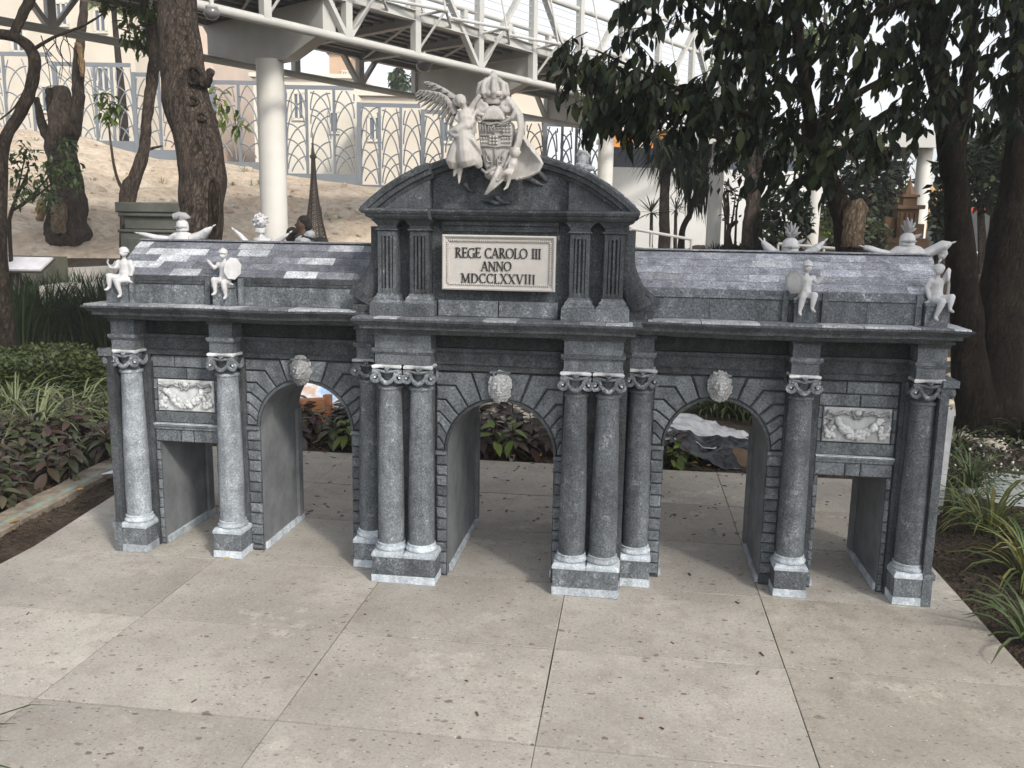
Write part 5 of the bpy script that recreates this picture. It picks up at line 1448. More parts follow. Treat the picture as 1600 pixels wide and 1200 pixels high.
# lectern sign and box behind it
M['paper'] = plain('sign_paper', (.60, .58, .62), .5, .4, .12, 9); M['oldbox'] = plain('olive_box', (.16, .16, .12), .8, .2, .2, 4)
p = at(30, 412, 11); sg = empty('lectern_sign', (p.x, p.y, p.z-.8), 'tilted pale information panel on a post, left of the tall grass', 'sign')
mb = MB(); mb.obox(p, (1,.06,0), (0,.78,.42), (0,-.42,.78), .36, .17, .012); mb.build('panel', M['paper'], sg)
mb = MB(); mb.obox(p-Vector((0,0,.022)), (1,.06,0), (0,.78,.42), (0,-.42,.78), .38, .19, .008); mb.build('tray', M['iron'], sg)
mb = MB(); mb.bar(p-Vector((.05,0,.04)), p-Vector((.05,0,.9)), .08, .08); mb.build('post', M['iron'], sg)
p = at(25, 415, 11.9); mb = MB(); mb.cbox(p.x-.75, p.x+.42, p.y, p.y+.5, p.z-.45, p.z+.12, .02); o = mb.build('storage_box', M['oldbox'], origin=(p.x, p.y, p.z-.45)); 
tag(o, 'olive green box standing behind the tilted information panel', 'box')

# ---- things lying behind the gate
M['wood'] = plain('brown_wood', (.27, .12, .06), .7, .3, .25, 9, 0, .3, 50)
pk = NT('poster_print', .45, .4)
pm = pk.ramp(pk.noise(5, 3, .5), [(.3, (.62, .60, .70)), (.45, (.30, .52, .80)), (.55, (.72, .76, .84)), (.63, (.62, .42, .28)), (.75, (.30, .55, .80))]); M['poster'] = pk.done(pm)
p = at(498, 640, 6.9); db = empty('display_board', (p.x, p.y, 0), 'blue and white printed panel on a brown wooden frame, seen through the left arch', 'display board')
mb = MB(); mb.obox(at(500, 606, 7.35), (1, .1, 0), (-.1, .83, .5), (0, -.5, .83), .36, .26, .010); mb.build('panel', M['poster'], db)
mb = MB(); a, c = at(445, 634, 7.0), at(508, 632, 7.0); mb.bar(a, c, .09, .10); mb.build('beam', M['wood'], db)
for u in (450, 503):
    mb = MB(); a = at(u, 640, 7.02); mb.bar((a.x, a.y+.03, -.02), (a.x, a.y+.03, a.z-.03), .07, .07); mb.build('leg', M['wood'], db)
mb = MB(); a = at(512, 628, 7.1); mb.bar((a.x, a.y, -.02), (a.x+.0, a.y, a.z+.06), .06, .06); mb.build('post', M['wood'], db)
M['boulder'] = plain('pale_boulder', (.56, .50, .41), .85, .2, .15, 6, 0, .5, 20)
def boulder(label, c, r, seed, mat='boulder', name='boulder', cat='boulder'):
    b = MB(); b.ell((0,0,0), (1,1,1), 22, 14); rn = Vector((seed*3.1, seed, 0))
    b.v = [tuple(Vector(c)+Vector((v[0]*r[0], v[1]*r[1], v[2]*r[2]))*(1+.28*noise.fractal(Vector(v)*1.3+rn, 1, 2, 4))) for v in b.v]
    return tag(b.build(name, M[mat], origin=(c[0], c[1], 0), smooth=True, ang=180), label, cat)
p = at(782, 645, 7.0); boulder('large pale boulder behind the purple plants, seen through the middle arch', (p.x, p.y, .10), (.27, .22, .20), 4)
p = at(1085, 628, 8.4); boulder('pale rounded boulder among the strappy plants, seen through the right arch', (p.x+.25, p.y, .06), (.30, .25, .20), 6)
p = atz(1535, 700); boulder('small pale stone at the foot of the twin trunks', (p.x, p.y-.15, .05), (.11, .09, .06), 9)
# crumpled plastic sheets
sk = NT('silver_plastic', .22, .6); sk.b.inputs['Metallic'].default_value = .25; sk.bump(sk.noise(24, 4, .6), .5, .02); M['silver'] = sk.done((.50, .50, .51))
bk = NT('black_plastic', .25, .6); bk.bump(bk.noise(20, 4, .6), .6, .02); M['black'] = bk.done((.008, .008, .010))
def sheet(name, label, quad, amp, mat, seed, n=44, m_=26):
    q = [Vector(p) for p in quad]; vs = []
    for j in range(m_+1):
        for i in range(n+1):
            s, t = i/n, j/m_
            p = q[0].lerp(q[1], s).lerp(q[3].lerp(q[2], s), t)
            w_ = Vector((p.x*5+seed, p.y*5, p.z*4))
            r1 = 1-abs(noise.noise(w_))*2; r2 = 1-abs(noise.noise(w_*2.3+Vector((3,1,0))))*2
            vs.append(p+Vector((0, 0, 1))*(amp*(r1*.7+r2*.3))+Vector((0, amp*.4*noise.noise(w_*1.7), 0)))
    b = MB(); b.add(vs, [(j*(n+1)+i, j*(n+1)+i+1, (j+1)*(n+1)+i+1, (j+1)*(n+1)+i) for j in range(m_) for i in range(n)])
    o = b.build(name, M[mat], origin=tuple(q[0]), smooth=True, ang=30); md = o.modifiers.new('thickness', 'SOLIDIFY'); md.thickness = .004
    return tag(o, label, 'plastic sheet')
sheet('plastic_sheet', 'crumpled silver plastic sheet lying behind the right arch', [at(1030, 690, 6.2), at(1185, 722, 6.2), at(1190, 690, 6.9), at(1030, 640, 6.9)], .055, 'silver', 1)
sheet('plastic_sheet', 'black plastic sheet crumpled under the silver sheet behind the right arch', [at(1025, 705, 6.1), at(1200, 760, 5.95), at(1205, 700, 6.25), at(1025, 676, 6.35)], .06, 'black', 7)
b = MB(); b.ell((0,0,0), (1,1,1), 18, 10); p = atz(1112, 722)
b.v = [(p.x+.28+v[0]*.38*(1+.2*noise.noise(Vector(v)*2)), p.y+.18+v[1]*.22, -.03+v[2]*.12*(1+.3*noise.noise(Vector(v)*3))) for v in b.v]
M['mound'] = plain('brown_earth', (.13, .095, .065), .95, .1, .3, 9, 0, .8, 60); tag(b.build('soil_mound', M['mound'], smooth=True, ang=180), kind='structure')
# white paper on the left kerb, white board and pale disc on the right
b = MB(); c = atz(192, 738, .03); vs = [c+Vector(q) for q in ((-.11,-.06,.0), (.10,-.05,.03), (.12,.10,.05), (-.02,.10,.02))]
M['sheet'] = plain('white_paper', (.66, .65, .76), .6, .3, .04)
b.add(vs+[p-Vector((0,0,.004)) for p in vs], [(0,1,2,3),(7,6,5,4),(0,4,5,1),(1,5,6,2),(2,6,7,3),(3,7,4,0)]); tag(b.build('paper_sheet', M['sheet']), 'white sheet of paper on the left kerb beside the leftmost column', 'paper')
a, c = at(1484, 640, 5.0), at(1473, 715, 5.0); b = MB(); b.bar(Vector((a.x, a.y, a.z)), Vector((c.x, c.y, -.03)), .05, .02, (0,1,0)); tag(b.build('white_board', M['white']), 'white upright board just behind the right end of the gate', 'board')
M['disc'] = plain('pale_disc', (.42, .45, .43), .5, .4, .06, 3, 0, .1, 20)
c = atz(1590, 775); b = MB(); b.lathe([(.40, -.03), (.42, .02), (.405, .035), (.38, .040), (.36, .037)], (c.x+.05, c.y+.02, 0), 48); tag(b.build('stone_disc', M['disc'], smooth=True, ang=40), 'pale grey green round slab lying in the right bed', 'slab')
# cobbles beside the trunks
M['cobble'] = plain('cobble_stone', (.42, .37, .30), .8, .25, .2, 7, 0, .3, 40)
b = MB(); b.add([(2.6, 3.0, .012), (6.2, 4.4, .012), (7.4, 9.6, .03), (4.2, 9.8, .03)], [(0,1,2,3)])
M['tan'] = plain('tan_path', (.40, .30, .21), .9, .1, .15, 2, 0, .4, 30)
cob = b.build('cobble_path', M['tan'], kind='structure')
cm = []
for s in range(4):
    b = MB(); b.ell((0,0,0), (1,1,1), 10, 7); b.v = [tuple(Vector(v)*(1+.22*noise.noise(Vector(v)*1.4+Vector((s*5,0,0))))) for v in b.v]; cm.append(b.mesh('cobble', M['cobble'], smooth=True, ang=180))
for i in range(130):
    t = random.random(); y = 3.15+t*3.6; x = 2.75+.29*(y-3.15)+random.uniform(.0, .62)
    o = bpy.data.objects.new('cobble', cm[i % 4]); link(o, cob); r = random.uniform(.05, .095)
    o.location = (x, y, .02+r*.25); o.scale = (r, r*.8, r*.55); o.rotation_euler = (0, 0, random.uniform(0, 6))
# ------------------------------------------------------------------ vegetation
random.seed(77)
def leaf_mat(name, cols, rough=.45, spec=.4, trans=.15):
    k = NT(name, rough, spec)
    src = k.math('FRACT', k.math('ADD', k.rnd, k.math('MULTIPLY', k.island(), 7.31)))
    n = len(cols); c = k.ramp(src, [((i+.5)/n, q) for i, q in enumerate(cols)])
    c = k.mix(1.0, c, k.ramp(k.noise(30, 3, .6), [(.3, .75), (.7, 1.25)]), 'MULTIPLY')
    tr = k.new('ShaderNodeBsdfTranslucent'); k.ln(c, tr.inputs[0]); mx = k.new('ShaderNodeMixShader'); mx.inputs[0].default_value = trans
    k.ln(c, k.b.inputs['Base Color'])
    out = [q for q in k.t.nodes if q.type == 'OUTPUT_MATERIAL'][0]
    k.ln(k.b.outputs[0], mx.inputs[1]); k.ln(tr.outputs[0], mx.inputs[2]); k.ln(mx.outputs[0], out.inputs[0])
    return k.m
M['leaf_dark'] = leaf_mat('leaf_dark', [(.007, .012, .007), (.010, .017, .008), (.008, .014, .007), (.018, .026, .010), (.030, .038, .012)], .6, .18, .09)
M['leaf_mid'] = leaf_mat('leaf_mid', [(.035, .062, .020), (.055, .085, .025), (.045, .07, .03)], .5, .4, .2)
M['leaf_bright'] = leaf_mat('leaf_bright', [(.10, .15, .03), (.14, .18, .035), (.08, .13, .03)], .5, .4, .3)
M['leaf_pale'] = leaf_mat('leaf_pale', [(.10, .13, .07), (.15, .17, .10), (.08, .11, .05)], .5, .4, .25)
M['coleus'] = leaf_mat('coleus_leaf', [(.055, .030, .030), (.06, .055, .030), (.045, .062, .028), (.075, .085, .035), (.050, .022, .030), (.085, .075, .045), (.035, .045, .028)], .42, .45, .12)
M['coleus_dark'] = leaf_mat('coleus_dark_leaf', [(.040, .018, .020), (.028, .018, .018), (.05, .035, .025), (.022, .026, .018)], .4, .45, .1)
M['blade'] = leaf_mat('grass_blade', [(.045, .075, .022), (.065, .10, .03), (.085, .12, .04), (.05, .08, .03), (.12, .13, .05)], .45, .4, .2)
M['blade_pale'] = leaf_mat('pale_blade', [(.14, .17, .08), (.22, .24, .14), (.10, .13, .05), (.17, .19, .10)], .5, .4, .2)
M['blade_dark'] = leaf_mat('dark_blade', [(.018, .032, .014), (.028, .046, .018), (.022, .038, .016)], .5, .35, .12)
M['blade_yellow'] = leaf_mat('yellow_blade', [(.10, .13, .03), (.17, .17, .04), (.075, .11, .03), (.06, .09, .03), (.22, .20, .05)], .45, .4, .2)
M['hedge'] = leaf_mat('hedge_leaf', [(.030, .045, .014), (.045, .062, .018), (.06, .08, .022)], .5, .35, .15)
M['dry'] = leaf_mat('dry_leaf', [(.42, .28, .06), (.36, .19, .05), (.22, .12, .05), (.45, .34, .10)], .6, .3, .1)
M['dry_brown'] = leaf_mat('brown_leaf', [(.10, .06, .035), (.15, .09, .05), (.07, .045, .03)], .7, .2, .05)
M['flower'] = plain('white_flower', (.6, .6, .55), .6, .3, .05)
def bark(name, a, c, sc_=9):
    k = NT(name, .92, .12)
    v = k.scaled((1, 1, .28), k.raw); n = k.noise(sc_*2.2, 6, .72, v, .6); n2 = k.noise(sc_*.35, 4, .6, k.raw)
    col = k.mix(k.ramp(n, [(.34, 0), (.62, 1)]), a, c); col = k.mix(k.ramp(n2, [(.5, 0), (.7, .5)]), col, [q*1.5 for q in c])
    ve = k.new('ShaderNodeTexVoronoi'); ve.feature = 'DISTANCE_TO_EDGE'; ve.inputs['Scale'].default_value = sc_*4.5
    wv = k.new('ShaderNodeVectorMath'); wv.operation = 'ADD'; k.ln(k.scaled((1, 1, .33), k.raw), wv.inputs[0]); k.ln(k.mix(1.0, n, (.10, .10, .10), 'MULTIPLY'), wv.inputs[1]); k.ln(wv.outputs[0], ve.inputs['Vector'])
    cr = k.ramp(ve.outputs[0], [(.0, .62), (.14, 1.0)]); col = k.mix(1.0, col, cr, 'MULTIPLY')
    k.bump(k.math('ADD', n, k.math('MULTIPLY', cr, .8)), 1.0, .03); return k.done(col)
M['bark'] = bark('bark_grey', (.028, .022, .018), (.115, .09, .072)); M['bark_dark'] = bark('bark_dark', (.016, .013, .010), (.060, .046, .035)); M['bark_black'] = bark('bark_black', (.008, .0065, .005), (.030, .023, .017)); M['bark_pale'] = bark('bark_pale', (.12, .085, .055), (.30, .23, .16)); M['cutwood'] = bark('cut_wood', (.24, .16, .08), (.42, .29, .15))

def leaf_geo(L_, w_, droop=.25, fold=.18, seg=4):
    """pointed leaf along +x, base at the origin, folded along its midrib"""
    prof = [(0, .06), (.22, .72), (.5, 1.0), (.78, .62), (1, .0)] if seg == 4 else [(0, .1), (.4, 1.0), (1, 0)]
    vs = []; fs = []
    for t, q in prof:
        x = L_*t; z = -droop*L_*t*t; hw = w_*q/2
        vs += [(x, -hw, z+fold*hw), (x, 0, z), (x, hw, z+fold*hw)]
    for i in range(len(prof)-1):
        a = 3*i; fs += [(a, a+3, a+4, a+1), (a+1, a+4, a+5, a+2)]
    return vs, fs
def frame(d, roll=0.0):
    d = Vector(d).normalized(); up = Vector((0, 0, 1)) if abs(d.z) < .95 else Vector((1, 0, 0))
    y = up.cross(d).normalized(); z = d.cross(y)
    y2 = y*math.cos(roll)+z*math.sin(roll); z2 = d.cross(y2)
    return Matrix((d, y2, z2)).transposed()
LG = leaf_geo(1, .36)
def add_leaf(mb, p, d, L_, wk=1.0, roll=0.0, geo=None):
    vs, fs = geo or LG; R = frame(d, roll); p = Vector(p)
    mb.add([p+R @ Vector((v[0]*L_, v[1]*L_*wk, v[2]*L_)) for v in vs], fs)

def trunk_part(name, pts, mat, parent, n=16, nz=.25, seed=0, sub=5):
    """pts: (Vector, radius); smooth interpolation with bark lumps"""
    P = [q[0] for q in pts]; R = [q[1] for q in pts]; PP = []; RR = []
    for i in range(len(P)-1):
        p0 = P[max(i-1, 0)]; p1 = P[i]; p2 = P[i+1]; p3 = P[min(i+2, len(P)-1)]
        for s in range(sub):
            t = s/sub
            PP.append(.5*((2*p1)+(p2-p0)*t+(2*p0-5*p1+4*p2-p3)*t*t+(3*p1-p0-3*p2+p3)*t**3)); RR.append(lerp(R[i], R[i+1], t))
    PP.append(P[-1]); RR.append(R[-1])
    mb = MB(); mb.tube(PP, RR, n, True, 1.0, nz, seed); return mb.build(name, M[mat], parent, smooth=True, ang=180)
def px(u, v, D, r): return (at(u, v, D), r*D/FPX)
def ground_pt(u, v, D, z=None):
    p = at(u, v, D); p.z = terr(p.x, p.y) if z is None else z; return p
def tree(label, name, base, cat='tree', group=None): return empty(name, base, label, cat, group)

# ---- big leaning trunk left of the gate
b0 = ground_pt(322, 600, 7.6); t = tree('thick grey trunk with knots and bark scars leaning left behind the left wing', 'tree', b0)
tk = trunk_part('trunk', [(b0+Vector((0,0,-.15)), .30), (b0+Vector((0,0,.25)), .215), px(318, 470, 7.6, 35), px(316, 375, 7.6, 31), px(316, 315, 7.6, 34), px(316, 255, 7.6, 37), px(304, 205, 7.6, 34), px(291, 155, 7.6, 35), px(286, 100, 7.6, 33), px(279, 40, 7.6, 30), px(274, -30, 7.6, 28), px(262, -160, 7.6, 26)], 'bark', t, 22, .16, 3)
def scar(u, v, D, w_, h, r, nm='bark_scar', mat='bark_dark'):
    mb = MB(); c = at(u, v, D); pts = []
    for i in range(17):
        a = 2*PI*i/16; pts.append(c+RT*(w_*D/FPX*math.cos(a))+UP*(h*D/FPX*math.sin(a))+FW*(.03*math.cos(a)**2))
    mb.tube(pts, r, 7, False); mb.ell(c+FW*.03, (w_*.7*D/FPX, .03, h*.8*D/FPX), 10, 7); mb.build(nm, M[mat], tk, smooth=True, ang=180)
scar(302, 118, 7.42, 10, 13, .018); scar(300, 158, 7.42, 7, 6, .014); scar(314, 182, 7.42, 6, 6, .016, mat='bark'); scar(334, 328, 7.42, 7, 48, .020)
trunk_part('branch_stub', [px(318, 130, 7.5, 12), px(326, 118, 7.45, 8), px(331, 110, 7.42, 5)], 'bark', t, 9)

def crown_cluster(mb, c, r, n, L_, wk=1.0, dn=.3, geo=None, flat=1.0):
    for _ in range(n):
        d = Vector((random.gauss(0, 1), random.gauss(0, 1), random.gauss(0, 1))); d.normalize()
        p = Vector(c)+Vector((d.x*r, d.y*r, d.z*r*flat))*random.random()**.5
        dd = Vector((random.uniform(-1, 1), random.uniform(-1, 1), random.uniform(-1, .5)-dn)); add_leaf(mb, p, dd, L_*random.uniform(.7, 1.25), wk, random.uniform(-.6, .6), geo)
SM = leaf_geo(1, .42, .15, .15, 2)

# ---- far left curved tree
b0 = ground_pt(4, 420, 9); t = tree('dark curved trunk at the far left edge bending into a fork', 'tree', b0)
trunk_part('trunk', [(b0-Vector((0,0,.2)), .09), px(2, 400, 9, 9), px(3, 300, 9, 8.5), px(6, 225, 9, 9), px(30, 180, 9, 9), px(48, 140, 9, 9), px(54, 95, 9, 9), px(42, 70, 9, 8.5), px(20, 57, 9, 8), px(-15, 52, 9, 8)], 'bark_dark', t, 12, .2, 5)
trunk_part('branch', [px(20, 58, 9, 7), px(32, 30, 9, 7), px(46, 0, 9, 8), px(60, -50, 9, 8)], 'bark_dark', t, 10)
trunk_part('branch', [px(55, 75, 9, 3), px(85, 58, 9, 2.4), px(130, 40, 9, 2), px(160, 22, 9, 1.3)], 'bark_dark', t, 7)
trunk_part('branch', [px(44, 130, 9, 2), px(25, 165, 9, 1.6), px(0, 187, 9, 1.2)], 'bark_dark', t, 6)
for i in range(9):
    a = at(random.uniform(60, 110), random.uniform(52, 70), 9); trunk_part('twig', [(a, .006), (a+Vector((random.uniform(-.1,.2), 0, -.2)), .004), (a+Vector((random.uniform(-.1,.4), .1, random.uniform(-.6,-.3))), .002)], 'bark_dark', t, 5)

# ---- stump tree
SD = slope_depth(103, 366)-.12; b0 = at(103, 368, SD); t = tree('broken dead stump with dark hollow bark and one tall splintered limb, on the slope', 'tree_stump', b0, 'tree stump')
trunk_part('trunk', [(at(103, 385, SD+.25), .36), px(103, 368, SD, 33), px(103, 350, SD, 33), px(104, 320, SD, 27), px(102, 270, SD, 25), px(99, 230, SD, 23), px(99, 190, SD, 20), px(96, 150, SD, 17), px(95, 136, SD, 11)], 'bark', t, 20, .5, 8)
trunk_part('limb', [px(112, 215, (SD-.1), 11), px(122, 160, (SD-.1), 10), px(121, 110, (SD-.1), 8), px(126, 60, (SD-.1), 7), px(131, 10, (SD-.1), 6), px(133, -60, (SD-.1), 6)], 'bark', t, 10, .4, 2)
trunk_part('limb', [px(80, 225, (SD-.1), 8), px(66, 195, (SD-.1), 7), px(57, 153, (SD-.1), 4)], 'bark_dark', t, 8, .3, 3)
trunk_part('limb', [px(84, 190, (SD-.1), 8), px(78, 160, (SD-.1), 6), px(77, 138, (SD-.1), 5)], 'bark_dark', t, 8, .5, 4)
trunk_part('splintered_wood', [px(129, 120, (SD-.3), 3), px(127, 95, (SD-.3), 5), px(124, 72, (SD-.3), 4), px(117, 68, (SD-.3), 2)], 'cutwood', t, 7, .6, 5)
trunk_part('splintered_wood', [px(62, 345, (SD-.3), 5), px(64, 325, (SD-.3), 8), px(66, 312, (SD-.3), 4)], 'cutwood', t, 8, .6, 6)
trunk_part('heartwood', [px(92, 365, (SD-.42), 8), px(92, 335, (SD-.46), 14), px(96, 318, (SD-.42), 8)], 'bark_pale', t, 9, .4, 7)
# ---- green sapling in front of it
b0 = ground_pt(14, 400, 11); t = tree('small green leafed sapling in front of the dead stump', 'sapling', b0)
trunk_part('trunk', [(b0, .03), px(15, 370, 11, 3), px(18, 330, 11, 3), px(30, 300, 11, 2), px(45, 265, 11, 1.5)], 'bark_dark', t, 7)
mb = MB()
for u, v, r, n in ((40, 240, 20, 60), (85, 265, 24, 90), (110, 260, 18, 60), (60, 295, 26, 90), (25, 270, 20, 50), (105, 225, 16, 40), (80, 310, 20, 50), (30, 305, 18, 40), (115, 290, 14, 30)):
    crown_cluster(mb, at(u, v, 11+random.uniform(-.5, .5)), r*11/FPX*1.1, n, .10, 1.0, .2, SM)
mb.build('crown', M['leaf_mid'], t)
for u, v in ((40, 240), (85, 265), (110, 260), (60, 295)): trunk_part('branch', [px(18, 330, 11, 2), px((18+u)/2, (330+v)/2+6, 11, 1.5), px(u, v, 11, .8)], 'bark_dark', t, 5)

# ---- slim tree with a sprout
b0 = ground_pt(202, 420, 11.2); t = tree('slim bent trunk between the stump and the big trunk', 'tree', b0)
trunk_part('trunk', [(b0-Vector((0,0,.2)), .1), px(200, 385, 11.2, 11), px(199, 330, 11.2, 11), px(200, 300, 11.2, 12), px(213, 272, 11.2, 10), px(226, 230, 11.2, 8), px(229, 190, 11.2, 8), px(235, 145, 11.2, 8.5), px(241, 95, 11.2, 9), px(238, 50, 11.2, 8), px(226, 10, 11.2, 6), px(222, -50, 11.2, 5)], 'bark', t, 12, .25, 4)
trunk_part('branch', [px(193, 300, 11.2, 3), px(182, 275, 11.2, 2.4), px(175, 240, 11.2, 2), px(170, 195, 11.2, 1.4)], 'bark', t, 6)
trunk_part('branch', [px(226, 235, 11.2, 3), px(245, 230, 11.2, 2), px(254, 228, 11.2, 1.4)], 'bark', t, 6)
mb = MB()
for u, v, r, n in ((170, 180, 17, 45), (160, 150, 12, 25), (182, 165, 12, 22)): crown_cluster(mb, at(u, v, 11.2), r*11.2/FPX, n, .13, .9, .1)
mb.build('sprout_leaves', M['leaf_bright'], t)
mb = MB()
for u, v, r, n in ((215, 45, 26, 110), (240, 25, 22, 80), (232, 70, 16, 50), (205, 20, 20, 50), (300, 170, 20, 26), (330, 185, 18, 30), (355, 175, 16, 24), (375, 195, 14, 18), (340, 150, 18, 20), (165, 5, 12, 30)): crown_cluster(mb, at(u, v, 11.4+random.uniform(-.3, .5)), r*11.4/FPX*1.2, n, .14, .9, .2)
mb.build('crown', M['leaf_bright'], t)

# ---- twin trunks at the right
b0 = ground_pt(1545, 690, 6.9, 0); t = tree('dark twin trunked tree filling the right edge of the photo', 'tree', b0)
trunk_part('trunk', [(b0+Vector((-.12,0,-.12)), .26), px(1528, 655, 6.9, 34), px(1514, 560, 6.9, 26), px(1508, 470, 6.85, 23), px(1502, 390, 6.8, 21), px(1494, 300, 6.8, 19), px(1482, 210, 6.75, 18), px(1464, 110, 6.7, 17), px(1446, 20, 6.6, 15), px(1430, -80, 6.5, 14)], 'bark_black', t, 18, .18, 11)
trunk_part('trunk', [(b0+Vector((.14,.05,-.12)), .34), px(1556, 655, 6.95, 46), px(1560, 580, 6.95, 37), px(1562, 500, 6.95, 35), px(1572, 420, 6.95, 32), px(1584, 330, 6.95, 28), px(1594, 230, 6.95, 22), px(1600, 110, 6.95, 21), px(1604, -20, 6.95, 20), px(1606, -160, 6.95, 18)], 'bark_black', t, 20, .18, 12)
trunk_part('limb', [px(1490, 270, 6.8, 12), px(1505, 190, 6.8, 11), px(1516, 90, 6.8, 10), px(1520, -20, 6.8, 9)], 'bark_black', t, 10, .2, 13)
trunk_part('root', [(b0+Vector((.18,-.22,.22)), .06), (b0+Vector((.26,-.34,.05)), .07), (b0+Vector((.34,-.46,-.04)), .05)], 'bark_black', t, 9)
twin = t
# ---- pruned tree carrying the dark hanging crown
b0 = ground_pt(1330, 600, 6.4, 0); t = tree('pruned tree with a cut stub, its dark drooping leaves hanging across the upper right', 'tree', b0)
trunk_part('trunk', [(b0-Vector((0,0,.1)), .16), px(1334, 480, 6.4, 26), px(1330, 400, 6.4, 23), px(1322, 350, 6.4, 20), px(1308, 310, 6.4, 15), px(1292, 268, 6.4, 12), px(1275, 220, 6.3, 11), px(1262, 160, 6.2, 10), px(1250, 80, 6.1, 9), px(1240, -20, 6.0, 8)], 'bark_dark', t, 14, .22, 21)
trunk_part('cut_stub', [px(1330, 388, 6.33, 16), px(1334, 350, 6.33, 17), px(1336, 325, 6.33, 17), px(1334, 314, 6.33, 12)], 'bark_pale', t, 14, .3, 22)
for P in ([(1280, 235, 6.3, 8), (1200, 190, 6.0, 5), (1110, 160, 5.8, 3.5), (1020, 120, 5.7, 2.5), (930, 78, 5.7, 1.4)], [(1262, 160, 6.2, 7), (1180, 90, 6, 5), (1100, 20, 5.8, 4), (1040, -30, 5.7, 3)], [(1270, 200, 6.2, 7), (1350, 140, 6, 5), (1440, 100, 6, 4)], [(1255, 110, 6.2, 6), (1330, 40, 5.9, 4), (1420, 0, 5.8, 3)], [(1200, 190, 6, 4), (1120, 215, 5.7, 2.5), (1060, 190, 5.6, 1.6), (960, 175, 5.6, 1.2)]):
    trunk_part('branch', [px(*q) for q in P], 'bark_dark', t, 7)
lim = [(870, 78), (905, 132), (940, 205), (975, 222), (1005, 212), (1050, 196), (1090, 205), (1120, 232), (1148, 240), (1180, 272), (1215, 302), (1250, 316), (1285, 322), (1310, 282), (1340, 268), (1380, 272), (1410, 236), (1445, 200), (1500, 190), (1620, 225)]
up = [(870, 60), (905, 62), (930, 68), (990, 66), (1000, -10), (1060, -60), (1620, -200)]
def pl_(T_, u):
    for a, c in zip(T_[:-1], T_[1:]):
        if u <= c[0]: return lerp(a[1], c[1], (u-a[0])/(c[0]-a[0]))
    return T_[-1][1]
LV = []; tw = MB()
def twig(u, v, D, n, L_):
    p = at(u, v, D); dr = Vector((random.uniform(-1, .4), random.uniform(-.6, .6), random.uniform(-.5, .1))).normalized()
    ln_ = random.uniform(.12, .26); q = p+dr*ln_*.5+Vector((0,0,-.02)); e = p+dr*ln_+Vector((0,0,-.07))
    tw.tube([p, q, e], [.004, .003, .0018], 4)
    for i in range(n):
        s = (i+.6)/n; c = p.lerp(q, min(1, 2*s)) if s < .5 else q.lerp(e, 2*s-1)
        a = random.uniform(0, 2*PI)
        d = Vector((math.cos(a)*.55, math.sin(a)*.55, random.uniform(-1.25, -.25)))+dr*.35
        LV.append((c, d, L_*random.uniform(.55, 1.22), random.uniform(-.8, .8)))
cnt = 0
while cnt < 850:
    u = random.uniform(872, 1630); lo, hi = pl_(up, u), pl_(lim, u); v = random.uniform(lo-40 if u > 1040 else lo, hi)
    v_t = v-random.uniform(14, 34)
    # gaps towards the bridge, thinner to the left
    if u < 1140 and 8 < v < 110 and random.random() < (.92 if u > 1005 else .80): continue
    if noise.noise(Vector((u/70, v/60, 2))) < -.34 and random.random() < .8: continue
    if u < 1000 and random.random() < .62: continue
    if u > 1440 and random.random() < .3: continue
    cnt += 1; twig(u, v_t, random.uniform(5.3, 7.0) if u > 1150 else random.uniform(5.3, 6.0), random.randint(6, 9), .115)
for u, v in ((985, 20), (1010, 8), (1030, 30), (1022, -4), (1005, 38), (895, 68), (912, 84), (918, 60), (960, 66), (985, 70), (1000, 78), (905, 96), (935, 92), (950, 110)): twig(u, v-10, random.uniform(5.5, 5.9), 7, .11)
for i in range(420):                                  # the crown goes on above and beyond the frame and shades what is below
    c = at(random.uniform(1180, 2300), random.uniform(-520, -40), random.uniform(4.6, 8.2)); p = CAM
    LV_n = random.randint(5, 8)
    for _ in range(LV_n):
        LV.append((c+Vector((random.uniform(-.2,.2), random.uniform(-.2,.2), random.uniform(-.15,.15))), Vector((random.uniform(-.6,.6), random.uniform(-.6,.6), random.uniform(-1.2,-.2))), .14, random.uniform(-.8, .8)))
LVS = sorted(range(len(LV)), key=lambda i: (0 if (lambda q: 870 < q[0] < 1600 and 0 < q[1] < 340)((800+FPX*((LV[i][0]-CAM).dot(RT))/((LV[i][0]-CAM).dot(FW)), 600-FPX*((LV[i][0]-CAM).dot(UP))/((LV[i][0]-CAM).dot(FW)))) else 1, (LV[i][0]-CAM).length))
LM = []
for q in range(5):
    vs, fs = leaf_geo(1, random.uniform(.42, .54), random.uniform(.12, .35), random.uniform(.1, .3)); mb = MB(); mb.add(vs, fs); LM.append(mb.mesh('leaf', M['leaf_dark'], smooth=True, ang=180))
T0 = wloc(t)
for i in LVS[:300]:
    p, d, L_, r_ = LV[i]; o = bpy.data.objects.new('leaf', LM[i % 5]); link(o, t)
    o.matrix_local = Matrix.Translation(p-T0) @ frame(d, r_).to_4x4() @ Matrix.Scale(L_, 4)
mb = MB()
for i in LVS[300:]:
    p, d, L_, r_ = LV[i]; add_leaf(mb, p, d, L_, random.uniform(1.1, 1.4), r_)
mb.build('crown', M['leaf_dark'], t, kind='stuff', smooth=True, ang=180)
tw.build('twigs', M['bark_dark'], t, kind='stuff')

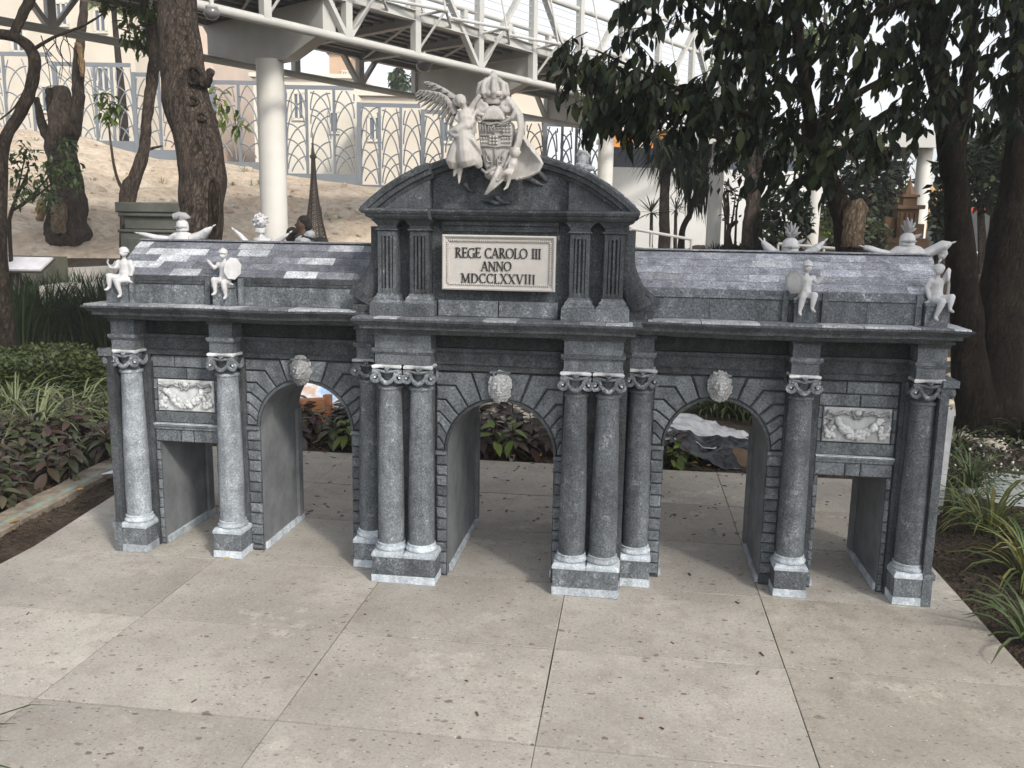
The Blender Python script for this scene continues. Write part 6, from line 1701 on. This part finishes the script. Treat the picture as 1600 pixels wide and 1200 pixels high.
# ---- tree added out of frame at right; its crown shades the hanging leaves and gate
b0 = Vector((6.2, -2.9, 0)); t = tree('unseen tall tree added on the right to shade the leaves and gate', 'tree', b0)
trunk_part('trunk', [(b0-Vector((0,0,.1)), .3), (b0+Vector((0,0,1.5)), .2), (b0+Vector((-.25,.2,3.6)), .17), (b0+Vector((-.5,.4,6.2)), .1)], 'bark_dark', t, 14, .2, 31)
mb = MB()
for i in range(110):
    a = random.uniform(0, 2*PI); r = 2.5*random.random()**.55; c = b0+Vector((-.9+r*math.cos(a), .7+r*1.1*math.sin(a), 5.6+random.uniform(-1.3, 1.5)))
    crown_cluster(mb, c, .50, 30, .22, 1.1, .4, SM)
mb.build('crown', M['leaf_dark'], t, kind='stuff')

# ---- dracaenas and yucca before the white wall
def rosette(mb, c, n, L_, w_, up_=.2, dr=.5):
    geo = leaf_geo(1, w_, dr, .2)
    for i in range(n):
        a = 2*PI*i/n*2.4+random.uniform(-.2, .2); e = random.uniform(-.5, 1.1)+up_
        add_leaf(mb, c, (math.cos(a)*math.cos(e), math.sin(a)*math.cos(e), math.sin(e)), L_*random.uniform(.7, 1.1), 1, random.uniform(-.3, .3), geo)
b0 = ground_pt(1038, 372, 15.5, 1.3); t = tree('dracaena tree with a straight brown trunk and drooping strap leaves before the white wall', 'tree', b0)
trunk_part('trunk', [(b0-Vector((0,0,.3)), .14), px(1038, 368, 15.5, 9), px(1038, 320, 15.5, 8), px(1040, 270, 15.5, 8), px(1046, 225, 15.5, 6)], 'bark', t, 10, .2, 40)
mb = MB()
for u, v in ((1040, 235), (1060, 245), (1075, 225), (1050, 205), (1090, 240), (1025, 215), (1105, 225)): rosette(mb, at(u, v, 15.4), 46, .62, .075, -.3, .9)
mb.build('crown', M['leaf_dark'], t)
b0 = ground_pt(1066, 368, 15.8, 1.3); t = tree('slender forked dracaena leaning right beside the straight one', 'tree', b0)
trunk_part('trunk', [(b0-Vector((0,0,.3)), .08), px(1066, 362, 15.8, 5), px(1078, 335, 15.8, 4.5), px(1082, 315, 15.8, 4)], 'bark_dark', t, 8)
trunk_part('branch', [px(1081, 318, 15.8, 3.5), px(1066, 290, 15.8, 3), px(1052, 272, 15.8, 2.5)], 'bark_dark', t, 7); trunk_part('branch', [px(1082, 315, 15.8, 3.5), px(1092, 295, 15.8, 3), px(1094, 270, 15.8, 2.5)], 'bark_dark', t, 7)
mb = MB()
for u, v in ((1082, 262), (1094, 272), (1100, 262)): rosette(mb, at(u, v, 15.7), 46, .60, .075, -.6, 1.1)
mb.build('crown', M['leaf_dark'], t)
for i, (u, v, D, L_, lb) in enumerate(((1018, 332, 14.6, .36, 'spiky yucca rosette left of the dracaena trunk'), (1056, 328, 14.7, .30, 'smaller spiky yucca rosette right of the dracaena trunk'))):
    c = at(u, v, D); b0 = Vector((c.x+.02, c.y, 1.25)); t = tree(lb, 'yucca', b0, 'plant', 'yuccas before the white wall')
    trunk_part('stem', [(b0, .035), (b0.lerp(c, .5), .03), (c, .025)], 'bark', t, 7); mb = MB(); rosette(mb, c, 44, L_, .07, .15, .12); mb.build('rosette', M['leaf_dark'], t)
b0 = ground_pt(1175, 375, 14.2, 1.3); t = tree('dark double trunk with grey bark before the white wall', 'tree', b0)
trunk_part('trunk', [(b0-Vector((0,0,.3)), .14), px(1168, 365, 14.2, 9), px(1174, 320, 14.2, 9), px(1172, 260, 14.2, 8), px(1176, 190, 14.2, 8), px(1180, 100, 14.2, 7)], 'bark', t, 10, .3, 50)
trunk_part('trunk', [(b0+Vector((.2,.05,-.3)), .12), px(1183, 365, 14.3, 9), px(1181, 330, 14.3, 8), px(1184, 270, 14.3, 7), px(1190, 190, 14.3, 6)], 'bark_dark', t, 10, .3, 51)
mb = MB()
for i in range(22): crown_cluster(mb, at(random.uniform(1110, 1240), random.uniform(150, 260), random.uniform(13.6, 15)), .45, 26, .17, 1, .4, SM)
mb.build('crown', M['leaf_dark'], t, kind='stuff')
# ---- shrubs and background trees to the right
def shrub(label, u0, u1, v0, v1, D0, D1, n, L_, mat, name='shrub', zb=1.2, cat='shrub', group='dark shrubs behind the right wing'):
    c = at((u0+u1)/2, v1, (D0+D1)/2); b0 = Vector((c.x, c.y, zb)); t = empty(name, b0, label, cat, group); mb = MB(); st = MB()
    rx = (u1-u0)/2*(D0+D1)/2/FPX
    for i in range(n):
        a = random.uniform(0, 2*PI); q = random.random()**.45; u = (u0+u1)/2+(u1-u0)/2*q*math.cos(a); v = (v0+v1)/2+(v1-v0)/2*q*math.sin(a)
        p = at(u, v, random.uniform(D0, D1))
        if noise.noise(p*2.2) < -.25: continue
        add_leaf(mb, p, (random.uniform(-1,1), random.uniform(-1,1), random.uniform(-.9,.6)), L_*random.uniform(.6, 1.3), 1.2, random.uniform(-1, 1), SM)
    for i in range(7):
        p = at(random.uniform(u0, u1), random.uniform(v0, (v0+v1)/2), (D0+D1)/2); st.tube([b0+Vector((random.uniform(-.1,.1), 0, -.1)), b0.lerp(p, .6)+Vector((0,0,.1)), p], [.025, .018, .008], 5)
    mb.build('foliage', M[mat], t, kind='stuff'); st.build('stems', M['bark_dark'], t, kind='stuff'); return t
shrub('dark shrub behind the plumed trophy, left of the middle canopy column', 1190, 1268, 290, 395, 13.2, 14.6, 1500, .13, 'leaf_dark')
shrub('bright yellow green shrub right of the middle canopy column', 1276, 1316, 300, 372, 16, 17, 420, .12, 'leaf_bright', group=None)
shrub('broad dark bush filling the space under the canopy', 1290, 1432, 255, 392, 17, 19.5, 2600, .17, 'leaf_dark')
shrub('grey green bush behind the pruned trunk', 1300, 1400, 340, 395, 13.5, 14.6, 700, .10, 'leaf_pale', group=None)
shrub('dark tall shrub left of the twin trunks', 1455, 1500, 240, 395, 9.5, 10.5, 900, .11, 'leaf_dark')
shrub('dark bush between the twin trunks', 1500, 1590, 215, 330, 11, 13, 1500, .14, 'leaf_dark')
shrub('small leafy plant right of the first canopy column', 1128, 1158, 290, 350, 14.2, 14.6, 160, .12, 'leaf_dark', group=None)
def far_tree(label, u, vb, v, r, D, n, L_, mat, zb=1.0):
    c = at(u, v, D); b0 = Vector((c.x, c.y, zb)); t = tree(label, 'tree', b0, 'tree', 'background trees'); R_ = r*D/FPX
    trunk_part('trunk', [(b0-Vector((0,0,.3)), .2), (b0.lerp(c, .5)+Vector((.15,0,0)), .15), (c, .06)], 'bark_dark', t, 8)
    mb = MB()
    for i in range(n):
        d = Vector((random.gauss(0,1), random.gauss(0,1), random.gauss(0,.8))).normalized()*R_*random.uniform(.45, 1)
        crown_cluster(mb, c+d, R_*.26, 22, L_, 1.1, .3, SM)
    mb.build('crown', M[mat], t, kind='stuff')
far_tree('olive green tree beyond the bridge above the winged figure', 628, 0, 122, 22, 34, 14, .30, 'leaf_mid')
far_tree('sunny green tree high behind the hanging leaves', 1150, 0, 55, 60, 30, 26, .32, 'leaf_bright')
far_tree('sunny tree crown behind the right dark leaves', 1290, 0, 20, 70, 31, 26, .32, 'leaf_bright')
far_tree('dark tree crown behind the twin trunks', 1550, 0, 235, 45, 22, 20, .26, 'leaf_mid')
far_tree('dark green tree behind the canopy', 1370, 0, 285, 60, 24, 26, .28, 'leaf_dark')
far_tree('dark green tree behind the middle canopy column', 1235, 0, 285, 55, 26, 26, .28, 'leaf_mid')
far_tree('pale green tree behind the cream house', 175, 0, -10, 40, 28, 18, .3, 'leaf_bright')

# ------------------------------------------------------------------ beds
def blades(mb, c, n, L_, w_, spread=.12, arch=1.0, up_=(.6, 1.4), seg=5):
    for i in range(n):
        a = random.uniform(0, 2*PI); e = random.uniform(*up_); l = L_*random.uniform(.55, 1.12); rr = spread*random.random()**.7
        p = Vector(c)+Vector((rr*math.cos(a+random.uniform(-.6,.6)), rr*math.sin(a+random.uniform(-.6,.6)), 0)); h = Vector((math.cos(a), math.sin(a), 0)); sd_ = Vector((-h.y, h.x, 0))
        vs = []; ee = e; q = p
        tw_ = random.uniform(-.5, .5)
        for s in range(seg+1):
            t_ = s/seg; w2 = w_*(1-.15*t_)*(1 if s < seg else .12)*(.6+.4*min(1, t_*4))/2
            s2 = (sd_*math.cos(tw_*t_)+Vector((0,0,1))*math.sin(tw_*t_))
            vs += [q-s2*w2, q+Vector((0,0,-w2*.35)), q+s2*w2]
            q = q+(h*math.cos(ee)+Vector((0,0,1))*math.sin(ee))*(l/seg); ee -= arch*1.9/seg*(.5+t_)
        mb.add(vs, [(3*s+k, 3*s+3+k, 3*s+4+k, 3*s+1+k) for s in range(seg) for k in (0, 1)])
def clump(label, p, n, L_, w_, mat, group=None, name='grass_clump', spread=.06, arch=1.0, up_=(.55, 1.4), cat='plant', z=None):
    base = Vector((p[0], p[1], terr(p[0], p[1])-.01 if z is None else z)); t = empty(name, base, label, cat, group)
    mb = MB(); blades(mb, base, n, L_, w_, spread, arch, up_); mb.build('blades', M[mat], t, smooth=True, ang=180); return t
gl = 'strappy clumps in the left bed'
for (u, v, n, L_, mat, lb) in ((60, 690, 150, .56, 'blade_pale', 'pale variegated strappy clump at the left edge of the bed'), (120, 668, 120, .50, 'blade_pale', 'pale strappy clump just right of the leftmost pale clump'), (222, 632, 170, .62, 'blade', 'green strappy clump right behind the leftmost column'), (25, 650, 120, .50, 'blade_pale', 'pale strappy clump by the clipped hedge end'), (180, 660, 80, .36, 'blade', 'green strappy clump between pale clumps and leftmost column'), (240, 600, 90, .45, 'blade', 'green strappy clump at the hedge end beside the column')):
    p = atz(u, v); clump(lb, p, n, L_, .013, mat, gl, spread=.10, arch=1.15)
gr = 'strappy clumps in the right bed'
for (u, v, n, L_, mat, lb) in ((1492, 715, 80, .38, 'blade', 'strappy clump against the right end column'), (1515, 768, 90, .36, 'blade', 'strappy green clump in front of the pale disc'), (1545, 835, 80, .42, 'blade_yellow', 'yellow tinged strappy clump in the middle of the right bed'), (1610, 905, 70, .46, 'blade_yellow', 'yellow green strappy clump at the right edge of the photo'), (1500, 800, 60, .30, 'blade', 'small strappy clump near the slab corner'), (1620, 1000, 50, .38, 'blade', 'strappy clump at the lower right edge'), (1480, 680, 50, .34, 'blade', 'strappy clump hiding the foot of the white board'), (1600, 700, 60, .36, 'blade', 'strappy clump behind the pale disc')):
    p = atz(u, v); clump(lb, p, n, L_, .012, mat, gr, spread=.06, arch=1.1)
for (u, v, lb) in ((1105, 668, 'strappy clump above the silver sheet, left one'), (1150, 672, 'strappy clump above the silver sheet, middle one'), (1185, 690, 'strappy clump above the silver sheet, right one'), (1130, 640, 'strappy clump behind the silver sheet, rear one')):
    p = at(u, v, 7.6); clump(lb, (p.x, p.y), 90, .38, .014, 'blade', 'strappy clumps behind the right arch', spread=.10, arch=1.1)
clump('few long dark grass blades leaning into the lower left corner', (-1.46, -1.82), 36, .55, .011, 'blade', None, spread=.05, arch=.85, up_=(.15, .75), z=-.04)
# tall dark grass
for i, (u, v, lb) in enumerate(((20, 555, 'tall dark grass clump at the left edge, leftmost'), (75, 545, 'tall dark grass clump below the tilted information panel'), (125, 535, 'tall dark grass clump third from the left edge'), (165, 545, 'tall dark grass clump just left of the gate cornice'), (-30, 545, 'tall dark grass clump cut by the left edge'), (212, 548, 'tall dark grass clump behind the leftmost column'))):
    p = atz(u, v); clump(lb, (p.x, p.y), 420, .98, .020, 'blade_dark', 'tall dark grass clumps behind the hedge', 'tall_grass', .42, .38, (1.0, 1.55))
# clipped hedge
p0, p1 = atz(-60, 650), atz(200, 618); d = (p1-p0); d.z = 0; L = d.length; d.normalize(); nn = Vector((-d.y, d.x, 0))
hd = empty('hedge', (p0+p1)/2, 'low clipped green hedge between the tall grass and the left bed', 'hedge')
mb = MB(); W_, H_ = 1.25, .36
for i in range(7500):
    s, t_ = random.random()*L, random.random()*W_
    f = random.random()
    if f < .62: z = H_+random.uniform(-.05, .02)
    else: t_ = random.uniform(-.03, .05); z = random.uniform(.02, H_)
    p = p0+d*s+nn*t_+Vector((0,0,z+.03*noise.noise(Vector((s*3, t_*3, 0)))))
    add_leaf(mb, p, (random.uniform(-1,1), random.uniform(-1,1), random.uniform(-.2,1)), random.uniform(.03, .055), 1.5, random.uniform(-1,1), SM)
mb.build('foliage', M['hedge'], hd, kind='stuff')
mb = MB(); mb.obox((p0+p1)/2+nn*(W_/2)+Vector((0,0,.15)), d, nn, (0,0,1), L/2, W_/2-.06, .16); mb.build('core', M['blade_dark'], hd)

# leafy bedding plants: each leaf its own piece
def leafset(mat):
    out = []
    for q in range(4):
        vs, fs = leaf_geo(1, random.uniform(.40, .52), random.uniform(.25, .55), random.uniform(.15, .35)); mb = MB(); mb.add(vs, fs); out.append(mb.mesh('leaf', M[mat], smooth=True, ang=180))
    return out
SETS = {k: leafset(k) for k in ('coleus', 'coleus_dark', 'leaf_bright')}
stm = MB(); stm.tube([(0,0,-.03), (.008,0,.09), (0,.006,.2)], [.006, .005, .003], 5); STEM = stm.mesh('stem', M['bark_dark'])
def bedding(label, x, y, h, n, key, group, L_=.105):
    base = Vector((x, y, terr(x, y))); t = empty('bedding_plant', base, label, 'plant', group)
    o = bpy.data.objects.new('stem', STEM); link(o, t); o.scale = (1, 1, h/.2)
    for i in range(n):
        a = i*2.4+random.uniform(-.4, .4); s = (i+.7)/n; e = lerp(-.35, .8, s**2)+random.uniform(-.3, .25)
        o = bpy.data.objects.new('leaf', SETS[key][i % 4]); link(o, t); k = L_*random.uniform(.75, 1.25)*lerp(1.2, .8, s)
        o.matrix_local = Matrix.Translation((.01*math.cos(a), .01*math.sin(a), h*lerp(.22, 1.02, s**.75))) @ frame((math.cos(a)*math.cos(e), math.sin(a)*math.cos(e), math.sin(e)), random.uniform(-.4, .4)).to_4x4() @ Matrix.Scale(k, 4)
    return t
LB = 'purple and green leafed bedding plant in the left bed'
pts = []
def far_enough(p, md): return all((p[0]-q[0])**2+(p[1]-q[1])**2 > md*md for q in pts)
tries = 0
while len(pts) < 66 and tries < 4000:
    tries += 1; y = random.uniform(-.35, 2.15); x = random.uniform(-3.9, -2.72)-.09*y
    if x < -3.05-.33*(y+.6)-.1: continue
    if not far_enough((x, y), .115): continue
    pts.append((x, y)); bedding('%s bedding plant %s of the left bed, %s' % (('purple and green', 'broad green purple')[len(pts) % 2], ('at the near end', 'in the middle', 'at the far end')[min(2, max(0, int((y+.4)/1.0)))], ('kerb side', 'outer side')[x < -3.1-.09*y]), x, y, random.uniform(.14, .27), random.randint(13, 17), 'coleus', 'bedding plants in the left bed')
pts2 = len(pts); tries = 0; pts = []
while len(pts) < 62 and tries < 4000:
    tries += 1; x = random.uniform(-2.35, .95); y = random.uniform(2.17, 2.95)
    if not far_enough((x, y), .125): continue
    if x > .3 and y > 2.5: continue
    pts.append((x, y)); q = Vector((x, y, .15))-CAM; u = 800+FPX*q.dot(RT)/q.dot(FW); dk = random.random() < .62
    bedding('%s bedding plant %s, %s' % ('dark purple' if dk else 'greenish purple', 'seen through the left door' if u < 345 else 'seen through the left arch' if 440 < u < 560 else 'seen through the middle arch' if 735 < u < 880 else 'left of the silver sheet' if u > 1000 else 'behind the columns of the gate', 'front row' if y < 2.5 else 'back row'), x, y, random.uniform(.15, .26), random.randint(17, 22), 'coleus_dark' if dk else 'coleus', 'bedding plants behind the gate', .125)
for u, v, h in ((525, 690, .22), (545, 700, .20), (800, 690, .26), (772, 688, .25), (1062, 712, .16), (1052, 720, .12), (505, 700, .2)):
    p = atz(u, v+25); bedding('light green broad leafed plant %s' % ('seen through the left arch' if u < 600 else 'seen through the middle arch' if u < 900 else 'seen through the right arch beside the plastic sheet'), p.x, max(p.y, 2.15), h, 8, 'leaf_bright', 'light green plants behind the gate', .12)
# low white flowering shrub at the right
c = atz(1550, 755); t = empty('flowering_shrub', (c.x, c.y, 0), 'low dark shrub dotted with small white flowers below the twin trunks', 'shrub'); mb = MB(); fl = MB()
for i in range(2200):
    x, y = random.uniform(2.45, 4.1), random.uniform(1.85, 3.0); 
    if y < 1.75+.0*x: continue
    p = Vector((x, y, random.random()**.6*.17+.02*noise.noise(Vector((x*4, y*4, 0))))); add_leaf(mb, p, (random.uniform(-1,1), random.uniform(-1,1), random.uniform(-.3,.8)), random.uniform(.025, .045), 1.5, random.uniform(-1,1), SM)
    if i % 20 == 0: fl.ell(p+Vector((0,0,.02)), random.uniform(.004, .010), 6, 4)
mb.build('foliage', M['coleus'], t, kind='stuff'); fl.build('flowers', M['flower'], t, kind='stuff')
# ground cover on the raised bed behind the right wing
t = MB()
for i in range(5200):
    u, v = random.uniform(1000, 1215), 0; D = random.uniform(12.2, 15.5); p = at(u, 390, D); p.z = terr(p.x, p.y); g_ = u < 1120
    if g_: blades(t, p, 1, .34, .022, .02, .5, (1.0, 1.5), 3)
    else: add_leaf(t, p+Vector((0,0,random.uniform(0,.08))), (random.uniform(-1,1), random.uniform(-1,1), random.uniform(-.2,.8)), .09, 1, 0, SM)
tag(t.build('ground_cover', M['leaf_dark']), kind='stuff')

# dry weeds on the sandy slope
t = MB(); rr_ = random.Random(9)
for i in range(70):
    p = SV[rr_.randrange(3*(cols+1), (rows-1)*(cols+1))]
    blades(t, p+Vector((0, -.03, -.02)), 9, rr_.uniform(.12, .34), .018, .05, .7, (.5, 1.4), 3)
tag(t.build('dry_weeds', M['blade_pale']), kind='stuff')

# ---- fallen leaves and litter
dl = []
for q in range(4):
    vs, fs = leaf_geo(1, random.uniform(.4, .6), random.uniform(-.2, .3), random.uniform(.2, .5)); mb = MB(); mb.add(vs, fs); dl.append([mb.mesh('fallen_leaf', M[k], smooth=True, ang=180) for k in ('dry', 'dry_brown')])
def fallen(label, x, y, z, L_, kind, group):
    o = bpy.data.objects.new('fallen_leaf', dl[random.randrange(4)][kind]); link(o); o.location = (x, y, z); o.scale = (L_, L_, L_); o.rotation_euler = (random.uniform(-.2, .2), random.uniform(-.25, .1), random.uniform(0, 6.28)); tag(o, label, 'leaf', group)
for u, v in ((52, 783), (64, 788), (72, 772), (14, 818), (22, 825), (6, 806), (85, 768), (40, 790), (112, 764)):
    p = atz(u, v, .02); fallen('yellow fallen leaf lying in the left bed', p.x, p.y, terr(p.x, p.y)+.03, random.uniform(.05, .085), 0, 'yellow leaves in the left bed')
for u, v in ((512, 706), (468, 698), (480, 701), (822, 716), (838, 714), (745, 713), (1090, 728), (1105, 732), (545, 700), (760, 716), (1060, 730), (800, 715), (1278, 741), (496, 700)):
    p = atz(u, v, .0); fallen('yellow fallen leaf along the back edge of the paving', p.x, p.y+random.uniform(.0, .14), .015, random.uniform(.05, .10), 0, 'yellow leaves along the back edge')
for u, v in ((823, 776), (1152, 818), (1112, 832), (745, 775), (790, 802), (1295, 848), (838, 812), (1122, 795), (1170, 800)):
    p = atz(u, v); fallen('small dry brown leaf on the paving behind the gate', p.x, p.y, .004, random.uniform(.025, .05), 1, 'brown leaves on the paving')
for u, v in ((1525, 860), (1480, 795), (1590, 960), (1560, 905), (1470, 770)):
    p = atz(u, v); fallen('tan dry leaf on the soil of the right bed', p.x, p.y, terr(p.x, p.y)+.015, random.uniform(.04, .07), 1, 'dry leaves in the right bed')
p = atz(352, 876); fallen('single brown leaf in front of the second column pedestal', p.x, p.y, .003, .035, 0, None)
t = MB()
for i in range(230):                                   # twig and leaf crumbs swept on the paving
    x, y = random.uniform(-2.1, 1.95), random.uniform(.7, 2.03) if random.random() < .93 else random.uniform(-1.6, .7)
    a = random.uniform(0, 3.14); l = random.uniform(.004, .016); t.obox((x, y, .0025), (math.cos(a), math.sin(a), 0), (-math.sin(a), math.cos(a), 0), (0,0,1), l, random.uniform(.0015, .004), .0015)
tag(t.build('leaf_litter', M['dry_brown']), kind='stuff')
t = MB()
for i in range(2600):                                  # clods on the beds
    side = random.random()
    if side < .4: x, y = random.uniform(-3.1, -2.45), random.uniform(-1.2, 2.0)
    elif side < .75: x, y = random.uniform(2.08, 3.2), random.uniform(-1.2, 2.2)
    else: x, y = random.uniform(-2.4, 2.2), random.uniform(2.08, 2.6)
    r = random.uniform(.004, .018); t.ell((x, y, terr(x, y)+r*.3), (r, r*.8, r*.6), 5, 4)
tag(t.build('soil_clods', M['soil']), kind='stuff')

# ------------------------------------------------------------------ two people far behind the left wing
def plainm(n, c): M[n] = plain(n, c, .75, .25, .12, 14, 0, .15, 60)
plainm('skin', (.085, .052, .038)); plainm('hairblack', (.012, .010, .009)); plainm('greyshirt', (.30, .32, .34)); plainm('blackcloth', (.014, .014, .016)); plainm('jeans', (.05, .06, .09))
def person(label, u, vh, D, top, pack, face):
    hp = at(u, vh, D); x, y = hp.x, hp.y; gz = hp.z-1.62; o = empty('person', (x, y, gz), label, 'person')
    Rz = Matrix.Rotation(face, 3, 'Z'); T = lambda a, c, h: Vector((x, y, gz))+Rz @ Vector((a, c, h))
    b = MB(); b.ell(T(0, -.02, 1.60), (.075, .095, .115), 14, 10); b.ell(T(0, -.055, 1.55), (.055, .06, .07), 10, 8); b.ell(T(0, -.115, 1.585), (.014, .022, .022), 7, 5)
    for s in (-1, 1): b.ell(T(s*.076, 0, 1.59), (.012, .022, .032), 7, 5)
    b.tube([T(0, .01, 1.30), T(0, .0, 1.42), T(0, -.01, 1.54)], [.12, .065, .06], 12)
    b.tube([T(0, .01, 1.36), T(0, .01, 1.1), T(0, .01, .92)], [.12, .12, .13], 12)
    for s in (-1, 1):
        b.tube([T(s*.10, 0, .92), T(s*.10, -.04*s, .5), T(s*.10, .05*s, .09)], [.085, .058, .042], 10); b.tube([T(s*.10, .06*s, .07), T(s*.10, .06*s-.14, .04)], [.045, .035], 8)
        b.tube([T(s*.17, .0, 1.36), T(s*.22, .02, 1.1), T(s*.17, -.14, .95)], [.055, .042, .032], 9); b.ell(T(s*.16, -.19, .93), (.03, .045, .035), 8, 6)
        for q in range(4): b.tube([T(s*.16, -.20, .94-.012*q), T(s*.15, -.25, .93-.014*q), T(s*.14, -.27, .90-.014*q)], [.010, .009, .007], 5)
        b.tube([T(s*.14, -.18, .955), T(s*.125, -.215, .965), T(s*.12, -.235, .955)], [.011, .010, .008], 5)
    remesh(b, .012, 2).build('body', M['skin'], o, smooth=True, ang=180)
    h = MB(); h.ell(T(0, .012, 1.645), (.088, .105, .085), 14, 9); h.ell(T(0, .05, 1.58), (.080, .07, .09), 12, 8); remesh(h, .01, 2).build('hair', M['hairblack'], o, smooth=True, ang=180)
    c = MB(); c.tube([T(0, .01, 1.44), T(0, .01, 1.38), T(0, .01, 1.1), T(0, .01, .86)], [.085, .19, .165, .18], 14, flat=.72)
    for s in (-1, 1): c.tube([T(s*.15, .0, 1.38), T(s*.225, .02, 1.1), T(s*.18, -.11, .98)], [.08, .062, .05], 9)
    if pack: c.tube([T(-.09, .05, 1.44), T(0, .10, 1.46), T(.09, .05, 1.44)], [.05, .065, .05], 9)
    remesh(c, .014, 2).build('top', M[top], o, smooth=True, ang=180)
    c = MB(); c.tube([T(0, .01, .98), T(0, .01, .84)], [.16, .175], 12, flat=.8)
    for s in (-1, 1): c.tube([T(s*.10, 0, .9), T(s*.10, -.04*s, .5), T(s*.10, .05*s, .08)], [.105, .08, .065], 10)
    remesh(c, .014, 2).build('trousers', M['jeans'], o, smooth=True, ang=180)
    for s in (-1, 1): c = MB(); c.tube([T(s*.10, .09*s, .045), T(s*.10, .06*s-.10, .035), T(s*.10, .06*s-.17, .025)], [.05, .05, .03], 8); c.build('shoe', M['blackcloth'], o, smooth=True, ang=180)
    if pack:
        c = MB(); c.ell(T(0, .24, 1.18), (.17, .12, .25), 12, 9); c.build('backpack', M['blackcloth'], o, smooth=True, ang=180)
        for s in (-1, 1): c = MB(); c.tube([T(s*.10, .17, 1.38), T(s*.11, .0, 1.43), T(s*.12, -.12, 1.3), T(s*.13, .05, 1.05)], .022, 6); c.build('strap', M['blackcloth'], o)
    return o
person('person with short black hair, grey hooded top and dark backpack behind the left wing', 474, 348, 12.6, 'greyshirt', True, -1.25)
person('person in black turned away beside the thick bridge column', 458, 366, 13.0, 'blackcloth', False, 2.6)
# ------------------------------------------------------------------ pale air between the gate and the far background
k = bpy.data.materials.new('haze_air'); k.use_nodes = True; t_ = k.node_tree; t_.nodes.clear()
pv = t_.nodes.new('ShaderNodeVolumePrincipled'); pv.inputs['Color'].default_value = (.94, .95, .97, 1); pv.inputs['Density'].default_value = .0025; pv.inputs['Anisotropy'].default_value = .2
ou = t_.nodes.new('ShaderNodeOutputMaterial'); t_.links.new(pv.outputs[0], ou.inputs['Volume'])
b = MB(); b.box(-114, 114, -44, 134, -3, 16); tag(b.build('haze', k), kind='stuff')
